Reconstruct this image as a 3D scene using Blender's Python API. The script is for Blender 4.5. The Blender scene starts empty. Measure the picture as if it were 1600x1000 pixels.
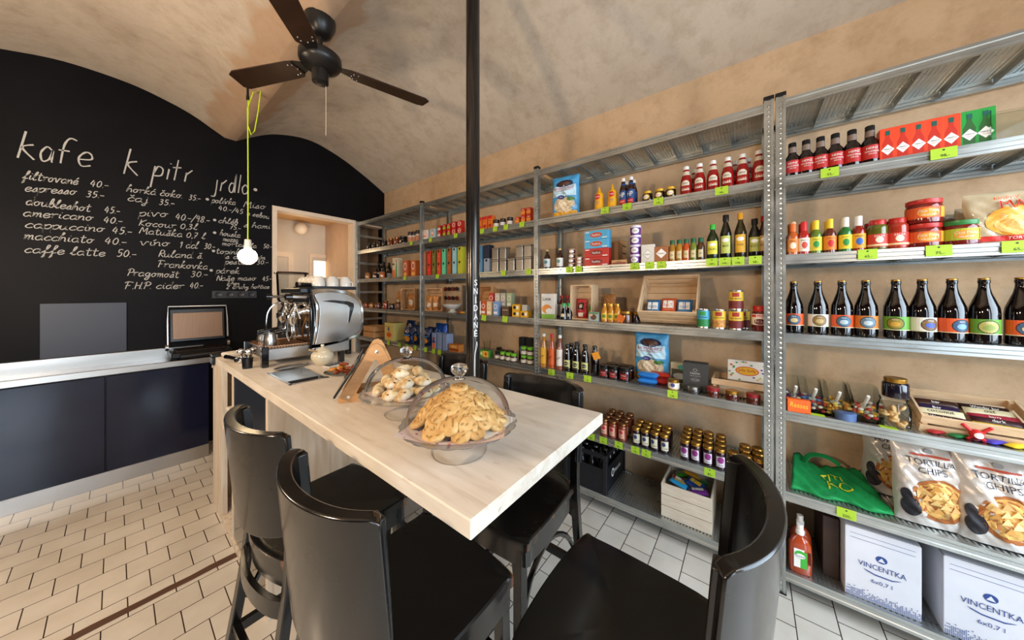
import bpy, math, random
from mathutils import Vector, Matrix
random.seed(7)
S = bpy.context.scene
COL = S.collection
PI = math.pi
# ---------------- camera ----------------
F = 480.0; CXP = 800.0; HY = 458.0; CH = 1.5
TH = math.atan2(620, F)
FX, FY = math.sin(TH), math.cos(TH)
cam = bpy.data.cameras.new('camera'); camo = bpy.data.objects.new('camera', cam); COL.objects.link(camo)
cam.sensor_width = 36; cam.lens = F/1600*36; cam.shift_y = -(500-HY)/1600; cam.clip_start = .03
camo.location = (0, 0, CH); camo.rotation_euler = (PI/2, 0, -TH)
S.camera = camo
# ---------------- colour management, sky, daylight ----------------
S.view_settings.view_transform = 'Standard'; S.view_settings.look = 'None'
S.view_settings.gamma = 1; S.view_settings.use_curve_mapping = False
S.view_settings.exposure = 0.27
S.cycles.transparent_max_bounces = 24
w = bpy.data.worlds.new('world'); S.world = w; w.use_nodes = True
nt = w.node_tree
bg = nt.nodes['Background']
bg.inputs[0].default_value = (.72, .85, 1, 1); bg.inputs[1].default_value = 2.0

def lamp(name, kind, loc, power, color, size=.1, size_y=None, rot=None):
    l = bpy.data.lights.new(name, kind); l.energy = power; l.color = color
    if kind == 'AREA':
        l.shape = 'RECTANGLE'; l.size = size; l.size_y = size_y or size
    else:
        l.shadow_soft_size = size
    o = bpy.data.objects.new(name, l); COL.objects.link(o); o.location = loc
    if rot: o.rotation_euler = rot
    return o
DAY = (.70, .85, 1)
# daylight through the shop window and the glazed door in the front wall (behind the camera)
lamp('window_daylight', 'AREA', (1.15, -1.95, 1.62), 78, DAY, 1.7, 2.0, (PI/2-.5, 0, 0))
lamp('door_daylight', 'AREA', (-1.25, -2.0, 1.25), 60, DAY, 1.0, 2.2, (PI/2-.4, 0, 0))
lamp('slit_daylight', 'AREA', (-.34, -2.42, 1.4), 1.6, DAY, .07, .9, (PI/2, 0, 0))
WARM = (1, .70, .42)
# the other bare bulbs of the shop, hanging behind and left of the camera
for x, y, e in ((.3, -.9, 9), (-1.0, 1.0, 74), (-1.0, 2.6, 60)):
    lamp('bulb_light', 'POINT', (x, y, 1.85), e, (1, .76, .53), .08)

# ---------------- helpers ----------------
def lin(c):
    return tuple((x/12.92 if x <= .04045 else ((x+.055)/1.055)**2.4) for x in c)
def hexc(h):
    return lin(tuple(int(h[i:i+2], 16)/255 for i in (0, 2, 4)))
MATS = {}
def M(name, col=None, rough=.5, metal=0, trans=0, emis=None, estr=0, spec=.5, noise=0, nscale=8, bump=0, bscale=60, coat=0, ior=1.45):
    if name in MATS: return MATS[name]
    m = bpy.data.materials.new(name); m.use_nodes = True
    n = m.node_tree; b = n.nodes['Principled BSDF']
    if isinstance(col, str): col = hexc(col)
    b.inputs['Base Color'].default_value = (*col, 1)
    b.inputs['Roughness'].default_value = rough; b.inputs['Metallic'].default_value = metal
    b.inputs['Transmission Weight'].default_value = trans; b.inputs['IOR'].default_value = ior
    b.inputs['Specular IOR Level'].default_value = spec; b.inputs['Coat Weight'].default_value = coat
    if emis:
        b.inputs['Emission Color'].default_value = (*emis, 1); b.inputs['Emission Strength'].default_value = estr
    if noise or bump:
        tc = n.nodes.new('ShaderNodeTexCoord')
    if noise:
        t = n.nodes.new('ShaderNodeTexNoise'); t.inputs['Scale'].default_value = nscale; t.inputs['Detail'].default_value = 5
        n.links.new(tc.outputs['Object'], t.inputs['Vector'])
        r = n.nodes.new('ShaderNodeValToRGB')
        r.color_ramp.elements[0].position = .3; r.color_ramp.elements[1].position = .7
        r.color_ramp.elements[0].color = (*[c*(1-noise) for c in col], 1)
        r.color_ramp.elements[1].color = (*[min(1, c*(1+noise)) for c in col], 1)
        n.links.new(t.outputs[0], r.inputs[0]); n.links.new(r.outputs[0], b.inputs['Base Color'])
    if bump:
        t2 = n.nodes.new('ShaderNodeTexNoise'); t2.inputs['Scale'].default_value = bscale; t2.inputs['Detail'].default_value = 4
        n.links.new(tc.outputs['Object'], t2.inputs['Vector'])
        bp = n.nodes.new('ShaderNodeBump'); bp.inputs['Strength'].default_value = bump; bp.inputs['Distance'].default_value = .01
        n.links.new(t2.outputs[0], bp.inputs['Height']); n.links.new(bp.outputs[0], b.inputs['Normal'])
    MATS[name] = m
    return m
def C(h, rough=.45):            # plain printed / plastic colour
    return M('print_%s_%d' % (h, int(rough*100)), h, rough)
def thin_glass(name, tint, gl=.12, rough=0.02, edge_light=0):
    if name in MATS: return MATS[name]
    m = bpy.data.materials.new(name); m.use_nodes = True; n = m.node_tree
    for x in list(n.nodes): n.nodes.remove(x)
    out = n.nodes.new('ShaderNodeOutputMaterial'); mix = n.nodes.new('ShaderNodeMixShader')
    tr = n.nodes.new('ShaderNodeBsdfTransparent'); tr.inputs[0].default_value = (*tint, 1)
    g = n.nodes.new('ShaderNodeBsdfGlossy'); g.inputs['Roughness'].default_value = rough
    lw = n.nodes.new('ShaderNodeLayerWeight'); lw.inputs[0].default_value = gl
    n.links.new(lw.outputs['Fresnel'], mix.inputs[0]); n.links.new(tr.outputs[0], mix.inputs[1])
    if edge_light:                    # diffuse white that paints light into the dark glass edges
        d = n.nodes.new('ShaderNodeBsdfDiffuse'); d.inputs[0].default_value = (.85, .88, .87, 1); m2 = n.nodes.new('ShaderNodeMixShader'); m2.inputs[0].default_value = edge_light
        n.links.new(g.outputs[0], m2.inputs[1]); n.links.new(d.outputs[0], m2.inputs[2]); n.links.new(m2.outputs[0], mix.inputs[2])
    else: n.links.new(g.outputs[0], mix.inputs[2])
    n.links.new(mix.outputs[0], out.inputs[0]); MATS[name] = m
    return m
class N:                        # tiny node-graph helper
    def __init__(s, name, rough=.5, metal=0):
        s.m = bpy.data.materials.new(name); s.m.use_nodes = True; s.t = s.m.node_tree; s.b = s.t.nodes['Principled BSDF']
        s.b.inputs['Roughness'].default_value = rough; s.b.inputs['Metallic'].default_value = metal
        MATS[name] = s.m
    def new(s, k, **kw):
        x = s.t.nodes.new('ShaderNode'+k)
        for a, v in kw.items():
            if a.startswith('i_'): x.inputs[a[2:].replace('_', ' ')].default_value = v
            else: setattr(x, a, v)
        return x
    def ln(s, a, b): s.t.links.new(a, b)
    def ramp(s, src, stops):
        r = s.new('ValToRGB'); e = r.color_ramp.elements
        while len(e) < len(stops): e.new(.5)
        for i, (p, c) in enumerate(stops):
            e[i].position = p; e[i].color = (*(hexc(c) if isinstance(c, str) else c), 1)
        s.ln(src, r.inputs[0]); return r.outputs[0]
    def mix(s, f, a, b, blend='MIX'):
        x = s.new('MixRGB', blend_type=blend)
        if isinstance(f, (int, float)): x.inputs[0].default_value = f
        else: s.ln(f, x.inputs[0])
        for i, v in ((1, a), (2, b)):
            if isinstance(v, str): x.inputs[i].default_value = (*hexc(v), 1)
            elif isinstance(v, tuple): x.inputs[i].default_value = (*v, 1)
            else: s.ln(v, x.inputs[i])
        return x.outputs[0]
    def bump(s, h, st=.3, d=.01):
        b = s.new('Bump', i_Strength=st, i_Distance=d); s.ln(h, b.inputs['Height']); s.ln(b.outputs[0], s.b.inputs['Normal'])

class MB:                       # mesh builder
    def __init__(s): s.v = []; s.f = []; s.mi = []; s.m = []; s.cur = 0
    def mat(s, m):
        if m not in s.m: s.m.append(m)
        s.cur = s.m.index(m); return s
    def add(s, vs, fs, T=None):
        o = len(s.v)
        for v in vs:
            v = Vector(v)
            s.v.append(T @ v if T is not None else v)
        for f in fs: s.f.append([i+o for i in f]); s.mi.append(s.cur)
        return s
    def box(s, x0, x1, y0, y1, z0, z1, T=None):
        vs = [(x, y, z) for x in (x0, x1) for y in (y0, y1) for z in (z0, z1)]
        return s.add(vs, [(0, 1, 3, 2), (4, 6, 7, 5), (0, 4, 5, 1), (2, 3, 7, 6), (0, 2, 6, 4), (1, 5, 7, 3)], T)
    def cbox(s, c, sz, T=None):
        return s.box(c[0]-sz[0]/2, c[0]+sz[0]/2, c[1]-sz[1]/2, c[1]+sz[1]/2, c[2]-sz[2]/2, c[2]+sz[2]/2, T)
    def rbox(s, x0, x1, y0, y1, z0, z1, r=.005, T=None):   # box with chamfered edges
        r = min(r, (x1-x0)*.45, (y1-y0)*.45, (z1-z0)*.45); lay = []
        for z, k in ((z0, r), (z0+r, 0), (z1-r, 0), (z1, r)):
            q = r if k == 0 else r+0
            a, b, c, d = x0+k, x1-k, y0+k, y1-k
            e = r*.6
            lay.append([(a+e, c, z), (b-e, c, z), (b, c+e, z), (b, d-e, z), (b-e, d, z), (a+e, d, z), (a, d-e, z), (a, c+e, z)])
        vs = [p for l in lay for p in l]; fs = [tuple(range(7, -1, -1)), tuple(range(24, 32))]
        for k in range(3):
            for i in range(8): fs.append((k*8+i, k*8+(i+1) % 8, k*8+8+(i+1) % 8, k*8+8+i))
        return s.add(vs, fs, T)
    def lathe(s, prof, c=(0, 0, 0), n=20, T=None, ang=(0, 2*PI), cap=True):
        full = abs(ang[1]-ang[0]-2*PI) < 1e-6
        k = n if full else n+1
        vs = []; fs = []
        for r, z in prof:
            for i in range(k):
                a = ang[0]+(ang[1]-ang[0])*i/n
                vs.append((c[0]+r*math.sin(a), c[1]-r*math.cos(a), c[2]+z))
        for j in range(len(prof)-1):
            for i in range(n):
                i2 = (i+1) % k
                fs.append((j*k+i, j*k+i2, (j+1)*k+i2, (j+1)*k+i))
        if cap and full:
            if prof[0][0] > 1e-5: fs.append(tuple(range(k-1, -1, -1)))
            if prof[-1][0] > 1e-5: fs.append(tuple((len(prof)-1)*k+i for i in range(k)))
        return s.add(vs, fs, T)
    def cyl(s, p0, p1, r0, r1=None, n=12):
        r1 = r0 if r1 is None else r1
        p0 = Vector(p0); p1 = Vector(p1); d = p1-p0
        T = Matrix.Translation(p0) @ d.to_track_quat('Z', 'Y').to_matrix().to_4x4()
        return s.lathe([(r0, 0), (r1, d.length)], n=n, T=T)
    def tube(s, pts, r, n=8, closed=False, flat=None):
        pts = [Vector(p) for p in pts]; N_ = len(pts); vs = []; fs = []
        up = None
        for i, p in enumerate(pts):
            if closed: t = pts[(i+1) % N_]-pts[i-1]
            else: t = pts[min(i+1, N_-1)]-pts[max(i-1, 0)]
            t.normalize()
            if up is None:
                up = Vector((0, 0, 1)) if abs(t.z) < .9 else Vector((0, 1, 0))
            a = t.cross(up)
            if a.length < 1e-4: a = t.cross(Vector((1, 0, 0)))
            a.normalize(); b = a.cross(t); b.normalize(); up = b
            rr = r[i] if isinstance(r, (list, tuple)) else r
            ra, rb = (rr, rr) if flat is None else (flat[0], flat[1])
            for j in range(n):
                an = 2*PI*(j+.5)/n
                if flat is not None and n == 4:
                    vs.append(p+a*ra*(1 if math.cos(an) > 0 else -1)+b*rb*(1 if math.sin(an) > 0 else -1))
                else: vs.append(p+a*ra*math.cos(an)+b*rb*math.sin(an))
        m = N_ if closed else N_-1
        for i in range(m):
            for j in range(n):
                i2 = (i+1) % N_
                fs.append((i*n+j, i*n+(j+1) % n, i2*n+(j+1) % n, i2*n+j))
        if not closed:
            fs.append(tuple(range(n-1, -1, -1))); fs.append(tuple((N_-1)*n+j for j in range(n)))
        return s.add(vs, fs)
    def prism(s, poly, a0, a1, axis='y', T=None):     # poly in the other two axes
        n = len(poly); vs = []
        for a in (a0, a1):
            for p, q in poly:
                vs.append({'y': (p, a, q), 'x': (a, p, q), 'z': (p, q, a)}[axis])
        fs = [tuple(range(n-1, -1, -1)), tuple(range(n, 2*n))]
        for i in range(n): fs.append((i, (i+1) % n, n+(i+1) % n, n+i))
        return s.add(vs, fs, T)
    def sphere(s, c, r, sz=(1, 1, 1), n=12, m=8, T=None):
        vs = [(c[0], c[1], c[2]-r*sz[2])]; fs = []
        for j in range(1, m):
            ph = -PI/2+PI*j/m
            for i in range(n):
                a = 2*PI*i/n
                vs.append((c[0]+r*sz[0]*math.cos(ph)*math.cos(a), c[1]+r*sz[1]*math.cos(ph)*math.sin(a), c[2]+r*sz[2]*math.sin(ph)))
        vs.append((c[0], c[1], c[2]+r*sz[2]))
        for i in range(n):
            fs.append((0, 1+(i+1) % n, 1+i)); fs.append((len(vs)-1, 1+(m-2)*n+i, 1+(m-2)*n+(i+1) % n))
        for j in range(m-2):
            for i in range(n): fs.append((1+j*n+i, 1+j*n+(i+1) % n, 1+(j+1)*n+(i+1) % n, 1+(j+1)*n+i))
        return s.add(vs, fs, T)
    def grid(s, fn, nu, nv):
        vs = [fn(i/nu, j/nv) for j in range(nv+1) for i in range(nu+1)]
        fs = [(j*(nu+1)+i, j*(nu+1)+i+1, (j+1)*(nu+1)+i+1, (j+1)*(nu+1)+i) for j in range(nv) for i in range(nu)]
        return s.add(vs, fs)
    def build(s, name, m=None, parent=None, smooth=False, bevel=0, sub=0, solid=0):
        me = bpy.data.meshes.new(name); me.from_pydata([tuple(v) for v in s.v], [], s.f)
        ms = s.m if s.m else [m]
        for x in ms: me.materials.append(x)
        if len(ms) > 1: me.polygons.foreach_set('material_index', s.mi)
        if smooth: me.polygons.foreach_set('use_smooth', [True]*len(me.polygons))
        me.update()
        o = bpy.data.objects.new(name, me); COL.objects.link(o)
        if smooth == 'auto':
            try: me.set_sharp_from_angle(angle=math.radians(38))
            except Exception: pass
        if parent: o.parent = parent
        if solid:
            d = o.modifiers.new('s', 'SOLIDIFY'); d.thickness = solid; d.offset = 0
        if bevel:
            d = o.modifiers.new('b', 'BEVEL'); d.width = bevel; d.segments = 2; d.limit_method = 'ANGLE'; d.harden_normals = False
        if sub:
            d = o.modifiers.new('u', 'SUBSURF'); d.levels = sub; d.render_levels = sub
        return o
A = 'auto'
def empty(name, label=None, cat=None, group=None, loc=(0, 0, 0), rz=0):
    o = bpy.data.objects.new(name, None); COL.objects.link(o); o.location = loc; o.rotation_euler = (0, 0, rz)
    o.empty_display_size = .05
    return tag(o, label, cat, group)
def tag(o, label=None, cat=None, group=None, kind=None):
    if label: o['label'] = label
    if cat: o['category'] = cat
    if group: o['group'] = group
    if kind: o['kind'] = kind
    return o
KIDS = {}
def copy_tree(o, parent=None):
    c = o.copy(); COL.objects.link(c)
    if parent: c.parent = parent
    for ch in list(o.children): copy_tree(ch, c)
    return c
def struct(mb, name, m=None, **k):
    o = mb.build(name, m, **k); o['kind'] = 'structure'; return o
# --- pixel column on the photograph -> position along the shelves at depth X
def sy(u, X): return X/math.tan(TH+math.atan((u-CXP)/F))
def ctr(i, n, end='left'):
    if n == 1: return 'only'
    if i == 0: return 'leftmost'
    if i == n-1: return 'rightmost'
    W = ['', 'second', 'third', 'fourth', 'fifth', 'sixth', 'seventh', 'eighth', 'ninth', 'tenth']
    if i <= (n-1)/2: return W[i]+' from left'
    return W[n-1-i]+' from right'
# --- text
TXT = {}
def text_geo(s_):
    if s_ in TXT: return TXT[s_]
    cu = bpy.data.curves.new('t', 'FONT'); cu.body = s_; cu.size = 1; cu.resolution_u = 2
    ob = bpy.data.objects.new('t', cu); COL.objects.link(ob)
    dg = bpy.context.evaluated_depsgraph_get(); me = bpy.data.meshes.new_from_object(ob.evaluated_get(dg))
    vs = [v.co.copy() for v in me.vertices]; fs = [tuple(p.vertices) for p in me.polygons]
    bpy.data.objects.remove(ob); bpy.data.curves.remove(cu); bpy.data.meshes.remove(me)
    if not vs: TXT[s_] = ([], [], 1, 1); return TXT[s_]
    x0 = min(v.x for v in vs); x1 = max(v.x for v in vs); y0 = min(v.y for v in vs); y1 = max(v.y for v in vs)
    vs = [((v.x-(x0+x1)/2), (v.y-(y0+y1)/2)) for v in vs]
    TXT[s_] = (vs, fs, x1-x0, y1-y0); return TXT[s_]
# decal shapes in label space (x right, z up) mapped on a surface by mp(x, z, eps)
def decal(name, shapes, mp, parent=None, seg=6, base=.0006, step=.0003):
    mb = MB()
    for k, sh in enumerate(shapes):
        e = base+step*min(k, 14 if seg > 16 else 7) if len(shapes) > 1 else base
        kd = sh[0]
        if kd == 'r':
            _, x0, z0, x1, z1, m = sh; mb.mat(m)
            mb.grid(lambda a, b: mp(x0+(x1-x0)*a, z0+(z1-z0)*b, e), seg, max(1, seg//2))
        elif kd == 'e':
            _, cx, cz, rx, rz, m = sh; mb.mat(m); n = 18; vs = [mp(cx, cz, e)]; fs = []
            R_ = 6 if seg > 16 else 2
            for ring in range(1, R_+1):
                for i in range(n): vs.append(mp(cx+rx*ring/R_*math.cos(2*PI*i/n), cz+rz*ring/R_*math.sin(2*PI*i/n), e))
            for i in range(n):
                j = (i+1) % n; fs.append((0, 1+i, 1+j))
                for q in range(R_-1): fs.append((1+q*n+i, 1+(q+1)*n+i, 1+(q+1)*n+j, 1+q*n+j))
            mb.add(vs, fs)
        elif kd == 'p':
            _, pts, m = sh; mb.mat(m); mb.add([mp(x, z, e) for x, z in pts], [tuple(range(len(pts)))])
        elif kd == 't':
            _, s_, cx, cz, h, m = sh[:6]; mw = sh[6] if len(sh) > 6 else None; rot = sh[7] if len(sh) > 7 else 0
            vs, fs, tw, thh = text_geo(s_)
            if not vs: continue
            sz = h/thh; sx = sz
            if mw and tw*sz > mw: sx = mw/tw
            ca, sa = math.cos(rot), math.sin(rot); mb.mat(m)
            mb.add([mp(cx+(x*sx)*ca-(z*sz)*sa, cz+(x*sx)*sa+(z*sz)*ca, e+.0004) for x, z in vs], fs)
    return mb.build(name, None, parent)
def flat(d):  return lambda x, z, e: (x, -d-e, z)
def cylm(r):  return lambda x, z, e: ((r+e)*math.sin(x/r), -(r+e)*math.cos(x/r), z)
# item placement on the shelf wall
SX = 2.04                       # front plane of the shelving
LV = [2.47, 2.08, 1.69, 1.30, .915, .515, .118]
def put(o, u, lv, dx=.05, rot=0, dz=0, z=None):
    X = SX+dx
    yy_ = sy(u, X)
    o.location = (X, min(yy_, 4.2), (LV[lv] if z is None else z)+dz+.0006); o.rotation_euler = (0, 0, -PI/2+rot); return o
def row(proto, us, lv, lab, cat, group, dx=.05, rot=.12, dz=0, first=True):
    out = []
    for i, u in enumerate(us):
        o = proto if (i == 0 and first) else copy_tree(proto)
        d = dx[i] if isinstance(dx, (list, tuple)) else dx
        put(o, u, lv, d, random.uniform(-rot, rot), dz)
        tag(o, lab.replace('@', ctr(i, len(us))), cat, group if len(us) > 1 else None); out.append(o)
    return out
# ================= the room =================
YB = 4.33; XW = 2.47; YF = -2.5; XL = -2.3
def catmull(pts, k=6):
    out = []
    for i in range(len(pts)-1):
        p0 = pts[max(i-1, 0)]; p1 = pts[i]; p2 = pts[i+1]; p3 = pts[min(i+2, len(pts)-1)]
        for j in range(k):
            t = j/k
            out.append(tuple(.5*((2*b)+(-a+c)*t+(2*a-5*b+4*c-d)*t*t+(-a+3*b-3*c+d)*t**3) for a, b, c, d in zip(p0, p1, p2, p3)))
    out.append(tuple(pts[-1])); return out
vA = [(-2.5, 3.3), (-1.9, 3.36), (-1.3, 3.24), (-1.0, 3.11)]
vB = [(-1.0, 3.11), (-.75, 3.21), (-.515, 3.285), (-.25, 3.35), (.069, 3.352), (.3, 3.305), (.462, 3.25), (.6, 3.175), (.70, 3.12)]
vC = [(.79, 3.12), (.9, 3.20), (1.08, 3.31), (1.254, 3.37), (1.43, 3.40), (1.60, 3.385), (1.85, 3.31), (2.083, 3.205), (2.3, 3.09), (2.47, 2.99)]
VAULT = catmull(vA)+catmull(vB)[1:]+catmull(vC)
def vh(x):
    for (a, b), (c, d) in zip(VAULT, VAULT[1:]):
        if a <= x <= c: return b+(d-b)*(x-a)/max(c-a, 1e-6)
    return 3.0

# floor tiles
n = N('floor_tiles', .15)
geo = n.new('NewGeometry'); mp = n.new('Mapping'); mp.inputs['Location'].default_value = (-.037, .0115, 0)
n.ln(geo.outputs['Position'], mp.inputs['Vector'])
br = n.new('TexBrick', offset=.5, squash=1.0); br.inputs['Scale'].default_value = 1
br.inputs['Brick Width'].default_value = .1525; br.inputs['Row Height'].default_value = .1525; br.inputs['Mortar Size'].default_value = .0022
br.inputs['Mortar Smooth'].default_value = .1; br.inputs['Bias'].default_value = 0
br.inputs['Color1'].default_value = (*hexc('d9d3c8'), 1); br.inputs['Color2'].default_value = (*hexc('d0c9bd'), 1); br.inputs['Mortar'].default_value = (*hexc('3a2c22'), 1)
n.ln(mp.outputs[0], br.inputs['Vector'])
ns = n.new('TexNoise', i_Scale=5.0, i_Detail=6.0); n.ln(geo.outputs['Position'], ns.inputs['Vector'])
dirt = n.ramp(ns.outputs[0], [(.3, 'e2dcd4'), (.7, 'ffffff')])
n.ln(n.mix(.6, br.outputs['Color'], dirt, 'MULTIPLY'), n.b.inputs['Base Color'])
inv = n.new('Math', operation='SUBTRACT'); inv.inputs[0].default_value = 1; n.ln(br.outputs['Fac'], inv.inputs[1]); n.bump(inv.outputs[0], .5, .003)
rr = n.ramp(ns.outputs[0], [(.3, (.13,)*3), (.7, (.24,)*3)]); n.ln(rr, n.b.inputs['Roughness'])
struct(MB().box(XL-.1, XW+.1, YF-.1, 6.0, -.1, 0), 'floor', n.m)
# worn brown joint strip across the floor
n = N('worn_strip', .6); ns = n.new('TexNoise', i_Scale=14.0, i_Detail=8.0); n.ln(n.ramp(ns.outputs[0], [(.3, '3b261c'), (.6, '5d4030'), (.8, '8a6a55')]), n.b.inputs['Base Color'])
strip = MB(); random.seed(3); pts = []
for i in range(61):
    x = XL+.05+i*(XW-XL-.1)/60
    pts.append((x, 2.306+random.uniform(-.002, .002), 2.350+random.uniform(-.003, .004)))
for a, b in zip(pts, pts[1:]):
    strip.add([(a[0], a[1], .0015), (b[0], b[1], .0015), (b[0], b[2], .0015), (a[0], a[2], .0015)], [(0, 1, 2, 3)])
struct(strip, 'trim_1', n.m)

# plaster
def plaster(name, base, dark, stain, band=False):
    n = N(name, .85)
    g = n.new('NewGeometry')
    n1 = n.new('TexNoise', i_Scale=1.1, i_Detail=9.0, i_Roughness=.62); n.ln(g.outputs['Position'], n1.inputs['Vector'])
    n2 = n.new('TexNoise', i_Scale=9.0, i_Detail=8.0, i_Roughness=.7); n.ln(g.outputs['Position'], n2.inputs['Vector'])
    c1 = n.ramp(n1.outputs[0], [(.32, dark), (.5, base), (.72, stain)])
    c2 = n.ramp(n2.outputs[0], [(.25, 'd9cfc4'), (.55, 'ffffff'), (.85, 'ece4da')])
    c = n.mix(.75, c1, c2, 'MULTIPLY')
    if band:                   # exposed brown plaster along the groin between the two vaults
        sep = n.new('SeparateXYZ'); n.ln(g.outputs['Position'], sep.inputs[0])
        a = n.new('Math', operation='SUBTRACT'); n.ln(sep.outputs[0], a.inputs[0]); a.inputs[1].default_value = .74
        b = n.new('Math', operation='ABSOLUTE'); n.ln(a.outputs[0], b.inputs[0])
        n3 = n.new('TexNoise', i_Scale=4.5, i_Detail=7.0); n.ln(g.outputs['Position'], n3.inputs['Vector'])
        d = n.new('Math', operation='MULTIPLY_ADD'); n.ln(n3.outputs[0], d.inputs[0]); d.inputs[1].default_value = -.34; n.ln(b.outputs[0], d.inputs[2])
        f = n.ramp(d.outputs[0], [(0, (.65,)*3), (.05, (0, 0, 0))])
        c = n.mix(f, c, 'b08a66')
    n.ln(c, n.b.inputs['Base Color']); n.bump(n2.outputs[0], .35, .008)
    return n.m
PL = plaster('ceiling_plaster', 'c9bba9', 'b9a998', 'd2c4b4', True)
CHB_ = M('dark_wall_paint', '2a2729', .6)
PW = plaster('wall_plaster', 'd6b692', 'c4a480', 'dfc29e')
CHB = N('chalkboard_paint', .55)
g = CHB.new('NewGeometry'); q = CHB.new('TexNoise', i_Scale=2.2, i_Detail=6.0); CHB.ln(g.outputs['Position'], q.inputs['Vector'])
CHB.ln(CHB.ramp(q.outputs[0], [(.35, '09080a'), (.7, '100f11')]), CHB.b.inputs['Base Color']); CHB.b.inputs['Specular IOR Level'].default_value = .12
CHB = CHB.m
WHITE_WALL = M('white_wall', 'd9cdbb', .8, noise=.04, nscale=3)

mb = MB()
nv = len(VAULT)
vs = [(x, y, z) for y in (YF-.05, YB+.02) for x, z in VAULT]+[(x, y, 3.7) for y in (YF-.05, YB+.02) for x in (VAULT[0][0], VAULT[-1][0])]
mb.add(vs, [(i+1, i, nv+i, nv+i+1) for i in range(nv-1)]+[(2*nv, 2*nv+1, 2*nv+3, 2*nv+2)])
struct(mb, 'ceiling', PL, smooth='auto')
struct(MB().box(XW, XW+.12, YF-.1, YB+.14, 0, 3.1), 'wall_right', PW)
struct(MB().box(XL-.12, XL, YF-.1, YB+.14, 0, 3.4), 'wall_left', CHB_)
# back wall, chalkboard black, with the wide framed opening on the right
DX0, DX1, DH = 1.10, 2.44, 2.505
mb = MB()
def wpoly(x0, x1, z0):
    xs = [x0]+[x for x, _ in VAULT if x0 < x < x1]+[x1]
    return [(x0, z0), (x1, z0)]+[(x, vh(x)+.01) for x in reversed(xs)]
mb.prism(wpoly(XL, DX0, 0), YB, YB+.12); mb.prism(wpoly(DX0, DX1, DH), YB, YB+.12)
mb.box(DX1, XW, YB, YB+.12, 0, 3.0)
wb = struct(mb, 'wall_back', CHB)
# front wall with shop window and glazed door opening
mb = MB()
for a, b, z0, z1 in ((XL, -1.8, 0, 3.6), (-1.8, -.7, 2.45, 3.6), (-.7, -.38, 0, 3.6), (-.38, -.30, 0, .9), (-.38, -.30, 1.9, 3.6), (-.30, .25, 0, 3.6), (.25, 2.1, 0, .5), (.25, 2.1, 2.6, 3.6), (2.1, XW, 0, 3.6)):
    mb.box(a, b, YF-.12, YF, z0, z1)
struct(mb, 'wall_front', PW)
FR = M('window_paint', '2b2a28', .4)
wn = empty('window_1'); wn['kind'] = 'structure'; wn.location = (1.175, YF-.06, .5)
mb = MB()
for a, b, c, d in ((-.925, -.865, 0, 2.1), (.865, .925, 0, 2.1), (-.03, .03, 0, 2.1), (-.865, -.03, 0, .06), (.03, .865, 0, .06), (-.865, -.03, 2.04, 2.1), (.03, .865, 2.04, 2.1)): mb.box(a, b, -.03, .03, c, d)
mb.build('window_frame', FR, wn)
GL = thin_glass('pane_glass', (.95, .97, .97), .1)
MB().box(-.86, .86, -.004, .004, .06, 2.04).build('pane', GL, wn)
w2 = MB().box(-.38, -.30, YF-.064, YF-.056, .9, 1.9).build('window_2', GL); w2['kind'] = 'structure'
dr = empty('door_1'); dr['kind'] = 'structure'; dr.location = (-1.25, YF-.06, 0)
mb = MB()
for a, b, c, d in ((-.55, -.45, 0, 2.45), (.45, .55, 0, 2.45), (-.45, .45, 0, .25), (-.45, .45, 2.35, 2.45)): mb.box(a, b, -.03, .03, c, d)
mb.build('door_frame', FR, dr)
MB().box(-.45, .45, -.004, .004, .25, 2.35).build('pane', GL, dr)
struct(MB().box(-6, 6, -9, YF-.12, -.12, -.02), 'pavement', M('paving', '9a968e', .9, noise=.1))

# framed opening: frame members, panelled jamb, corridor beyond
WF = M('limewashed_frame', 'e6d3bb', .5, noise=.05, nscale=12)
mb = MB(); mb.box(DX0, DX0+.045, YB-.012, YB+.14, 0, DH); mb.box(DX0+.045, DX1, YB-.012, YB+.14, DH-.045, DH)
struct(mb, 'trim_2', WF)
struct(MB().box(2.005, 2.05, YB-.012, YB+.14, 0, DH-.045), 'trim_3', WF)
struct(MB().box(2.03, 2.06, YB+.14, 5.3, 0, 2.56), 'wall_corridor_right', M('corridor_panel', 'cbae94', .6, noise=.05))
struct(MB().box(2.06, XW+.1, YB+.5, YB+.53, 0, 2.56), 'wall_niche_back', M('niche_panel', 'a98766', .7))
struct(MB().box(XW, XW+.1, YB+.12, YB+.53, 0, 2.56), 'wall_niche_right', M('niche_panel', 'a98766', .7))
struct(MB().box(.1, 2.1, 5.3, 5.4, 0, 2.6), 'wall_corridor_back', WHITE_WALL)
struct(MB().box(.1, .2, YB+.12, 5.3, 0, 2.6), 'wall_corridor_left', WHITE_WALL)
struct(MB().box(.1, XW+.1, YB+.12, 5.4, 2.56, 2.62), 'ceiling_corridor', M('corridor_ceiling', 'd2a873', .5))
WD = M('white_door_paint', 'cfc4b4', .45)
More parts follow.
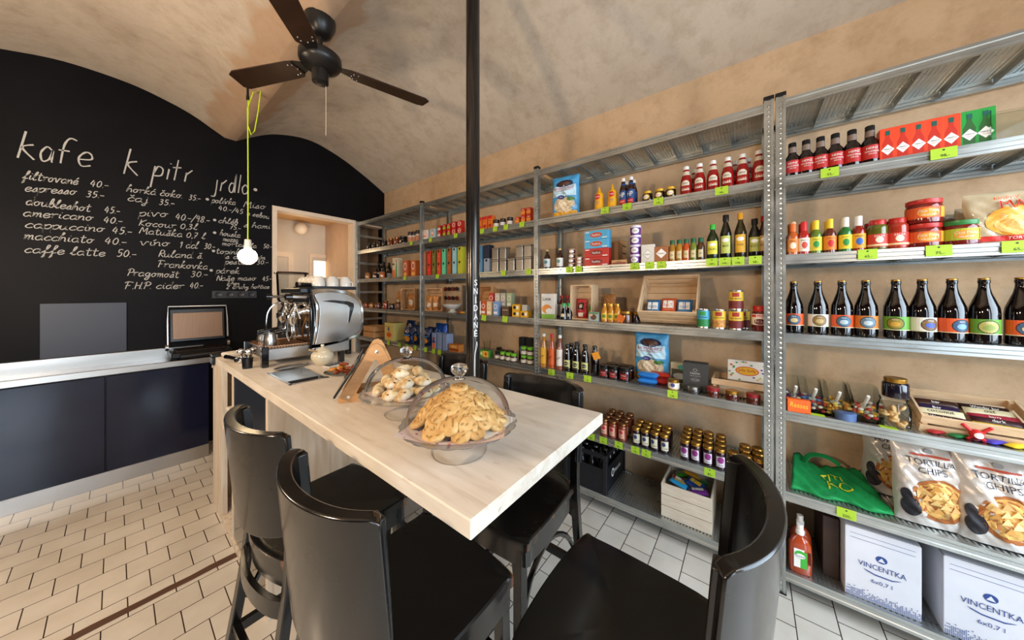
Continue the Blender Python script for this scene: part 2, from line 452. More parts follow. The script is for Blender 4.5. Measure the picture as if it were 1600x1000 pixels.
def cdoor(nm, x0, x1, top, lit):
    d = empty(nm, loc=((x0+x1)/2, 5.3, 0)); d['kind'] = 'structure'; hw = (x1-x0)/2
    mb = MB(); mb.box(-hw, -hw+.07, -.03, 0, 0, top); mb.box(hw-.07, hw, -.03, 0, 0, top); mb.box(-hw+.07, hw-.07, -.03, 0, top-.07, top)
    mb.build('door_frame', WF, d)
    MB().rbox(-hw+.07, hw-.07, -.022, -.002, 0, top-.07, .004).build('door_leaf', WD, d)
    if lit:
        MB().rbox(-hw+.13, hw-.13, -.03, -.022, 1.05, top-.16, .004).build('glow_pane', M('glow_glass', 'fff0d0', .5, emis=(1, .80, .5), estr=2.6), d)
    else:
        MB().cyl((hw-.12, -.022, 1.05), (hw-.12, -.06, 1.05), .012).build('door_handle', M('steel', 'b9b6b0', .25, 1), d)
cdoor('door_2', .98, 1.60, 2.09, False)
dd = empty('door_3', loc=(1.80, 5.3, 0)); dd['kind'] = 'structure'
b = MB(); b.box(0, .035, -.03, 0, 0, 2.1); b.box(.035, .228, -.03, 0, 2.05, 2.1); b.build('door_frame', WF, dd)
b = MB(); b.box(.035, .228, -.02, -.002, 0, 1.2); b.box(.035, .06, -.02, -.002, 1.2, 2.05); b.box(.06, .228, -.02, -.002, 2.0, 2.05); b.build('door_leaf', WD, dd)
MB().box(.06, .228, -.012, -.004, 1.2, 2.0).build('glow_pane', M('glow_glass', 'fff0d0', .5, emis=(1, .80, .5), estr=1.4), dd)  # warm glow on the door, put into the pane as emission

# ================= corridor lamp =================
t = empty('wall_lamp', 'round frosted globe wall lamp above the corridor doors beyond the opening', 'lamp', loc=(1.66, 5.3, 2.44))
MB().cyl((0, 0, 0), (0, -.06, 0), .045, n=16).build('lamp_base', M('cream_plastic', 'd8cbb8', .5), t)
MB().sphere((0, -.13, 0), .085, n=20, m=12).build('globe', M('frosted_globe', 'f3e6d0', .35), t, smooth=True)
lamp('corridor_light', 'POINT', (1.5, 4.8, 2.1), 3.6, WARM, .08)

# ================= chalk writing on the back wall =================
G = {
'a':"8,9 5,10 2,8 1,4 3,0 6,1 8,5 8,9 8,2 10,0", 'b':"0,2 4,12 4,20 2,19 1,4 3,0 6,1 7,6 4,9 8,9", 'c':"8,8 5,10 2,7 1,3 4,0 8,2",
'd':"8,8 5,10 2,8 1,4 3,0 6,1 8,6 9,20 8,3 10,0", 'e':"1,4 5,5 8,8 5,10 2,8 1,4 3,0 6,0 9,3", 'f':"0,2 4,9 7,18 5,20 4,15 3,-4 2,-9 4,-6 4,1 8,3",
'g':"8,9 4,10 1,6 3,1 6,2 8,9 8,-4 5,-9 2,-6 10,2", 'h':"1,0 2,12 5,19 3,20 2,0 3,7 6,10 8,6 8,1 10,1", 'i':"2,10 2,2 5,1;3,14 3.3,14.8",
'j':"4,10 4,-5 2,-9 0,-6 6,1;4,14 4.3,14.8", 'k':"1,0 2,12 5,19 3,20 2,0;8,10 3,5 8,0 10,1", 'l':"0,2 5,15 5,20 3,17 2,3 4,0 7,2",
'm':"0,8 1,10 1,0 2,7 4,10 5,7 5,0 6,7 8,10 9,7 9,1 11,1", 'n':"0,8 1,10 1,0 2,6 5,10 7,7 7,1 9,1", 'o':"5,10 2,8 1,4 4,0 7,3 7,8 5,10 6,8 10,9",
'p':"1,10 1,-9 1,4 3,9 6,10 8,6 6,1 3,0 1,3", 'r':"0,8 2,10 2,0 2,6 5,10 8,9", 's':"0,1 5,10 6,4 4,0 1,1 8,1", 't':"3,18 3,3 5,0 8,2;0,12 7,13",
'u':"1,10 1,3 3,0 6,3 7,10 7,2 10,0", 'v':"0,9 1,10 4,0 7,10 10,9", 'y':"1,10 2,4 5,3 7,10 7,-4 4,-9 2,-6 10,1", 'z':"1,10 7,10 1,0 8,0",
'x':"1,10 7,0;7,10 1,0",
'K':"2,18 1,0;9,18 2,8 9,0", 'M':"0,0 2,18 6,6 10,18 11,0 13,1", 'R':"2,0 3,18 8,17 8,11 3,9 9,0", 'F':"3,0 4,17;0,16 4,19 11,17;2,9 8,9",
'P':"3,0 4,18 1,14 5,19 10,15 8,9 4,9", 'N':"1,0 2,18 8,0 9,18", 'H':"2,18 2,0;9,18 8,0;2,9 9,9",
'0':"4,16 1,11 1,4 4,0 7,4 7,11 4,16", '1':"1,12 4,16 4,0", '2':"1,13 4,16 7,12 1,0 8,0", '3':"1,15 5,16 6,12 3,9 7,6 5,0 1,1", '4':"4,16 1,6 8,6;6,12 6,0",
'5':"7,16 2,16 2,9 6,9 7,4 4,0 1,1", '7':"1,16 7,16 3,0;2,8 7,8", '8':"4,8 1,12 4,16 7,12 4,8 1,3 4,0 7,3 4,8", '9':"7,13 4,16 1,12 4,8 7,12 6,0",
'.':"1,0 1.6,.6", ',':"2,1 1,-3", '-':"1,6 8,6", '/':"1,-3 8,19", '*':"3,5 4,6 5,5 4,4 3,5", ' ':""}
ACC = {'á':('a', 'A'), 'é':('e', 'A'), 'í':('i', 'A'), 'ě':('e', 'V'), 'š':('s', 'V'), 'č':('c', 'V'), 'ř':('r', 'V'), 'ž':('z', 'V')}
PLAIN = {'k':"3,20 0,0;10,11 2,8 12,0", 'a':"9,9 5,11 1,6 3,0 8,2 10,9 10,1 11,0", 'f':"3,0 4,14 8,20 14,19;0,10 9,10", 'e':"1,5 11,6 10,10 5,11 0,6 3,0 11,1",
'p':"1,11 -1,-9;1,5 4,11 9,9 8,3 1,2", 'i':"3,10 2,0;4,15 4.3,15.6", 't':"4,20 2,0;-1,12 8,13", 'í':"3,9 2,0;3,7 9,12", 'j':"4,11 3,-5 -2,-6", 'd':"8,8 4,10 1,5 3,0 7,2 9,20 9,0", 'l':"3,20 2,0", 'o':"5,10 1,6 3,0 8,1 9,6 5,10"}
def glyph(ch, plain):
    if plain and ch in PLAIN: s_ = PLAIN[ch]; acc = None
    elif ch in ACC: s_ = G[ACC[ch][0]].split(';')[0]; acc = ACC[ch][1]
    else: s_ = G.get(ch, ''); acc = None
    st = [[tuple(map(float, p.split(','))) for p in q.split()] for q in s_.split(';') if q]
    wd = max([p[0] for q in st for p in q] or [6])
    if acc == 'A': st.append([(4, 13), (7, 17)])
    if acc == 'V': st.append([(2, 17), (4, 13.5), (6.5, 17)])
    return st, wd
def stroke(mb, pts, hw, place):
    if len(pts) > 2: pts = catmull(pts, 4)
    L_ = []; R_ = []
    for i, p in enumerate(pts):
        a = pts[max(i-1, 0)]; b = pts[min(i+1, len(pts)-1)]
        dx, dz = b[0]-a[0], b[1]-a[1]; d = math.hypot(dx, dz) or 1
        ww = hw*random.uniform(.75, 1.15)
        L_.append(place(p[0]-dz/d*ww, p[1]+dx/d*ww)); R_.append(place(p[0]+dz/d*ww, p[1]-dx/d*ww))
    vs = L_+R_; k = len(pts)
    mb.add(vs, [(i, k+i, k+i+1, i+1) for i in range(k-1)])
CHALK = M('chalk', 'b9b5ae', .95)
def wallpt(u, v):
    b = TH+math.atan((u-CXP)/F); X = YB*math.tan(b); z = FX*X+FY*YB
    return X, CH+(HY-v)*z/F
def chalk(s_, p0, p1, xh, plain=False, wdt=.0029, nm='chalk_writing'):
    """s_ between two base-line points of the photograph, x height xh in metres"""
    x0, z0 = wallpt(p0[0]/3.3333, 180+p0[1]/3.3333); x1, z1 = wallpt(p1[0]/3.3333, 180+p1[1]/3.3333)
    st = []; x = 0
    for ch in s_:
        g_, wd = glyph(ch, plain)
        for q in g_: st.append([(a+x, b) for a, b in q])
        x += wd+(0.4 if not plain else 3.2)+(2.5 if ch in '0123456789' else 0)
    L_ = x1-x0; k = L_/x; kz = xh/10; sl = .22 if not plain else .08
    mb = MB(); ang = (z1-z0)/L_
    for q in st:
        pp = [(x0+(a*k)+b*kz*sl, z0+b*kz+(a*k)*ang) for a, b in q]
        stroke(mb, pp, wdt, lambda X, Z: (X, YB-.0012, Z))
    return mb.build(nm, CHALK, wb)
chalk('kafe', (92, 222), (490, 272), .105, True, .0052, 'chalk_heading'); chalk('k', (645, 305), (735, 318), .115, True, .0052, 'chalk_heading')
chalk('pití', (795, 325), (1010, 352), .10, True, .0052, 'chalk_heading'); chalk('jídlo', (1110, 390), (1300, 412), .10, True, .0052, 'chalk_heading')
LINES = [
('filtrované', 115, 332, 405, 362, 32), ('40.-', 465, 370, 562, 380, 32), ('espresso', 125, 395, 395, 415, 32), ('35.-', 445, 425, 540, 432, 30),
('doubleshot', 130, 465, 470, 503, 32), ('45.-', 540, 507, 622, 514, 32), ('americano', 115, 525, 482, 550, 32), ('40.-', 535, 560, 635, 566, 32),
('cappuccino', 125, 585, 542, 608, 32), ('45.-', 580, 615, 684, 622, 34), ('macchiato', 122, 645, 487, 667, 32), ('40.-', 540, 670, 657, 676, 34),
('caffe latte', 122, 715, 547, 735, 32), ('50.-', 605, 735, 707, 740, 36),
('horká čoko.', 655, 397, 948, 432, 30), ('35.-', 980, 440, 1042, 446, 30), ('čaj', 660, 445, 770, 457, 32), ('35.-', 825, 465, 906, 472, 30),
('pivo', 720, 525, 872, 530, 34), ('40.-/98.-', 910, 543, 1090, 562, 36), ('Kocour 0,3l', 720, 575, 1027, 597, 30), ('Matuška 0,7 l', 725, 615, 1068, 645, 30),
('víno', 725, 677, 882, 682, 32), ('1 dcl', 930, 690, 1030, 695, 34), ('30.-', 1060, 695, 1118, 698, 32), ('Ruland. š.', 820, 737, 1055, 747, 32),
('Frankovka', 815, 790, 1082, 803, 32), ('Pragomošt', 655, 835, 930, 847, 32), ('30.-', 990, 842, 1080, 842, 32), ('F.H.P. cider', 640, 905, 957, 903, 32), ('40.-', 985, 903, 1054, 900, 34),
('polívka', 1100, 455, 1227, 468, 30), ('Miso', 1268, 478, 1382, 490, 34), ('40.-/45', 1135, 493, 1267, 515, 28), ('s sebou', 1285, 520, 1403, 541, 26),
('chléb', 1135, 560, 1238, 570, 28), ('s hami', 1268, 582, 1407, 592, 28), ('75.-', 1195, 592, 1252, 600, 28), ('houska', 1142, 625, 1252, 638, 28),
('mozza', 1160, 655, 1240, 662, 24), ('mortadela', 1155, 678, 1337, 692, 24), ('50.-', 1370, 692, 1416, 695, 28), ('topinka', 1122, 720, 1272, 727, 28),
('s domácím', 1172, 747, 1382, 753, 26), ('pestem', 1170, 775, 1302, 778, 28), ('30.-', 1335, 777, 1397, 775, 26), ('párek', 1122, 823, 1247, 825, 30),
('Naše maso', 1125, 862, 1332, 860, 28), ('45.-', 1365, 864, 1413, 862, 30), ('křen', 1180, 887, 1246, 886, 22), ('2 druhy hořčice', 1178, 904, 1402, 903, 22)]
for s_, a, b, c, d, xh in LINES: chalk(s_, (a, b), (c, d), xh*.00105)
mb = MB()
for u, v, r in ((1080, 438, .013), (1118, 546, .013), (1118, 612, .013), (1112, 707, .013), (1100, 808, .013), (1330, 388, .017)):
    x, z = wallpt(u/3.3333, 180+v/3.3333)
    mb.add([(x+r*math.cos(i*PI/5), YB-.0014, z+r*math.sin(i*PI/5)) for i in range(10)], [tuple(range(9, -1, -1))])
mb.build('chalk_bullets', CHALK, wb)
# grey board panel, socket strip
tag(MB().rbox(-.356, .062, YB-.016, YB-.002, .99, 1.42, .003).build('notice_board', M('slate_grey_board', '24232d', .38, noise=.12, nscale=3)), 'blank slate grey rectangular board on the black wall above the steel counter', 'board')
t = empty('socket_strip', 'dark wall socket strip below the chalk menu, beside the doorway', 'socket', loc=(.78, YB-.002, 1.485))
MB().rbox(-.18, .18, -.012, 0, -.04, .04, .003).build('plate', M('dark_plastic', '1d1b1c', .4), t)
for i in range(4):
    MB().lathe([(.028, 0), (.026, .004), (.018, .001)], T=Matrix.Translation((-.13+i*.087, -.012, 0)) @ Matrix.Rotation(PI/2, 4, 'X'), n=16).build('socket', M('dark_plastic2', '2c2929', .35), t, smooth=A)
# ================= back counter under the chalkboard =================
STEEL = M('brushed_steel', 'b5b2ad', .28, 1, bump=.02, bscale=90)
CHROME = M('chrome', 'd6d3ce', .07, 1)
BLK = M('black_plastic', '101012', .3)
NAVY = M('navy_lacquer', '0a1128', .14, noise=.15, nscale=5, bump=.05, bscale=6)
t = empty('kitchen_cabinet', 'navy blue lacquered base cabinet under the steel back counter', 'cabinet', loc=(-.8, YB, 0))
MB().box(-1.4, 1.33, -.36, -.01, .11, .86).build('body', M('cabinet_body', '16181d', .5), t)
for a, b in ((-1.4, -.655), (-.65, .003), (.008, .752), (.757, 1.33)):
    MB().rbox(a+.002, b-.002, -.385, -.36, .115, .855, .002).build('door', NAVY, t)
MB().box(-1.4, 1.33, -.375, -.05, 0, .11).build('plinth', STEEL, t)
t = empty('steel_countertop', 'stainless steel back counter with upstand and black glossy top', 'countertop', loc=(-.8, YB, .865))
MB().rbox(-1.4, 1.34, -.41, -.37, 0, .048, .003).build('front_edge', STEEL, t)
MB().box(-1.4, 1.34, -.37, -.03, .0, .03).build('top_surface', M('black_top', '141312', .12), t)
MB().rbox(-1.4, 1.34, -.03, -.002, 0, .125, .003).build('upstand', STEEL, t)

# contact grill, lid open
t = empty('contact_grill', 'open contact grill with ribbed plate and steel handle frame on back counter', 'grill', loc=(.50, 4.14, .897))
mb = MB(); mb.rbox(-.20, .20, -.14, .14, .02, .075, .01)
for sx in (-.17, .17):
    for y in (-.11, .11): mb.cyl((sx, y, 0), (sx, y, .02), .015)
mb.build('base', BLK, t)
mb = MB(); mb.rbox(-.17, .17, -.12, .10, .075, .085, .003)
for i in range(22): mb.box(-.165+i*.0153, -.158+i*.0153, -.115, .095, .085, .089)
mb.build('lower_plate', M('cast_iron', '2d2723', .5, .6), t)
mb = MB(); T = Matrix.Translation((0, .12, .14)) @ Matrix.Rotation(math.radians(-8), 4, 'X')
mb.rbox(-.19, .19, -.01, .03, 0, .315, .008, T); mb.build('lid', BLK, t)
mb = MB(); mb.rbox(-.172, .172, -.02, -.01, .025, .275, .003, T)
for i in range(24): mb.box(-.168+i*.0143, -.161+i*.0143, -.026, -.02, .03, .27, T)
mb.build('ribbed_plate', M('ribbed_iron', '8a6f5a', .42, .7), t)
mb = MB(); P_ = lambda x, y, z: T @ Vector((x, y, z))
mb.tube([P_(-.205, -.03, -.02), P_(-.205, -.035, .2), P_(-.2, -.03, .335), P_(.2, -.03, .335), P_(.205, -.035, .2), P_(.205, -.03, .02)], .009); mb.build('handle', STEEL, t, smooth=A)
mb = MB(); mb.cyl((-.15, -.2, .045), (.13, -.2, .045), .024, n=16); mb.box(-.12, -.09, -.19, -.13, .035, .06); mb.box(.07, .1, -.19, -.13, .035, .06); mb.build('front_grip', BLK, t, smooth=A)
for sx in (-.2, .2): MB().cyl((sx, .1, .10), (sx+.02*(1 if sx > 0 else -1), .1, .10), .03, n=16).build('hinge', STEEL, t, smooth=A)

# ================= the bar =================
n = N('whitewashed_pine', .42)
tc = n.new('TexCoord'); mp = n.new('Mapping'); mp.inputs['Scale'].default_value = (9, 1.2, 9); n.ln(tc.outputs['Object'], mp.inputs[0])
ns = n.new('TexNoise', i_Scale=3.0, i_Detail=8.0, i_Roughness=.6, i_Distortion=.6); n.ln(mp.outputs[0], ns.inputs['Vector'])
nn = n.new('TexNoise', i_Scale=3.2, i_Detail=3.0); n.ln(tc.outputs['Object'], nn.inputs['Vector'])
c = n.mix(.55, n.ramp(ns.outputs[0], [(.25, 'ccc0b0'), (.45, 'e0d8cc'), (.7, 'eae4da')]), n.ramp(nn.outputs[0], [(.3, 'ded2c4'), (.6, 'fffcf6')]), 'MULTIPLY')
mp2 = n.new('Mapping'); mp2.inputs['Scale'].default_value = (13, 5, 13); n.ln(tc.outputs['Object'], mp2.inputs[0])
kn = n.new('TexNoise', i_Scale=1.4, i_Detail=5.0); n.ln(mp2.outputs[0], kn.inputs['Vector'])
c = n.mix(n.ramp(kn.outputs[0], [(.69, (0, 0, 0)), (.76, (.45,)*3)]), c, '80694f')
n.ln(c, n.b.inputs['Base Color']); n.bump(ns.outputs[0], .12, .004); PINE = n.m
n = N('whitewashed_pine_upright', .5)
tc = n.new('TexCoord'); mp = n.new('Mapping'); mp.inputs['Scale'].default_value = (9, 9, .8); n.ln(tc.outputs['Object'], mp.inputs[0])
ns = n.new('TexNoise', i_Scale=3.0, i_Detail=8.0, i_Distortion=.5); n.ln(mp.outputs[0], ns.inputs['Vector'])
n.ln(n.ramp(ns.outputs[0], [(.3, 'c2ad94'), (.5, 'd9cab6'), (.75, 'e6dccd')]), n.b.inputs['Base Color']); PINEV = n.m
BX0, BX1, BY0, BY1, BZ = .43, 1.12, .436, 3.05, 1.05
t = empty('bar_worktop', 'long whitewashed pine bar top with two glass cake stands on it', 'worktop', loc=(BX0, BY0, BZ-.042))
W_, D_ = BX1-BX0, BY1-BY0
# cut-out for the recessed steel tray: four strips around it
hx0, hx1, hy0, hy1 = .09, .27, 1.34, 1.70
mb = MB(); mb.rbox(0, W_, 0, hy0, 0, .042, .003); mb.box(0, W_, hy1, D_, 0, .042); mb.box(0, hx0, hy0-.004, hy1, 0, .042); mb.box(hx1, W_, hy0-.004, hy1, 0, .042)
mb.build('top_board', PINE, t)
mb = MB().mat(STEEL)
for a, b, c_, d in ((hx0, hx1, hy0, hy0+.012), (hx0, hx1, hy1-.012, hy1), (hx0, hx0+.012, hy0, hy1), (hx1-.012, hx1, hy0, hy1)): mb.box(a, b, c_, d, .004, .044)
mb.box(hx0, hx1, hy0, hy1, .002, .006)
mb.build('recessed_tray', None, t)
mb = MB(); mb.cyl((hx0+.02, hy0+.1, .024), (hx1-.02, hy0+.1, .024), .014, n=12); mb.build('knock_bar', M('black_rubber', '1a1614', .5), t, smooth=A)
t = empty('bar_cabinet', 'whitewashed pine bar body with glossy dark fronts under the long top', 'cabinet', loc=(BX0, 1.76, 0))
TB = BZ-.0435
# local: x 0..W_, y 0..(3.03-1.76)
E1 = 3.045-1.76
def pan(nm, a, b, c_, d, e, f, m=PINEV): return MB().rbox(a, b, c_, d, e, f, .002).build(nm, m, t)
pan('end_panel', 0, W_, 0, .03, .05, TB)
pan('far_end_panel', 0, W_, E1-.03, E1, 0, TB)
pan('divider_panel', 0, W_-.05, .68, .71, .03, TB)
pan('back_panel', W_-.03, W_, .03, E1-.03, .03, TB, M('bar_back_black', '191718', .5))
pan('plinth', .0, W_, -.012, .02, 0, .05)
pan('bottom_panel', 0, W_-.03, .71, E1-.03, 0, .03)
pan('face_panel', 0, .03, 1.0, E1-.03, .03, TB)
pan('shelf', 0, W_-.05, .71, 1.0, .60, .625)
pan('floor_rail', -.005, .025, -.02, .71, 0, .035)
GF = M('glossy_dark_front', '14100e', .06, coat=.5)
pan('upper_door', .004, .024, .035, .675, .745, TB-.005, M('navy_matt', '111926', .45))
for a, b in ((.04, .375), (.38, .74)):
    d = pan('drawer_front', .004, .024, .035, .675, a, b, GF)
t = empty('plastic_tub', 'white lidded plastic tub with red stripe on the bar shelf niche', 'tub', loc=(BX0+.12, 1.76+.85, .6265))
MB().rbox(-.10, .10, -.09, .09, 0, .11, .012).build('tub_body', M('white_plastic', 'e6ddd0', .4), t)
MB().rbox(-.108, .108, -.098, .098, .11, .13, .006).build('lid', M('white_plastic', 'e6ddd0', .4), t)
MB().box(-.1015, -.1, -.06, .06, .04, .07).build('stripe', C('c8322a'), t)

# ================= pole =================
n = N('dark_pole_paint', .16, .75); n.b.inputs['Base Color'].default_value = (*hexc('35312e'), 1)
ns = n.new('TexNoise', i_Scale=25.0, i_Detail=6.0); n.ln(n.ramp(ns.outputs[0], [(.35, '2a2624'), (.7, '4a4642')]), n.b.inputs['Base Color']); n.bump(ns.outputs[0], .06, .003)
t = empty('pole', 'tall black steel pole with white chalk lettering standing behind the bar', 'pole', loc=(1.172, 1.172, 0))
MB().lathe([(.0365, 0), (.0365, vh(1.172)+.0)], n=40).build('shaft', n.m, t, smooth=A)
MB().lathe([(.06, 0), (.06, .006), (.037, .008)], n=32).build('foot_flange', n.m, t, smooth=A)
# lettering wraps on the pole, faces the bar end; angle measured from the -y side towards +x
def polem(a0): return lambda x, z, e: ((.0366+e)*math.sin(a0+x/.0365), -(.0366+e)*math.cos(a0+x/.0365), z)
a0 = math.radians(-45+24)
WHP = M('chalk_pen_white', 'e8e6e2', .8)
sh = []
for i, ch in enumerate('SNIDANE'):
    sh.append(('t', ch, 0, 1.555-i*.0445, .031, WHP, .021))
sh += [('p', [(-.002, 1.450-.002+.0), (.004, 1.456), (.005, 1.453), (-.001, 1.4455)], WHP), ('p', [(-.006, 1.310), (-.0045, 1.311), (0, 1.306), (.0045, 1.311), (.006, 1.310), (0, 1.303)], WHP)]
decal('lettering', sh, polem(a0), t, step=.0001)
mb = MB()
def pst(pts): stroke(mb, pts, .0011, lambda X, Z: polem(a0)(X, Z, .0006))
pst([(-.008, 1.05), (-.008, 1.13), (-.006, 1.18), (.0, 1.215), (.006, 1.245)]); pst([(.006, 1.245), (.009, 1.225), (.002, 1.205)]); pst([(-.004, 1.05), (-.004, 1.13), (-.003, 1.18), (.004, 1.21)])
mb.build('chalk_drawing', WHP, t)

# ================= ceiling fan =================
FANB = M('fan_black', '151312', .35); FANW = M('fan_blade_brown', '2c1a10', .32, noise=.3, nscale=14)
t = empty('ceiling_fan', 'black three-bladed ceiling fan hanging from the vault', 'fan', loc=(.747, 2.02, 2.87))
ch = vh(.747)-2.87
MB().lathe([(.03, ch-.10), (.055, ch-.085), (.08, ch-.03), (.082, ch+.005)], n=24).build('canopy', FANB, t, smooth=A)
MB().cyl((0, 0, .05), (0, 0, ch-.06), .013).build('down_rod', FANB, t, smooth=A)
MB().lathe([(.02, -.055), (.05, -.05), (.10, -.02), (.112, 0), (.112, .035), (.08, .06), (.02, .07)], n=32).build('motor_housing', FANB, t, smooth=A)
MB().lathe([(.03, -.125), (.043, -.118), (.045, -.06), (.045, -.04)], n=24).build('switch_housing', FANB, t, smooth=A)
mb = MB(); mb.tube([(.03, 0, -.11), (.031, .001, -.25), (.03, 0, -.42)], .0015, 6); mb.build('pull_cord', M('cord_cream', 'd9c8a8', .7), t)
for a in (114.5, -16, 229):
    T = Matrix.Rotation(math.radians(a), 4, 'Z') @ Matrix.Translation((0, 0, -.005)) @ Matrix.Rotation(math.radians(9), 4, 'X')
    pl = [(.155, -.045), (.17, -.058), (.20, -.06), (.62, -.068), (.65, -.045), (.64, .05), (.60, .066), (.20, .055), (.17, .045)]
    b = MB().prism(pl, -.004, .004, 'z', T).build('blade', FANW, t)
    mb = MB(); mb.prism([(.09, -.02), (.16, -.045), (.21, -.05), (.21, .05), (.16, .045), (.09, .02)], .004, .009, 'z', T); mb.build('blade_bracket', FANB, b)
    mb = MB()
    for x, y in ((.175, -.03), (.175, .03), (.2, -.035), (.2, .035), (.165, 0)): mb.sphere(tuple(T @ Vector((x, y, -.006))), .004, n=8, m=4)
    mb.build('screws', STEEL, b)

# ================= pendant bulb on lime cord =================
t = empty('pendant_lamp', 'bare glowing bulb on a knotted lime green cord before the chalk menu', 'lamp', loc=(.64, 3.13, 1.80))
top = vh(.64)-1.80
mb = MB(); mb.tube([(0, 0, .1), (.002, 0, .5), (0, .0, 1.0), (-.002, 0, top-.20), (.03, -.01, top-.06), (.075, -.02, top-.03), (.06, -.02, top-.2), (.04, -.01, top-.36), (.02, -.005, top-.40), (.0, 0, top-.33), (.004, 0, top-.1)], .0042, 8)
mb.build('cord', M('lime_cord', 'c8e02a', .6), t, smooth=A)
mb = MB(); mb.cyl((0, 0, top-.10), (0, 0, top-.01), .008); mb.cyl((0, 0, top-.13), (0, 0, top-.10), .011); mb.tube([(.06, -.02, top-.03), (.065, -.02, top+.02)], .004, 6); mb.build('ceiling_hook', BLK, t)
MB().lathe([(.012, .125), (.021, .12), (.023, .075), (.026, .06), (.022, .05)][::-1], n=20).build('socket', M('porcelain', 'e9e4da', .3), t, smooth=A)
prof = [(0.001, -.075), (.022, -.071), (.04, -.058), (.052, -.036), (.056, -.012), (.051, .014), (.037, .034), (.024, .048), (.021, .056)]
MB().lathe(prof, n=28).build('bulb', M('bulb_glow', 'fff1d0', .3, emis=(1, .76, .42), estr=9), t, smooth=True)
lamp('pendant_light', 'POINT', (.64, 3.13, 1.79-.0), 12, WARM, .06).visible_camera = True
# ================= bar chairs =================
def chair_paint():
    n = N('black_chair_paint', .24); n.b.inputs['Specular IOR Level'].default_value = .5; n.b.inputs['Coat Weight'].default_value = .2; n.b.inputs['Coat Roughness'].default_value = .12
    tc = n.new('TexCoord'); ns = n.new('TexNoise', i_Scale=9.0, i_Detail=8.0); n.ln(tc.outputs['Object'], ns.inputs['Vector'])
    g = n.new('NewGeometry')
    a = n.new('Math', operation='MULTIPLY_ADD'); n.ln(ns.outputs[0], a.inputs[0]); a.inputs[1].default_value = .26; n.ln(g.outputs['Pointiness'], a.inputs[2])
    f = n.ramp(a.outputs[0], [(.735, (0, 0, 0)), (.77, (.8,)*3)])
    n.ln(n.mix(f, '0b0a0a', '8a5a33'), n.b.inputs['Base Color'])
    n.ln(n.ramp(ns.outputs[0], [(.3, (.17,)*3), (.7, (.3,)*3)]), n.b.inputs['Roughness'])
    n.bump(ns.outputs[0], .05, .003)
    return n.m
CP = chair_paint()
SH = .705; BT = 1.10
def backcurve(t, r=.205, b=.075):       # t -1..1 plan curve of the back
    return (r*math.sin(t*1.12)/math.sin(1.12), -.175-b*(math.cos(t*1.12)-math.cos(1.12))/(1-math.cos(1.12)))
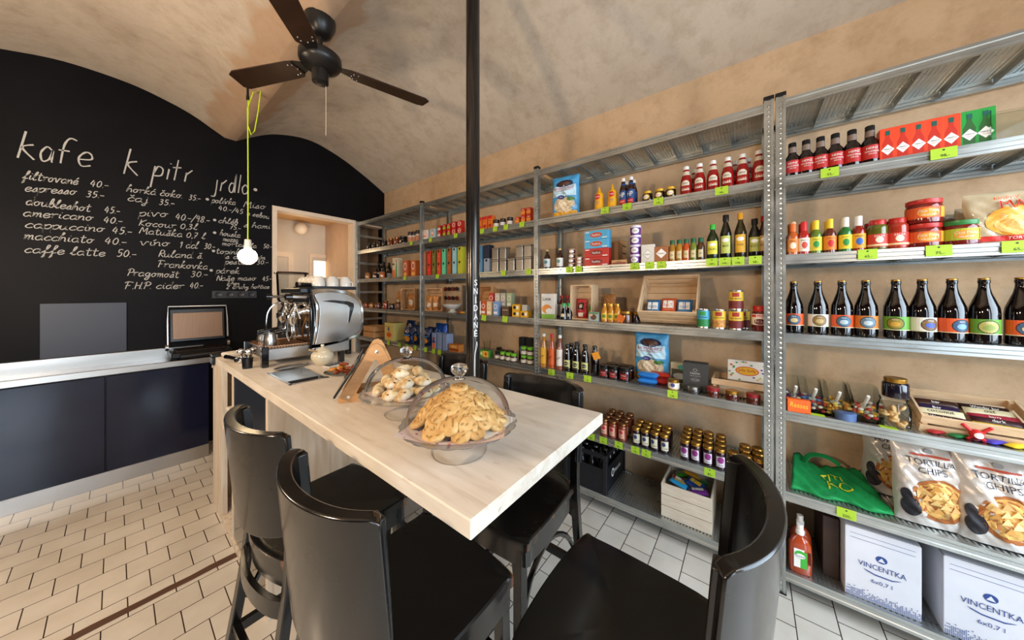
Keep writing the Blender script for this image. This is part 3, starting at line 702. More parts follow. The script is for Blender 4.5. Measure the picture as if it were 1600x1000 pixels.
def make_chair():
    t = empty('bar_chair', 'black painted bar chair', 'chair')
    # seat: rounded trapezoid, slightly dished
    mb = MB(); out = []
    prof = catmull([(-.19, -.17), (-.13, -.215), (0, -.235), (.13, -.215), (.19, -.17), (.205, 0), (.205, .15), (.19, .19), (.0, .205), (-.19, .19), (-.205, .15), (-.205, 0), (-.19, -.17)], 4)[:-1]
    n_ = len(prof); rings = []
    for k, dz in ((1, -.030), (1.0, -.004), (.975, 0), (.9, -.001), (.55, -.006), (.2, -.008)):
        rings.append([(x*k, y*k, SH+dz) for x, y in prof])
    vs = [p for r in rings for p in r]+[(0, 0, SH-.008), (0, 0, SH-.03)]
    fs = []
    for j in range(5):
        for i in range(n_): fs.append((j*n_+i, j*n_+(i+1) % n_, (j+1)*n_+(i+1) % n_, (j+1)*n_+i))
    for i in range(n_): fs.append((5*n_+i, 5*n_+(i+1) % n_, 6*n_)); fs.append(((i+1) % n_, i, 6*n_+1))
    mb.add(vs, fs); mb.build('seat', CP, t, smooth=A)
    # apron under the seat
    mb = MB()
    ring = [(x*.93, y*.93, SH-.058) for x, y in prof]
    mb.tube(ring, .02, n=4, closed=True, flat=(.011, .028)); mb.build('apron', CP, t, smooth=A)
    # curved backrest panel with rounded upper corners
    mb = MB(); nu, nv_ = 24, 10; th = .0145
    z0, z1 = .80, BT
    vs = []
    for side in (0, 1):
        for j in range(nv_+1):
            for i in range(nu+1):
                tt = -1+2*i/nu
                x, y = backcurve(tt); nx, ny = math.sin(tt*1.0), -math.cos(tt*1.0)
                zt = z1-(.012*max(0, (abs(tt)-.88)/.12)**2.2)
                zb = z0-.02*(1-tt*tt)
                z = zb+(zt-zb)*(j/nv_); lean = -.035*(z-SH)/.4
                o_ = th*(1 if side else -1)
                vs.append((x+nx*o_, y+ny*o_+lean, z))
    m_ = (nu+1)*(nv_+1); fs = []
    for j in range(nv_):
        for i in range(nu):
            a = j*(nu+1)+i
            fs.append((a+1, a, a+nu+1, a+nu+2)); fs.append((m_+a, m_+a+1, m_+a+nu+2, m_+a+nu+1))
    for i in range(nu):
        fs.append((i, i+1, m_+i+1, m_+i)); a = nv_*(nu+1)+i; fs.append((a+1, a, m_+a, m_+a+1))
    for j in range(nv_):
        a = j*(nu+1); fs.append((a+nu+1, a, m_+a, m_+a+nu+1)); a += nu; fs.append((a, a+nu+1, m_+a+nu+1, m_+a))
    mb.add(vs, fs); mb.build('backrest', CP, t, smooth=A, bevel=.004)
    for s in (-1, 1):          # flat rear posts from the floor up the sides of the backrest
        mb = MB(); pts = [(s*.195, -.30, 0), (s*.190, -.255, .25), (s*.186, -.215, .50), (s*.186, -.194, .70), (s*.187, -.196, .86), (s*.187, -.212, 1.086)]
        mb.tube(catmull(pts, 3), .02, n=4, flat=(.017, .0135)); mb.build('leg', CP, t, smooth=A, bevel=.003)
        mb = MB(); mb.tube([(s*.185, .195, 0), (s*.175, .18, .35), (s*.17, .172, SH-.03)], .02, n=4, flat=(.017, .017)); mb.build('leg', CP, t, smooth=A, bevel=.003)
    def arc(z, k, n_=14, y0=-.19, r=.185): return [(r*math.sin(-PI/2*.98+PI*.98*i/n_), y0-k*math.cos(-PI/2+PI*i/n_)+.0, z) for i in range(n_+1)]
    mb = MB(); mb.tube(arc(.575, .055), .02, n=4, flat=(.008, .026)); mb.build('rear_band', CP, t, smooth=A)
    for s in (-1, 1):
        mb = MB(); mb.tube([(s*.176, .17, .31), (s*.188, -.235, .31)], .015, n=4, flat=(.010, .016)); mb.build('stretcher', CP, t)
        mb = MB(); mb.tube(catmull([(s*.17, .165, .38), (s*.172, .12, .52), (s*.174, .0, .585), (s*.182, -.12, .53), (s*.187, -.205, .40)], 4), .01, n=6); mb.build('side_brace', CP, t, smooth=A)
    mb = MB(); mb.tube([(-.18, .185, .26), (.18, .185, .26)], .015, n=4, flat=(.014, .018)); mb.build('footrest', CP, t)
    mb = MB(); mb.tube([(-.188, -.24, .33), (.188, -.24, .33)], .015, n=4, flat=(.010, .016)); mb.build('stretcher', CP, t)
    return t
ch0 = make_chair()
CH_ = [((.505, .735), -PI/2, 'black bar chair nearest the camera on the aisle side, sheen on its worn back'),
       ((.505, 1.262), -PI/2+.03, 'black bar chair on aisle side further back, in front of the dark drawers'),
       ((.755, .245), 0.0, 'black bar chair at the end of the bar nearest the shelves, back turned away'),
       ((.985, .765), PI/2, 'black bar chair on the shelf side near the bar corner and jam jars'),
       ((1.12, 1.43), PI/2, 'black bar chair behind the steel pole on the shelf side of the bar')]
for i, ((x, y), rz, lb) in enumerate(CH_):
    c = ch0 if i == 0 else copy_tree(ch0)
    c.location = (x, y, 0); c.rotation_euler = (0, 0, rz); tag(c, lb, 'chair', 'bar chairs around the wooden bar')

# ================= shelving =================
n = N('galvanised_steel', .3, .88)
tc = n.new('TexCoord'); mp = n.new('Mapping'); mp.inputs['Scale'].default_value = (5, 2.0, 5); n.ln(tc.outputs['Object'], mp.inputs[0])
ns = n.new('TexNoise', i_Scale=3.0, i_Detail=4.0, i_Roughness=.5); n.ln(mp.outputs[0], ns.inputs['Vector'])
n.ln(n.ramp(ns.outputs[0], [(.3, 'a9adab'), (.7, 'c3c6c3')]), n.b.inputs['Base Color']); n.ln(n.ramp(ns.outputs[0], [(.3, (.26,)*3), (.7, (.34,)*3)]), n.b.inputs['Roughness'])
GALV = n.m
BCAP = M('black_cap', '0c0c0d', .4)
def shelf(parent, y0, y1, z):          # local: x 0..0.4 from the front edge, y along the wall
    mb = MB(); dep = .40; n_ = int(round((y1-y0)/.145)); pw = (y1-y0)/n_
    for k in range(n_):                # deck panels, ribs run front to back
        a = y0+k*pw; r = 9; q = pw/r; pts = []
        for i in range(r):
            pts += [(a+q*i+.001, z), (a+q*i+q*.55, z), (a+q*i+q*.7, z-.0035), (a+q*i+q*.9, z-.0035)]
        pts.append((a+pw-.001, z))
        vs = [(x, p, h) for x in (.004, dep-.004) for p, h in pts]; m_ = len(pts)
        mb.add(vs, [(i+1, i, m_+i, m_+i+1) for i in range(m_-1)])
        mb.box(.01, dep-.01, a-.0012, a+.0012, z-.03, z-.001)      # turned-down flange
    sec = [(0, z+.001), (0, z-.012), (.0035, z-.016), (.0035, z-.03), (0, z-.034), (0, z-.046), (.016, z-.046), (.016, z-.043), (.004, z-.042), (.004, z-.034), (.007, z-.030), (.007, z-.016), (.004, z-.012), (.004, z-.003), (.02, z-.003), (.02, z+.001)]
    mb.prism([(x, h) for x, h in sec], y0, y1, 'y'); mb.prism([(dep-x, h) for x, h in sec][::-1], y0, y1, 'y')
    return mb.build('shelf', GALV, parent)
def post(parent, y, top, name, xf=0.0, wd=.038):
    mb = MB(); s = 1 if name == 'front_post' else -1
    x0 = xf
    # face with folded flanges and a rib, dimpled hole rows
    for a, b in ((-wd/2, -wd/2+.010), (wd/2-.010, wd/2)): mb.box(min(x0, x0-s*.004), max(x0, x0-s*.004), y+a, y+b, 0.006, top)
    mb.box(min(x0, x0+s*.002), max(x0, x0+s*.002), y-wd/2, y+wd/2, 0.006, top)
    for a in (-wd/2, wd/2-.002): mb.box(min(x0, x0+s*.032), max(x0, x0+s*.032), y+a, y+a+.002, .006, top)
    k = int(top/.025)
    for i in range(1, k):
        z = i*.025
        mb.sphere((x0-s*.0005, y, z), .0062, (.55, 1, 1.25), n=8, m=4)
    p = mb.build(name, GALV, parent)
    MB().rbox(min(x0-s*.004, x0+s*.03)-.002, max(x0-s*.004, x0+s*.03)+.002, y-wd/2-.002, y+wd/2+.002, top-.012, top+.008, .002).build('post_cap', BCAP, p)
    MB().rbox(min(x0-s*.004, x0+s*.03)-.003, max(x0-s*.004, x0+s*.03)+.003, y-wd/2-.003, y+wd/2+.003, 0, .008, .002).build('post_foot', BCAP, p)
R1 = empty('shelving_rack', 'long galvanised steel shelving rack from the doorway to the double post', 'shelving', loc=(SX, 0, 0))
R2 = empty('shelving_rack', 'galvanised steel shelving rack right of the double post with beer and chips', 'shelving', loc=(SX, 0, 0))
YP = [4.275, 2.831, 1.336, -.076]; YQ = [-.122, -1.62]
for a, b in zip(YP, YP[1:]):
    for z in LV: shelf(R1, b+.019, a-.019, z)
for z in LV: shelf(R2, YQ[1]+.019, YQ[0]-.019, z)
for y in YP:
    post(R1, y, 2.495, 'front_post', -.002); post(R1, y, 2.495, 'rear_post', .402)
for y in YQ:
    post(R2, y, 2.495, 'front_post', -.002); post(R2, y, 2.495, 'rear_post', .402)
for pr_, y in ((R1, YP[0]), (R2, YQ[1])):
    for z in (.35, .75, 1.12, 1.5, 1.9, 2.28): MB().box(.03, .37, y-.004, y+.004, z, z+.03).build('side_brace', GALV, pr_)
# ================= goods: builders (front towards local -y, base at z=0) =================
GJ = thin_glass('jar_glass', (.93, .95, .93), .14)
GOLD = M('gold_lid', 'b98a3c', .3, .9); RGOLD = M('bronze_lid', '8a5a34', .32, .85)
INK = C('161616'); WHT = C('ece8e0'); RED = C('c3201f'); GRN = C('2c8a3a'); YEL = C('eab92a'); BLU = C('2a63b0'); ORG = C('e0661f'); CRM = C('e8dcc0'); LIME = C('a6c82e', .6)
def LQ(h, r=.12, t=0): return M('liquid_%s' % h, h, r, coat=.6, spec=.6) if not t else M('clear_liquid_%s' % h, h, .05, trans=.75, coat=.3)
def root(nm): return empty(nm)
def jar(nm, r, h, body, lid, label=None, lab=(.22, .70), shapes=None, lidr=.93, lidh=.16, glass=False, ang=1.7):
    """straight jar with shoulder, screw lid, wrap label"""
    t = root(nm); b = h*(1-lidh)
    pf = [(r*.86, 0), (r*.98, h*.03), (r, h*.07), (r, b*.84), (r*.96, b*.92), (r*lidr*.92, b)]
    MB().lathe(pf, n=22).build('jar_body', body, t, smooth=A)
    if glass: MB().lathe([(a+.0015, z) for a, z in pf], n=22, cap=False).build('glass', GJ, t, smooth=A)
    MB().lathe([(r*lidr*.97, b-.002), (r*lidr, b), (r*lidr, h*.985), (r*lidr*.95, h), (r*lidr*.8, h-.001), (.0, h-.0015)], n=22).build('lid', lid, t, smooth=A)
    rr = r+(.0017 if glass else 0)
    if label is not None:
        a_ = rr*ang/2*1.0
        decal('label', [('r', -rr*ang, h*lab[0], rr*ang, h*lab[1], label)]+(shapes or []), cylm(rr), t, seg=14)
    elif shapes: decal('label', shapes, cylm(rr), t)
    return t
def bottle(nm, prof, body, cap, capz, label=None, lab=None, shapes=None, ang=1.6, neck=None, capr=None, rl=None):
    """prof: (radius, height) list; cap covers from capz to the top"""
    t = root(nm); H_ = prof[-1][1]
    MB().lathe(prof, n=22).build('bottle_body', body, t, smooth=A)
    cr = capr or (prof[-1][0]+.002)
    MB().lathe([(cr, capz), (cr, H_-.001), (cr*.92, H_+.0015), (0, H_+.002)], n=16).build('cap', cap, t, smooth=A)
    if neck: MB().lathe([(neck[0], neck[1]), (neck[2], neck[3])], n=18, cap=False).build('neck_label', neck[4], t, smooth=A)
    R = rl or max(p[0] for p in prof)
    if label is not None: decal('label', [('r', -R*ang, lab[0], R*ang, lab[1], label)]+(shapes or []), cylm(R), t, seg=14)
    elif shapes: decal('label', shapes, cylm(R), t)
    return t
def box(nm, w_, d, h, m, shapes=None, sides=None, r=.0015, part='carton', top=None):
    t = root(nm)
    MB().rbox(-w_/2, w_/2, -d/2, d/2, 0, h, r).build(part, m, t)
    if shapes: decal('printed_front', shapes, flat(d/2), t, seg=1)
    if sides:          # same shapes on the +x (towards the camera) side
        decal('printed_side', sides, lambda x, z, e: (w_/2+e, x, z), t, seg=1)
    return t
def pouch(nm, w_, h, th, m, shapes=None, foot=True, part='pouch', back=True, seed=1, crump=.004):
    t = root(nm); rnd = random.Random(seed); ph = [rnd.uniform(0, 6) for _ in range(6)]
    def yy(x, z):
        u = min(1, abs(2*x/w_)); v = z/h
        e = (1-u**3)**.55 if u < 1 else 0
        f = min(1, (min(v*3.2, 1) if not foot else min(.55+v*2, 1)))*min(1, max(0, (1-v)*2.6))**.6
        wr = crump*(math.sin(x*70+ph[0]+z*25)+.7*math.sin(z*95+ph[1]-x*40)+.5*math.sin(x*150+z*130+ph[2]))
        return th/2*e*f+wr*e*min(1, (1-v)*5)*min(1, .25+v*4)
    nu, nv_ = 34, 44; mb = MB()
    def shx(u, v): return (u-.5)*w_*(1+.03*math.sin(v*9+ph[3])-.05*(1-abs(2*v-1))**1)
    mb.grid(lambda u, v: (shx(u, v), -yy((u-.5)*w_, v*h), v*h), nu, nv_)
    o = len(mb.v); mb.grid(lambda u, v: (shx(1-u, v), yy((.5-u)*w_, v*h)*.9, v*h), nu, nv_)
    mb.build(part, m, t, smooth=True)
    if shapes:
        mp = lambda x, z, e: (x*(shx(1, z/h)*2/w_), -yy(x, z)-e, z)
        decal('printed_front', shapes, mp, t, seg=24, base=.002, step=.0006)
    return t
def stackcopy(o, dz, n): pass
def slat_crate(nm, w_, d, h, wood, n_=3, th=.008, gap=.012, back_slats=True):
    """open-topped slatted wooden crate: side panels, floor, corner posts"""
    t = root(nm); sh_ = (h-gap*(n_-1))/n_
    def panel(nm2, fn):
        mb = MB()
        for i in range(n_): fn(mb, i*(sh_+gap), i*(sh_+gap)+sh_)
        mb.build(nm2, wood, t)
    panel('side_panel', lambda mb, a, b: mb.rbox(-w_/2, w_/2, -d/2, -d/2+th, a, b, .001)); panel('side_panel', lambda mb, a, b: mb.rbox(-w_/2, w_/2, d/2-th, d/2, a, b, .001))
    panel('end_panel', lambda mb, a, b: mb.rbox(-w_/2, -w_/2+th, -d/2+th, d/2-th, a, b, .001)); panel('end_panel', lambda mb, a, b: mb.rbox(w_/2-th, w_/2, -d/2+th, d/2-th, a, b, .001))
    mb = MB(); k = 5; sw = (d-2*th)/k
    for i in range(k): mb.box(-w_/2+th, w_/2-th, -d/2+th+i*sw+.003, -d/2+th+(i+1)*sw-.003, 0, .006)
    mb.build('crate_floor', wood, t)
    for sx in (-1, 1):
        for s2 in (-1, 1): MB().box(sx*(w_/2-th)-(.014 if sx > 0 else 0), sx*(w_/2-th)+(.014 if sx < 0 else 0), s2*(d/2-th)-(.014 if s2 > 0 else 0), s2*(d/2-th)+(.014 if s2 < 0 else 0), .006, h*.97).build('corner_post', wood, t)
    return t
def wood(name, a, b, sc=6):
    n = N(name, .6); tc = n.new('TexCoord'); mp = n.new('Mapping'); mp.inputs['Scale'].default_value = (sc, sc, sc*5); n.ln(tc.outputs['Object'], mp.inputs[0])
    ns = n.new('TexNoise', i_Scale=2.0, i_Detail=6.0); n.ln(mp.outputs[0], ns.inputs['Vector']); n.ln(n.ramp(ns.outputs[0], [(.3, a), (.7, b)]), n.b.inputs['Base Color']); return n.m
CW = wood('crate_wood', 'c7a37a', 'dcbc95'); CW2 = wood('crate_wood_warm', 'b78452', 'cf9f6c'); CW3 = wood('crate_wood_pale', 'd3bfa6', 'e3d3bd')
def flow_pack(nm, w_, h, th, m, shapes=None, seed=1):
    """small bar / sachet lying flat: local x length, y depth"""
    t = root(nm); rnd = random.Random(seed); mb = MB(); p = rnd.uniform(0, 6)
    def zz(u, v): a = abs(2*u-1); b = abs(2*v-1); return th/2*(1-a**6)**.7*(1-b**3)**.6+.0008*math.sin(u*40+p)*(1-a)
    mb.grid(lambda u, v: ((u-.5)*w_, (v-.5)*h, th/2+zz(u, v)), 14, 8); mb.grid(lambda u, v: ((.5-u)*w_, (v-.5)*h, th/2-zz(1-u, v)), 14, 8)
    mb.build('wrapper', m, t, smooth=True)
    if shapes: decal('printed_front', shapes, lambda x, y, e: (x, y, th/2+zz(x/w_+.5, y/h+.5)+e), t, seg=6)
    return t
TAGN = [0]
def price(u, lv, txt, where, w_=.056, h=.044, tilt=0, z=None):
    t = empty('price_tag', 'lime green price tag '+(('reading '+txt+' ') if txt else '')+where, 'price tag', 'lime price tags on the shelf edges')
    MB().rbox(-w_/2, w_/2, -.0006, .0006, -h, 0, .0003).build('tag_card', LIME, t)
    sh = [('e', 0, -.009, .0035, .0030, INK)]
    if txt: sh.append(('t', txt, .003, -h+.0115, .0125, INK, w_*.7))
    decal('price_print', sh, flat(.0006), t, seg=1, step=.0001)
    t.location = (SX-.0045, sy(u, SX), LV[lv]+.004); t.rotation_euler = (math.radians(-3), tilt, -PI/2)
    return t
# ================= goods on the right rack =================
# level 1: dark sauce bottles
lt = C('b3201c')
p = bottle('sauce_bottle', [(.024, 0), (.029, .003), (.030, .010), (.030, .085), (.027, .100), (.016, .118), (.0135, .128), (.0135, .160), (.0135, .172)], LQ('140806'), BLK, .150, lt, (.018, .080),
   [('t', 'HEINZ', 0, .066, .010, WHT, .036), ('t', 'WORCESTERSHIRE', 0, .051, .0075, WHT, .046), ('t', 'SAUCE', 0, .040, .0055, WHT, .03)], neck=(.0165, .122, .0152, .150, C('7d6a5e')), capr=.0155)
row(p, [1238, 1259.5, 1282, 1305, 1331, 1359], 1, 'dark sauce bottle with red label, @ of six on the upper right shelf', 'sauce bottle', 'dark sauce bottles on the upper shelf', .05)
def pepper_box(c, liq):
    return box('sauce_box', .046, .046, .140, c, [('p', [(-.014, .010), (.014, .010), (.015, .07), (.006, .095), (.005, .112), (-.005, .112), (-.006, .095), (-.015, .07)], liq), ('r', -.0065, .108, .0065, .128, C('14564a')),
      ('p', [(0, .022), (.019, .045), (0, .068), (-.019, .045)], WHT), ('t', 'TABASCO', 0, .047, .0055, INK, .024), ('t', 'SAUCE', 0, .038, .0035, RED, .014)])
p = pepper_box(C('e2431c'), C('c22a16'))
row(p, [1384, 1407.5, 1431.5, 1456, 1482], 1, 'orange-red boxed pepper sauce, @ of five beside dark sauce bottles', 'sauce box', 'orange-red boxed pepper sauces', .048, .02)
p = pepper_box(C('1f8f33'), C('2b5c22')); row(p, [1509.5, 1535], 1, 'green boxed pepper sauce, @ of the pair right of orange boxes', 'sauce box', 'green boxed pepper sauces', .05, .05)
t = root('glass_container'); mb = MB()
for a in ((-.08, .08, -.06, -.057, 0, .10), (-.08, .08, .057, .06, 0, .15), (-.08, -.077, -.057, .057, 0, .12), (.077, .08, -.057, .057, 0, .12), (-.077, .077, -.057, .057, 0, .003)):
    mb.box(*a)
mb.build('walls', GJ, t); put(t, 1583, 1, .08, .1); tag(t, 'empty clear glass container at the right end beyond green boxes', 'container')
price(1296, 1, '55,-', 'under the dark sauce bottles', .06); price(1473.5, 1, '98,-', 'under the orange-red boxed sauces', .066)
# level 2: hot sauces, salsas, tortillas
def hot(body, cap, labc, tx, wood_cap=False, cf=None):
    sh = [('e', 0, .045, .011, .016, cf or WHT), ('t', tx, 0, .068, .006, INK, .028), ('t', 'HOT SAUCE', 0, .028, .004, RED, .026)]
    t = bottle('hot_sauce_bottle', [(.019, 0), (.0225, .003), (.0225, .085), (.019, .1), (.011, .116), (.0105, .124), (.0105, .160)], LQ(body), cap, .117, labc, (.014, .080), sh, capr=.012)
    if wood_cap: MB().sphere((0, 0, .158), .0125, n=12, m=8).build('wooden_ball', M('wood_ball', 'caa27c', .5), t, smooth=True)
    return t
HS = [(1239, 'b7541c', ORG, C('df7f2b'), 'CHOLULA', True, CRM, 'hot sauce bottle with round wooden cap and orange label'),
 (1256, 'a81c14', RED, C('e9dfce'), 'SRIRACHA', False, C('c8483a'), 'red hot sauce bottle with red cap and white label'),
 (1274.5, '56701d', C('e3c22a'), C('d9c52d'), 'VERDE', False, GRN, 'green hot sauce bottle with yellow cap'),
 (1296.5, '5c1f10', C('e3b92a'), C('e0832a'), 'CHIPOTLE', False, RED, 'brown hot sauce bottle with yellow cap and orange label'),
 (1321, '1f6a2e', C('e6e0d6'), C('e9d02c'), 'JALAPENO', False, GRN, 'green hot sauce bottle with white cap and yellow label'),
 (1341.5, '8a1b10', C('e6e0d6'), C('e2a02c'), 'HABANERO', False, BLU, 'red hot sauce bottle with white cap beside the first salsa jar')]
for u, b, c_, l, tx, wc, cf, lb in HS:
    q = hot(b, c_, l, tx, wc, cf); put(q, u, 2, .045, random.uniform(-.1, .1)); tag(q, lb, 'hot sauce bottle', 'hot sauce bottles on the second shelf')
    q2 = copy_tree(q); put(q2, u-3.5, 2, .105, random.uniform(-.2, .2)); tag(q2, 'second bottle standing behind the '+lb.split(' with ')[0].replace('hot sauce bottle', 'hot sauce')+' with '+(lb.split(' with ')[1] if ' with ' in lb else 'cap'), 'hot sauce bottle', 'hot sauce bottles on the second shelf')
def salsa(body, lc):
    return jar('salsa_jar', .032, .135, LQ(body), M('red_lid', 'b3261e', .3), lc, (.10, .52), [('e', 0, .045, .012, .014, CRM), ('t', 'SALSA', 0, .062, .008, WHT, .04), ('r', -.045, .018, .045, .026, C('e9d3a0'))], lidr=.80, lidh=.15)
for u, b, l, lb in ((1371, '5a5a1c', C('c8382a'), 'green salsa jar with red lid and red label'), (1402, 'a2301c', C('cf3a28'), 'red salsa jar with red lid beside the stacked wide jars')):
    q = salsa(b, l); put(q, u, 2, .05); tag(q, lb, 'salsa jar', 'salsa jars'); q2 = copy_tree(q); put(q2, u-8, 2, .13); tag(q2, 'jar half hidden behind the '+lb, 'salsa jar', 'salsa jars')
def dip(lid, lc, lc2):
    return jar('dip_jar', .050, .100, LQ('6e1810'), lid, lc, (.20, .66), [('e', 0, .042, .030, .018, lc2), ('t', 'Casa Fiesta', 0, .05, .012, CRM, .055), ('t', 'SALSA DIP', 0, .033, .007, WHT, .035), ('r', .035, .022, .06, .064, C('d99a2b'))], lidr=.98, lidh=.17)
p = dip(M('red_lid', 'b3261e', .3), C('d8571f'), C('e59a2c'))
for i, (dz, nm) in enumerate(((0, 'lower'), (.1012, 'upper'))):
    q = p if i == 0 else copy_tree(p); put(q, 1443, 2, .062, 0, dz); tag(q, 'wide red-lidded salsa dip jar, %s one of the stacked pair' % nm, 'dip jar', 'wide dip jars')
q = dip(M('green_lid', '2e7a3a', .3), C('a9b52b'), C('e5952c')); put(q, 1500, 2, .06); tag(q, 'wide dip jar with green lid right of the stacked pair', 'dip jar', 'wide dip jars')
WRAP = M('clear_wrap_tan', 'b9a888', .25, coat=.5, noise=.15, nscale=20)
def tortilla_pack(w_, h, th, seed, big=True):
    sh = [('e', 0, h*.42, w_*.36, h*.30, C('eaa23a')), ('e', 0, h*.36, w_*.28, h*.2, C('efc070')), ('r', -w_*.46, h*.04, w_*.46, h*.14, C('cf2b1e')), ('t', 'TORTILLAS', 0, h*.09, h*.05, WHT, w_*.5)]
    if big: sh += [('t', 'HAPPY', -w_*.14, h*.86, h*.07, ORG, w_*.25), ('t', 'MASA', .0, h*.73, h*.16, C('c9331c'), w_*.55)]
    return pouch('tortilla_pack', w_, h, th, WRAP, sh, seed=seed)
q = tortilla_pack(.26, .20, .07, 4); put(q, 1592, 2, .055, .06); tag(q, 'large clear tortilla pack reading MASA at the right end of second shelf', 'tortilla pack')
for i, (u, dx, s_) in enumerate(((1490, .24, .16), (1530, .19, .17), (1553, .135, .18))):
    q = tortilla_pack(.15, s_, .04, 6+i, False); put(q, u, 2, dx, .35); tag(q, ('tortilla pack behind the green-lidded dip jar, farthest back', 'tortilla pack second in line behind the large clear one', 'tortilla pack directly behind the large one reading MASA')[i], 'tortilla pack', 'smaller tortilla packs leaning in line')
price(1355, 2, '65,-', 'under the white-capped hot sauces', .058); price(1466, 2, '75,-', 'under the stacked wide dip jars', .066); price(1588, 2, '65,-', 'under the large tortilla pack', .066)
# level 3: beer bottles
BRN = LQ('0d0504', .06)
def beer(lc, oc, ic, left=False):
    o = -.010 if left else (.014 if left is None else 0)
    return bottle('beer_bottle', [(.034, 0), (.0375, .003), (.038, .012), (.038, .120), (.036, .142), (.028, .170), (.0185, .200), (.0145, .222), (.0138, .238), (.0155, .241), (.0155, .250), (.0135, .252), (.0135, .258)], BRN, GOLD, .2535, lc, (.036, .096),
      [('e', o, .066, .0265, .0265, C('1a1a1a')), ('e', o, .066, .0235, .0235, oc), ('e', o, .063, .014, .011, ic), ('t', 'PIVO', o, .082, .005, WHT, .024), ('r', -.052, .0365, .052, .0395, C('d9cfa8'))], ang=1.42, capr=.0152)
OR_, WL, OB, GR = C('d9531e'), C('ddd8c8'), C('c8782c'), C('5f9a2e')
BB = [(1240, OR_, C('39556e'), C('c9b07a'), 'orange'), (1278, WL, C('8a6a33'), C('b9a06a'), 'white'), (1315.5, OR_, C('39627e'), C('a8b8c0'), 'orange'), (1353, OB, C('5a7688'), C('b4c0c4'), 'amber'),
      (1400, GR, C('8a7a22'), C('c79a3a'), 'green'), (1441, WL, C('7a5a33'), C('3f55a8'), 'white'), (1487.5, OR_, C('33506e'), C('7aa0c0'), 'orange'), (1537.5, GR, C('b0a858'), C('8a9a4a'), 'green'), (1596, OR_, C('39556e'), C('c9b07a'), 'orange')]
for i, (u, a, b, c_, nm) in enumerate(BB):
    q = beer(a, b, c_, True if i in (4,) else (None if i in (5, 6) else False)); put(q, u, 3, .095, random.uniform(-.05, .05)); tag(q, 'brown glass beer bottle with %s label, %s in the row of nine' % (nm, ctr(i, 9)), 'beer bottle', 'beer bottles on the third shelf')
# pastries on a footed glass stand at the right edge
PAPER = M('white_paper', 'e9e4dc', .8)
t = empty('glass_pastry_dish', 'glass dish with lid and sweet rolls in front of the beer bottles', 'dish')
MB().lathe([(.06, 0), (.062, .004), (.015, .02), (.012, .035), (.02, .045), (.13, .058), (.155, .072), (.157, .075)], n=32).build('dish', GJ, t, smooth=A)
MB().lathe([(.140, .077), (.135, .105), (.10, .135), (.05, .150), (.001, .153)], n=32, cap=False).build('lid', thin_glass('dome_glass', (.965, .975, .97), .10), t, smooth=A)
t.location = (SX+.145, -1.005, LV[3]+.0005)
mb = MB(); mb.grid(lambda u, v: ((u-.5)*.25, (v-.5)*.25, .002+.018*(abs(2*u-1)*abs(2*v-1))), 10, 10)
q = mb.build('paper_liner', PAPER, None, solid=.0008); q.location = (SX+.145, -1.005, LV[3]+.077); q.rotation_euler = (0, 0, .6); tag(q, 'white paper liner under rolls in the dish before the beer bottles', 'paper')
BUN = M('glazed_pastry', 'b06a2c', .35, noise=.35, nscale=25, bump=.3, bscale=40)
for i, (x, y, z) in enumerate(((-.055, .05, .022), (-.06, -.01, .022), (-.02, .08, .022), (.0, .0, .024), (-.03, .035, .045), (.04, .05, .024))):
    mb = MB(); mb.sphere((0, 0, 0), .034, (1, .8, .42), 14, 8); q = mb.build('sweet_roll', BUN, None, smooth=True); q.location = (SX+.145+x, -1.005+y, LV[3]+.075+z); q.rotation_euler = (.1, .1, i)
    tag(q, 'glazed sweet roll in the glass dish, '+('left of pile', 'nearest the shelf front', 'by the left rim', 'in the middle', 'topmost of the pile', 'at the back')[i], 'pastry', 'sweet rolls in the glass dish')
# level 4: sweets bins, jars, crate of bars
CAND = [('c43a3a', 'dcd6cc', '6a2a6a'), ('b8322c', 'e3dccf', '5a7ab0'), ('d89a2c', 'c27a1c', 'e6c060'), ('c23228', 'e9b23a', 'e6ddd0')]
for i, u in enumerate((1239, 1269, 1304.5, 1347)):
    t = root('sweets_bin'); w2, d2 = .052, .08
    mb = MB()
    for a in ((-w2, w2, -d2, -d2+.002, 0, .085), (-w2, w2, d2-.002, d2, 0, .145), (-w2, w2, -d2+.002, d2-.002, 0, .002)): mb.box(*a)
    for sx in (-1, 1): mb.prism([(-d2+.002, .002), (d2-.002, .002), (d2-.002, .145), (d2*.2, .145), (-d2+.002, .085)], sx*w2, sx*(w2-.002), 'x')
    mb.build('bin_body', GJ, t)
    mb = MB(); mb.tube([(.0, -.02, .06), (.005, -.055, .10), (.006, -.07, .118)], .006, 8); mb.sphere((0, -.0, .05), .018, (1, 1.4, .5), 10, 6); mb.build('scoop', C('d8d4ca', .3), t, smooth=A)
    rnd = random.Random(i); mb = MB()
    ms = [C(c) for c in CAND[i]]
    for k in range(60):
        mb.mat(ms[k % 3]); mb.sphere((rnd.uniform(-w2+.012, w2-.012), rnd.uniform(-d2+.012, d2-.012), rnd.uniform(.012, .06)), .010, (1, 1, .7), 6, 4)
    s_ = mb.build('sweets', None, None, smooth=True); put(s_, u, 4, .115); tag(s_, 'wrapped sweets heaped in the clear bin, %s of four bins' % ctr(i, 4), 'sweets', None, 'stuff')
    put(t, u, 4, .115); tag(t, 'clear acrylic sweets bin with scoop, %s of four' % ctr(i, 4), 'sweets bin', 'clear sweets bins')
q = box('sweets_carton', .085, .03, .062, C('e35a14', .35), [('t', 'Reeses', .0, .035, .024, YEL, .065, -.08)]); put(q, 1247, 4, .022, .15); tag(q, 'small orange carton with yellow script before the first sweets bin', 'carton')
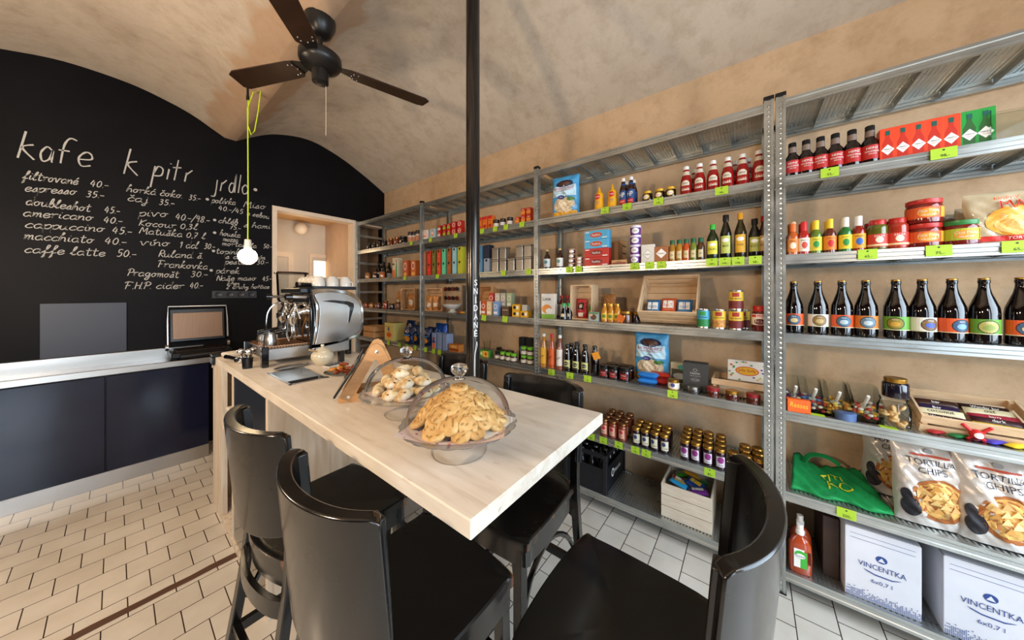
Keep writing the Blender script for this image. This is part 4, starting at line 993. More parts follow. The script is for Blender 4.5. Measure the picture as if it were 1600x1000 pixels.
q = root('tin'); MB().lathe([(.033, 0), (.035, .003), (.035, .022), (.036, .024), (.036, .034), (.033, .036), (0, .036)], n=28).build('tin_body', M('blue_tin', '5f78a8', .3, .5), q, smooth=A); put(q, 1321, 4, .03); tag(q, 'small round blue tin at the shelf edge before the sweets bins', 'tin')
COOK = M('cookie_mix', 'caa06a', .7, noise=.35, nscale=60, bump=.6, bscale=80)
t = root('glass_jar'); MB().lathe([(.044, 0), (.048, .004), (.050, .02), (.050, .085), (.040, .108), (.038, .112)], n=28, cap=False).build('glass', GJ, t, smooth=A); MB().lathe([(.001, .112), (.041, .113), (.042, .124), (.001, .126)], n=28).build('lid', GJ, t, smooth=A)
MB().cyl((.0, -.051, .075), (0, -.053, .108), .003).build('clasp', STEEL, t)
put(t, 1396, 4, .06); tag(t, 'clip-top glass jar of pale cookies with a gold-lidded jar on it', 'jar')
rnd = random.Random(5)
for k in range(16):
    mb = MB(); mb.sphere((0, 0, 0), .016, (1, 1, .5), 10, 6); q = mb.build('cookie', COOK, None, smooth=True)
    a = rnd.uniform(0, 6.28); r_ = rnd.uniform(0, .03); q.location = (SX+.06+r_*math.cos(a), sy(1396, SX+.06)+r_*math.sin(a), LV[4]+.012+.0047*k); q.rotation_euler = (rnd.uniform(-.9, .9), rnd.uniform(-.9, .9), 0)
    tag(q, 'small pale cookie inside the clip-top jar, %s from the bottom' % ['first', 'second', 'third', 'fourth', 'fifth', 'sixth', 'seventh', 'eighth', 'ninth', 'tenth', 'eleventh', 'twelfth', 'thirteenth', 'fourteenth', 'fifteenth', 'sixteenth'][k], 'cookie', 'cookies inside the clip-top jar')
q = jar('preserve_jar', .040, .085, LQ('120c18'), GOLD, None, lidr=.85, lidh=.2); put(q, 1399, 4, .06, dz=.1275); tag(q, 'jar of dark preserve with gold lid standing on the cookie jar', 'jar')
def flat_tag(u, dx, lb, rot=0):
    t = empty('price_tag', lb, 'price tag', 'lime price tags lying on the shelf'); MB().rbox(-.026, .026, -.018, .018, 0, .0012, .0004).build('tag_card', LIME, t); X = SX+dx; t.location = (X, sy(u, X), LV[4]+.0012); t.rotation_euler = (0, 0, -PI/2+rot)
flat_tag(1243, .0+.02, 'blank lime tag lying before the orange sweets carton') if False else None
flat_tag(1277, .022, 'lime tag lying flat before the second sweets bin'); flat_tag(1388, .0+.016, 'lime tag lying flat before the cookie jar')
t = slat_crate('wooden_crate', .29, .20, .085, CW, 2); CR = Matrix.Translation((SX+.155, -.715, LV[4]+.032)) @ Matrix.Rotation(-PI/2, 4, 'Z') @ Matrix.Rotation(math.radians(22), 4, 'X')
t.matrix_world = CR; tag(t, 'slatted wooden crate tilted forward, full of wrapped bars', 'crate')
BR_ = [(-.075, -.055, '3b2019', 'Wonder bar'), (-.075, -.022, 'd8cba4', 'coconut'), (-.075, .012, '2a1a3a', 'Bar'), (-.07, .045, '3a1f17', 'bar'), (.06, -.062, 'd9b32a', 'LEMON'), (.062, -.032, '3d1d1f', 'dark'), (.064, -.003, 'a12a3a', 'berry'), (.06, .026, 'cfc39a', 'oat'), (.058, .056, '2e1a18', 'Wonder bar'), (-.07, -.078, '1f6a35', 'mint')]
for i, (x, y, c_, tx) in enumerate(BR_):
    q = flow_pack('snack_bar', .125, .034, .020, C(c_, .3), [('t', tx, 0, 0, .012, WHT if c_ not in ('d8cba4', 'cfc39a', 'd9b32a') else INK, .07)], seed=i)
    q.matrix_world = CR @ Matrix.Translation((x, y, .012+(i % 2)*.005+.03)) @ Matrix.Rotation(random.uniform(-.08, .08), 4, 'Z') @ Matrix.Rotation(.35, 4, 'X')
    tag(q, {'3b2019': 'dark brown wrapped bar at left front of tilted crate', 'd8cba4': 'cream wrapped bar at the left of the tilted crate', '2a1a3a': 'dark purple wrapped bar in tilted crate', '3a1f17': 'brown wrapped bar at back left of tilted crate', 'd9b32a': 'yellow wrapped bar at the front right of the tilted crate',
      '3d1d1f': 'maroon wrapped bar behind the yellow one in crate', 'a12a3a': 'crimson wrapped bar in the tilted crate', 'cfc39a': 'oat coloured wrapped bar in the right of tilted crate', '2e1a18': 'dark wrapped bar at back right of tilted crate', '1f6a35': 'green wrapped bar at the front left of the tilted crate'}[c_], 'snack bar', 'snack bars in the tilted crate')
for i, (u, dx, c_, nm) in enumerate(((1471, .045, 'a3242a', 'red'), (1505, .04, '1f6a3a', 'dark green'), (1534, .038, '4a1a24', 'maroon'), (1562, .036, '4038a0', 'violet'), (1597, .034, 'e0c02a', 'yellow'))):
    q = flow_pack('snack_bar', .115, .032, .016, C(c_, .3), [('t', 'Bar', 0, 0, .010, WHT, .03)], seed=20+i); put(q, u, 4, dx+.025, .75); tag(q, '%s wrapped bar lying flat on the shelf before the tilted crate' % nm, 'snack bar', 'snack bars lying before the crate')
t = root('toy_figure'); mb = MB(); mb.sphere((0, 0, .028), .019, (1, .9, 1)); mb.build('body', RED, t, smooth=True)
for sx in (-1, 1):
    mb = MB(); mb.cyl((sx*.012, 0, .036), (sx*.03, 0, .058), .005, .007, 8); mb.sphere((sx*.031, 0, .06), .008, n=8, m=6); mb.build('arm', RED, t, smooth=A)
    mb = MB(); mb.cyl((sx*.008, 0, .016), (sx*.022, -.006, .004), .006, .008, 8); mb.build('leg', RED, t, smooth=A)
decal('white_badge', [('e', 0, .028, .012, .011, WHT)], cylm(.0195), t); put(t, 1526, 4, .038); tag(t, 'small red toy figure with raised arms before the bar crate', 'toy')
# level 5: green bag, tortilla chips
GB = M('green_fabric_bag', '0d8a44', .75, noise=.2, nscale=18, bump=.5, bscale=25)
t = root('tote_bag'); mb = MB(); rnd = random.Random(2)
def gb(u, v, s_=1):
    x = (u-.5)*.34*(1-.25*v); z = .012+.065*v*(1-.35*math.sin(u*3))*(1+.25*math.sin(u*9+1))+.006*math.sin(u*31+v*17)
    return (x, -.115+.26*v+.012*math.sin(u*14), z)
mb.grid(gb, 26, 18); mb.grid(lambda u, v: (gb(1-u, v)[0], gb(1-u, v)[1]+(.01 if v > .9 else 0), .002), 26, 18)
n_ = 27
vs0 = len(mb.v)//2
for i in range(26): mb.f.append([i, vs0+26-i, vs0+25-i, i+1]); mb.mi.append(0)
for i in range(26): a = 18*27+i; mb.f.append([a, a+1, vs0+18*27+25-i, vs0+18*27+26-i]); mb.mi.append(0)
for j in range(18):
    mb.f.append([j*27, (j+1)*27, vs0+(j+1)*27+26, vs0+j*27+26]); mb.mi.append(0); mb.f.append([j*27+26, vs0+j*27, vs0+(j+1)*27, (j+1)*27+26]); mb.mi.append(0)
mb.build('bag_body', GB, t, smooth=True)
def gbm(x, y, e):
    p_ = gb(x/.34+.5, (y+.115)/.26); return (p_[0], p_[1], p_[2]+e+.005)
decal('lettering', [('t', 'TITI', .0, .035, .040, C('d8d22a'), .10), ('t', 'KO', .025, -.022, .050, C('d8d22a'), .10)], gbm, t)
mb = MB(); mb.tube(catmull([(-.09, .10, .07), (-.06, .12, .105), (.0, .125, .11), (.05, .115, .085)], 5), .012, n=4, flat=(.013, .002)); mb.build('handle', GB, t, smooth=A)
put(t, 1301, 5, .16, .05); tag(t, 'folded dark green fabric bag with yellow lettering beside the chips', 'bag')
FOIL = M('chips_foil', 'cfc6bd', .28, .25, noise=.08, nscale=14, bump=.15, bscale=18)
CHP = M('corn_chips', 'd9a85a', .5, noise=.4, nscale=30); BSK = M('basket_brown', 'a5602c', .6, noise=.2, nscale=50); TTL = M('dark_textile', '2c2a30', .6, noise=.5, nscale=40)
def chips(seed):
    w_, h = .206, .335
    sh = [('e', .016, .115, .078, .088, BSK), ('e', .016, .118, .067, .074, CHP), ('e', -.066, .070, .026, .040, TTL), ('e', -.076, .115, .014, .028, TTL),
      ('r', -.055, .283, .055, .291, C('b5452c')), ('t', 'TORTILLA', 0, .262, .023, C('2a2c3c'), .140), ('t', 'CHIPS', 0, .230, .023, C('2a2c3c'), .105), ('e', 0, .305, .013, .009, C('8b8782'))]
    for k in range(10):
        a = k*.63; x, z = .016+.042*math.cos(a)*(.5+.5*(k % 2)), .118+.045*math.sin(a)*(.5+.5*(k % 2))
        sh.append(('p', [(x-.015, z-.008), (x+.016, z-.004), (x+.002, z+.018)], (C('ecc77e'), C('c88f43'))[k % 2]))
    return pouch('chips_bag', w_, h, .10, FOIL, sh, seed=seed, crump=.005)
for i, (u, dx, rot, lb) in enumerate(((1452, .085, .12, 'white tortilla chips bag right of the green bag'), (1561, .075, .05, 'white tortilla chips bag at the right edge of picture'), (1396, .285, -.1, 'tortilla chips bag half hidden behind the left one'), (1515, .27, .05, 'tortilla chips bag standing behind between the front two'))):
    q = chips(30+i); put(q, u, 5, dx, rot); q.rotation_euler[0] = math.radians(-6); tag(q, lb, 'chips bag', 'tortilla chips bags')
price(1322, 5, '220,-', 'under the green fabric bag', .062)
# level 6: disinfectant, cartons
t = root('disinfectant_bottle'); DT = M('amber_disinfectant', 'a8401c', .1, coat=.5, spec=.6)
mb = MB(); lay = [(.0, .040, .022), (.006, .043, .026), (.09, .044, .028), (.14, .041, .026), (.165, .030, .020), (.180, .014, .013), (.19, .013, .013)]
vs = []; k = 20
for z, a, b in lay:
    for i in range(k): th_ = 2*PI*i/k; vs.append((a*(abs(math.sin(th_))**.7)*(1 if math.sin(th_) > 0 else -1), -b*(abs(math.cos(th_))**.7)*(1 if math.cos(th_) > 0 else -1), z))
fs = [tuple(range(k-1, -1, -1)), tuple((len(lay)-1)*k+i for i in range(k))]
for j in range(len(lay)-1):
    for i in range(k): fs.append((j*k+i, j*k+(i+1) % k, (j+1)*k+(i+1) % k, (j+1)*k+i))
mb.add(vs, fs); mb.build('bottle_body', DT, t, smooth=A)
MB().lathe([(.016, .186), (.016, .205), (.013, .208), (.013, .232), (.012, .234), (0, .234)], n=18).build('cap', C('e6e2dc', .3), t, smooth=A)
decal('label', [('r', -.028, .035, .010, .125, WHT), ('r', -.004, .035, .020, .115, C('3fae3a')), ('e', -.004, .098, .022, .020, C('3fae3a')), ('e', -.004, .092, .018, .012, WHT), ('t', 'Dettol', -.004, .092, .010, C('1d5a8a'), .03)], flat(.0285), t)
MB().box(.026, .034, -.0295, -.028, .06, .12).build('grip_recess', C('4a1408', .3), t)
put(t, 1250, 6, .045, .1); tag(t, 'amber disinfectant bottle with white cap on the bottom shelf', 'bottle')
q = copy_tree(t); put(q, 1250, 6, .13, .1); tag(q, 'second amber disinfectant bottle behind the front one', 'bottle')
CB = M('white_cardboard', 'd6d6dc', .75, noise=.04, nscale=8); VB = C('2c4686', .7)
def carton():
    w_, d, h = .222, .27, .315
    sh = [('r', -.095, .288, .095, .2895, VB), ('r', -.095, .268, .095, .2695, VB), ('e', 0, .205, .017, .016, VB), ('p', [(-.011, .196), (.011, .196), (0, .214)], CB), ('t', 'VINCENTKA', 0, .165, .022, VB, .14),
      ('p', [(-.055, .145), (-.02, .134), (.03, .133), (.058, .142), (.05, .137), (.03, .128), (-.02, .129), (-.045, .137)], VB), ('t', '6x0,7 l', .0, .100, .019, VB, .075)]
    rnd = random.Random(9)
    for i in range(44):
        for j in range(9):
            x = -.108+i*.005
            if rnd.random() < (1.15-j*.16)*(1 if abs(x+.08) > .03 or j < 5 else 1.4): sh.append(('r', x, .006+j*.0062, x+.0032, .0098+j*.0062, VB))
    t = box('cardboard_box', w_, d, h, CB, sh, r=.003)
    MB().box(-w_/2+.004, w_/2-.004, -d/2-.0005, -d/2+.02, h-.001, h+.0008).build('flap', CB, t)
    return t
p = carton()
for i, (u, rot) in enumerate(((1361, .02), (1517, .0))):
    q = p if i == 0 else copy_tree(p); put(q, u, 6, .16, rot); tag(q, ('white and blue mineral water carton, left of the two under the chips', 'white and blue mineral water carton at the bottom right corner')[i], 'box', 'white water cartons on the bottom shelf')
q = box('dark_board', .055, .26, .29, M('dark_stained_wood', '3c2a22', .5, noise=.3, nscale=10), r=.002, part='board'); put(q, 1290, 6, .22, 0); tag(q, 'dark brown wooden box between the disinfectant and first carton', 'box')
# ================= goods on the long rack, bay next to the double post =================
def ricebag():
    LB = M('rice_bag_blue', '4f9fd0', .3, noise=.12, nscale=10); w_, h = .222, .315
    RC = M('rice_picture', 'd8c2a0', .6, noise=.35, nscale=70)
    sh = [('r', -.10, .004, .10, .040, C('e2a52b')), ('e', .0, .085, .088, .058, RC), ('e', .055, .125, .03, .015, C('4a7a3a')), ('r', -.095, .15, .095, .235, C('bfe0ee')), ('e', 0, .25, .07, .028, C('2b2444')), ('e', 0, .25, .05, .018, C('5a3a2a')),
      ('t', 'BASMATI RICE', 0, .212, .018, RED, .165), ('t', 'SUPER KERNEL BASMATI', 0, .194, .008, RED, .14), ('t', 'rice', 0, .172, .015, C('8a6a55'), .05), ('e', -.02, .145, .026, .015, C('2a2f6a')), ('t', '5 kg', -.02, .145, .011, WHT, .03)]
    return pouch('rice_bag', w_, h, .085, LB, sh, seed=3, crump=.005)
p = ricebag(); put(p, 884, 1, .075, .12); tag(p, 'large blue basmati rice bag on the upper shelf by the post', 'rice bag', 'blue basmati rice bags')
q = copy_tree(p); put(q, 1018, 4, .20, -.02); tag(q, 'large blue basmati rice bag behind the small blue packets', 'rice bag', 'blue basmati rice bags')
price(862, 1, '', 'under the upper blue rice bag', .05) if False else None
MY = M('mustard_yellow', 'e3a41c', .35)
p = bottle('mustard_bottle', [(.030, 0), (.034, .004), (.033, .05), (.029, .075), (.032, .10), (.028, .118), (.016, .128), (.012, .135), (.005, .160), (.003, .166)], MY, MY, .1645, None, None,
  [('e', 0, .092, .020, .018, RED), ('t', 'Frenchs', 0, .093, .011, WHT, .034), ('t', 'CLASSIC', 0, .055, .007, BLU, .03), ('t', 'YELLOW', 0, .042, .006, BLU, .026)], capr=.003, rl=.032)
row(p, [936.5, 957], 1, 'yellow squeeze mustard bottle, @ of the pair on upper shelf', 'mustard bottle', 'yellow mustard bottles', .05)
p = bottle('brown_sauce_bottle', [(.022, 0), (.026, .003), (.026, .105), (.022, .125), (.013, .15), (.012, .186)], LQ('2a120c'), C('e6e2dc'), .165, C('26457a'), (.012, .10), [('r', -.022, .012, .022, .04, RED), ('t', 'HP', 0, .072, .030, WHT, .034), ('t', 'SAUCE', 0, .028, .008, WHT, .028)], neck=(.0205, .128, .014, .150, C('26457a')), capr=.014)
row(p, [974, 986], 1, 'brown sauce bottle with white cap and blue label, @ of the front pair', 'sauce bottle', 'blue-labelled brown sauce bottles', .05)
for i, u in enumerate((978, 990)):
    q = copy_tree(p); put(q, u, 1, .12); tag(q, 'brown sauce bottle behind the front pair, '+('left', 'right')[i]+' one of the back two', 'sauce bottle', 'blue-labelled brown sauce bottles')
p = jar('spread_jar', .030, .068, LQ('1c0f08'), M('yellow_lid', 'd9a81f', .35), None, lidr=.78, lidh=.2, shapes=[('e', 0, .028, .021, .017, C('c8a63a')), ('e', 0, .028, .015, .011, WHT), ('t', 'Marmite', 0, .028, .006, RED, .024)])
row(p, [1012, 1031, 1048], 1, 'squat dark spread jar with yellow lid, @ of three', 'spread jar', 'yellow-lidded spread jars', .045)
KR = M('ketchup_red', '8e1210', .18, coat=.5)
KL = [('r', -.021, .026, .021, .074, C('d9cdb8')), ('e', 0, .074, .017, .011, C('d9cdb8')), ('t', 'HEINZ', 0, .068, .008, INK, .030), ('t', 'KETCHUP', 0, .053, .006, RED, .034), ('e', 0, .038, .005, .005, RED)]
p = bottle('ketchup_bottle', [(.027, 0), (.031, .003), (.032, .05), (.029, .09), (.019, .128), (.015, .145), (.0145, .172)], KR, C('e6e2dc', .35), .153, None, None, KL, neck=(.0225, .118, .0165, .142, C('cfc2ae')), capr=.016, rl=.031)
row(p, [1072, 1093, 1114, 1137, 1160, 1186], 1, 'red ketchup bottle with white cap, @ of six front ones', 'ketchup bottle', 'red ketchup bottles', .05)
for i, u in enumerate((1085, 1147, 1168)):
    q = copy_tree(p); put(q, u, 1, .135); tag(q, 'red ketchup bottle in the back row, %s of three behind the front six' % ctr(i, 3), 'ketchup bottle', 'red ketchup bottles')
price(945.5, 1, '145,-', 'under the yellow mustard bottles'); price(980, 1, '95,-', 'under the brown sauce bottles'); price(1029, 1, '125,-', 'under the yellow-lidded spread jars'); price(1127.5, 1, '68,-', 'under the ketchup bottles', .06)
# level 2
p = bottle('syrup_bottle', [(.024, 0), (.027, .003), (.027, .085), (.022, .10), (.011, .118), (.010, .14), (.012, .141), (.012, .150)], LQ('30160c'), C('cfa96a'), .138, C('dcd8d0'), (.014, .078), [('e', 0, .052, .015, .014, C('5a8a8a')), ('t', 'sirup', 0, .028, .007, INK, .024)], capr=.0125)
row(p, [855, 875], 2, 'small dark bottle with white label and cork cap, @ of the pair', 'bottle', 'white-labelled cork-capped bottles', .05)
def tub(body, lidc, r, h, tx):
    t = root('tub'); MB().lathe([(r*.9, 0), (r*.96, .002), (r, h*.75), (r, h*.78)], n=22).build('tub_body', C(body), t, smooth=A)
    MB().lathe([(r*1.03, h*.76), (r*1.04, h*.98), (r*.98, h), (0, h)], n=22).build('lid', C(lidc, .4), t, smooth=A)
    decal('label', [('e', 0, h*.42, r*.72, h*.30, WHT), ('t', tx, 0, h*.42, h*.15, INK, r*.95)], cylm(r), t, seg=8); return t
p = tub('5a2c22', 'b8937a', .026, .034, 'choco')
for i in range(4):
    q = p if i == 0 else copy_tree(p); put(q, 893.5, 2, .05, .1*i, .0345*i); tag(q, 'small round brown tub with white oval, %s in its stack of four' % ('lowest', 'second', 'third', 'topmost')[i], 'tub', 'stacked small brown tubs')
p = tub('9a4a30', 'd0c2b0', .024, .024, 'pate')
for i in range(3):
    q = p if i == 0 else copy_tree(p); put(q, 906, 2, .05, .1*i, .0245*i); tag(q, 'low brown and white tub beside the taller stack, %s of three stacked' % ('lowest', 'middle', 'topmost')[i], 'tub', 'low stacked tubs')
def bx4(c_): return box('pasta_carton', .175, .06, .062, C(c_, .35), [('e', 0, .031, .045, .018, C('b8452c') if c_ != 'b3201c' else C('7d1413')), ('t', 'Pastificio', 0, .031, .015, WHT, .06), ('r', -.08, .05, -.05, .056, WHT), ('r', .045, .006, .08, .012, WHT)])
pr_ = bx4('b3201c'); pb = bx4('4aa3cc'); four = (pr_, copy_tree(pr_), pb, copy_tree(pb))
for i in range(4):
    q = four[i]; put(q, 934, 2, .055, random.uniform(-.03, .03), .0625*i); tag(q, ('red flat carton lowest in the stack of four', 'red flat carton second from the bottom of stack', 'light blue flat carton third up in the stack', 'light blue flat carton topmost of the stack of four')[i], 'carton', 'stacked red and blue cartons')
q = box('carton', .06, .08, .17, C('8a5a33'), r=.002); put(q, 962, 2, .16, 0); tag(q, 'plain brown carton behind the red and blue stack', 'carton')
q = slat_crate('wooden_crate', .10, .10, .20, CW2, 4); put(q, 966, 2, .28, 0); tag(q, 'small upright slatted crate at the back between cartons and purple tubs', 'crate')
q = box('flat_packet', .10, .05, .032, C('b98a5a', .4), [('r', -.045, .004, .045, .014, C('7a2a1c')), ('t', 'sunka', 0, .021, .010, INK, .06)]); put(q, 969, 2, .045, 0); tag(q, 'flat brown packet between the red cartons and purple tubs', 'packet')
p = tub('6a2a86', 'dcd2dc', .033, .062, 'tea')
for i in range(4):
    q = p if i == 0 else copy_tree(p); put(q, 993, 2, .05, .08*i, .0625*i); tag(q, 'purple and white round tub, %s in the tall stack of four' % ('lowest', 'second', 'third', 'topmost')[i], 'tub', 'stacked purple tubs')
for u, c_, d_, lb in ((1013, C('d8d2c6'), WHT, 'white square box with diamond print next to purple tubs'), (1034, C('9a5a30'), WHT, 'brown square box with white diamond beside the white one')):
    q = box('sweets_box', .078, .03, .118 if u < 1020 else .098, c_, [('p', [(-.030, .055), (0, .025), (.030, .055), (0, .085)], INK if u < 1020 else d_), ('p', [(-.028, .055), (0, .027), (.028, .055), (0, .083)], WHT), ('t', 'Maldon', 0, .055, .009, INK, .044)]); put(q, u, 2, .04, .02); tag(q, lb, 'box')
for i, (u, c_) in enumerate(((1050.5, '9a6a1c'), (1061.5, 'a8741e'), (1072.5, 'b8481c'), (1083.5, '6f7d2a'), (1095, '4a2a18'))):
    q = bottle('infused_oil_bottle', [(.0195, 0), (.020, .002), (.0195, .085), (.012, .105), (.011, .112), (.011, .130)], LQ(c_), C('1a5a38'), .106, None, None, [('r', -.012, .018, .012, .062, C('cdb98a')), ('t', 'olej', 0, .04, .009, INK, .018)], capr=.0135)
    put(q, u, 2, .045); tag(q, 'small square infused oil bottle with green cap, %s of five' % ctr(i, 5), 'oil bottle', 'small green-capped oil bottles')
OB_ = [(1113.5, '1e2a10', C('3fae3a'), .20, C('d9d23a'), 'dark olive oil bottle with green cap and yellow label', 'OLIO', .030), (1134, '0c0d08', BLK, .245, C('b9bf5a'), 'tall black-capped oil bottle with pale green label', 'BIO', .027),
       (1157, '2c2408', C('d99a2a'), .245, C('d9a52a'), 'tall oil bottle with orange-yellow cap and label', 'OLEJ', .028), (1179, '0f0f0c', BLK, .205, C('a9a94a'), 'black-capped vinegar bottle with olive label', 'ACETO', .027), (1194, '2a0c0a', C('8e1a14'), .215, C('b9935a'), 'dark vinegar bottle with red cap nearest the double post', 'BALSAM', .024)]
for u, c_, cp, h, lc, lb, tx, r in OB_:
    q = bottle('oil_bottle', [(r*.93, 0), (r, .004), (r, h*.58), (r*.8, h*.68), (.013, h*.80), (.0115, h*.84), (.0125, h)], LQ(c_), cp, h*.86, lc, (.03, h*.52), [('e', 0, h*.42, r*.6, h*.045, WHT), ('t', tx, 0, h*.29, .012, INK, r*1.3)], ang=.9, capr=.0145)
    put(q, u, 2, .055); tag(q, lb, 'oil bottle', 'tall oil and vinegar bottles')
for i, (u, t_, wh) in enumerate(((890, '79,-', 'under the brown tub stack'), (904.5, '65,-', 'under the low brown and white tubs'), (992, '105,-', 'under the purple tubs'), (1015, '119,-', 'under the white diamond box'), (1033.5, '119,-', 'under the brown diamond box'), (1112.5, '189,-', 'under the green-capped olive oil'), (1132.5, '199,-', 'under the tall black-capped oil'), (1153.5, '108,-', 'under the orange-capped oil'), (1180, '68,-', 'under the vinegar bottles'))):
    price(u, 2, t_, wh, .053)
# level 3
q = box('cereal_carton', .115, .04, .195, C('ddd5c8'), [('r', -.057, 0, .057, .035, C('7da83a')), ('e', -.01, .075, .042, .035, C('e08a3a')), ('e', .01, .06, .03, .022, C('e6e0d2')), ('t', 'Linie', -.01, .155, .028, INK, .07)]); put(q, 858, 3, .055, .1); tag(q, 'white and green cereal carton with orange picture by the post', 'carton')
for i, u in enumerate((869, 878, 887)):
    q = bottle('dressing_bottle', [(.02, 0), (.021, .003), (.021, .12), (.010, .155), (.010, .18)], LQ('6a1a14'), RED, .16, C('d8cfc4'), (.02, .11), capr=.012); put(q, u, 3, .16); tag(q, 'red-capped bottle standing behind the soy sauce, %s of three' % ctr(i, 3), 'bottle', 'red-capped bottles at the back')
p = bottle('soy_sauce_bottle', [(.026, 0), (.029, .004), (.027, .04), (.018, .075), (.014, .095), (.015, .122)], LQ('0e0605'), C('2f8f45', .35), .098, None, None, [('r', -.014, .022, .014, .045, C('c8b890'))], capr=.0165)
row(p, [881, 889], 3, 'small flared soy sauce bottle with green cap, @ of the pair', 'soy sauce bottle', 'green-capped soy sauce bottles', [.04, .085])
t = slat_crate('wooden_crate', .175, .26, .12, CW, 3); t.matrix_world = Matrix.Translation((SX+.20, sy(918, SX+.2), LV[3]+.132)) @ Matrix.Rotation(-PI/2, 4, 'Z') @ Matrix.Rotation(math.radians(90), 4, 'X')
tag(t, 'wooden crate standing on its side around the red packets', 'crate')
q = pouch('tea_packet', .085, .155, .035, C('b3242a', .35), [('r', -.022, .075, .022, .125, INK), ('e', 0, .10, .013, .015, C('c9b9a0')), ('r', -.02, .02, .02, .05, C('e6dcd0'))], seed=8); put(q, 909, 3, .16); tag(q, 'red packet with black square emblem inside the upright crate', 'packet')
q = pouch('tea_packet', .06, .10, .03, C('3f8a3a', .35), [('e', 0, .05, .018, .02, YEL)], seed=9); put(q, 926, 3, .19); tag(q, 'green packet beside the red one in the upright crate', 'packet')
q = box('photo_carton', .075, .04, .065, C('9aa8a0'), [('e', 0, .03, .022, .02, C('5a3a2a')), ('e', -.02, .045, .015, .01, C('c9a08a')), ('r', -.036, .052, .036, .062, C('3f7a4a'))]); put(q, 929, 3, .05); tag(q, 'small pale carton with photo print before the upright crate', 'carton')
HN = LQ('b8791c', .08)
p = bottle('honey_syrup_bottle', [(.021, 0), (.024, .003), (.024, .07), (.018, .09), (.0105, .105), (.0105, .126)], HN, GOLD, .112, C('d9b03a'), (.018, .062), [('e', 0, .04, .013, .012, C('5a7a2a'))], ang=1.0, capr=.0125)
row(p, [945, 955, 965], 3, 'small golden syrup bottle, @ of three in front row', 'syrup bottle', 'golden syrup bottles', .05)
for i, u in enumerate((951, 962)):
    q = copy_tree(p); put(q, u, 3, .11); tag(q, 'small golden syrup bottle in the row behind, %s one' % ('left', 'right')[i], 'syrup bottle', 'golden syrup bottles')
q = pouch('nut_pouch', .09, .19, .05, M('kraft_pouch', 'a06a34', .5, noise=.2), [('r', -.03, .04, .03, .09, C('d8c8a0'))], seed=12); put(q, 953, 3, .22); tag(q, 'brown paper pouch behind the golden syrup bottles', 'pouch')
q = jar('honey_jar', .038, .078, LQ('4a2408'), GOLD, None, lidr=.9, lidh=.2); put(q, 978, 3, .055)
tg = MB().rbox(-.024, .024, -.001, .001, -.048, 0, .0005); o_ = tg.build('orange_tag', C('c8641e', .7), q); o_.location = (-.012, -.041, .052); o_.rotation_euler = (0, .45, 0); tag(q, 'dark honey jar with gold lid and orange card tag', 'jar')
q2 = jar('honey_jar', .034, .07, LQ('2a1408'), GOLD, None, lidr=.9, lidh=.2); put(q2, 993, 3, .13); tag(q2, 'dark jar behind the tilted crate corner', 'jar')
t = slat_crate('wooden_crate', .33, .30, .12, CW, 3); T_ = Matrix.Translation((SX+.200, sy(1046, SX+.17), LV[3]+.128)) @ Matrix.Rotation(-PI/2+.03, 4, 'Z') @ Matrix.Rotation(math.radians(52), 4, 'X'); t.matrix_world = T_
tag(t, 'large slatted wooden crate tilted up, packets inside, on the middle shelf', 'crate')
t2 = t
for i, (x, y, c_, tx, lb) in enumerate(((-.09, -.055, '2a6a9a', 'oats', 'blue packet at the left inside the large tilted crate'), (0, -.04, 'c8552a', 'SALT', 'orange and white packet in the middle of the large tilted crate'), (.09, -.05, '2a74b0', 'cukr', 'bright blue packet at the right inside the large tilted crate'))):
    q = flow_pack('packet', .085, .11, .05, C(c_, .35), [('r', -.03, -.02, .03, .03, WHT), ('t', tx, 0, .0, .018, C(c_), .05)], seed=40+i); q.matrix_world = T_ @ Matrix.Translation((x, y, .015)) @ Matrix.Rotation(.25, 4, 'X'); tag(q, lb, 'packet')
def can(c1, c2, tx, bc):
    t = root('food_can'); r, h = .033, .107
    MB().lathe([(r*.96, 0), (r, .001), (r, .004), (r*.98, .006), (r*.98, h-.006), (r, h-.004), (r, h-.001), (r*.94, h), (r*.93, h-.003), (0, h-.003)], n=26).build('can_body', STEEL, t, smooth=A)
    decal('label', [('r', -r*3.1, .008, r*3.1, h-.008, c1), ('r', -r*2.4, .008, r*2.4, .05, bc), ('r', -.016, .072, .016, .094, c2), ('t', tx, 0, .062, .008, INK, .05)], cylm(r*.98), t, seg=24); return t
BN = M('bean_print', '6a1c18', .5, noise=.5, nscale=90); CK = M('chickpea_print', 'b9803c', .5, noise=.5, nscale=80)
p = can(C('3f9ab8'), GRN, 'coconut', C('1f7a3f')); put(p, 1099, 3, .045); tag(p, 'green and blue food can right of the large tilted crate', 'can', 'food cans')
p = can(C('d9b233'), C('a02a1c'), 'CHICK PEAS', CK); put(p, 1123.5, 3, .045); tag(p, 'yellow can of chick peas on the middle shelf', 'can', 'food cans')
p = can(C('d9b233'), C('a02a1c'), 'RED BEANS', BN)
for i in range(2):
    q = p if i == 0 else copy_tree(p); put(q, 1150, 3, .045, 0, .1075*i); tag(q, 'yellow and dark red bean can, %s of the stacked pair' % ('lower', 'upper')[i], 'can', 'food cans')
q = copy_tree(p); put(q, 1160, 3, .125); tag(q, 'bean can standing in the row behind the stacked pair', 'can', 'food cans')
q = jar('sauce_jar', .034, .132, LQ('5a1008'), M('red_lid', 'b3261e', .3), C('e0d2bc'), (.25, .68), [('e', 0, .05, .024, .016, C('5a1a14')), ('r', -.04, .074, .04, .086, RED), ('t', 'Barilla', 0, .08, .009, WHT, .04)], lidr=.86, lidh=.2); put(q, 1187, 3, .045); tag(q, 'tomato sauce jar with red lid by the double post', 'jar')
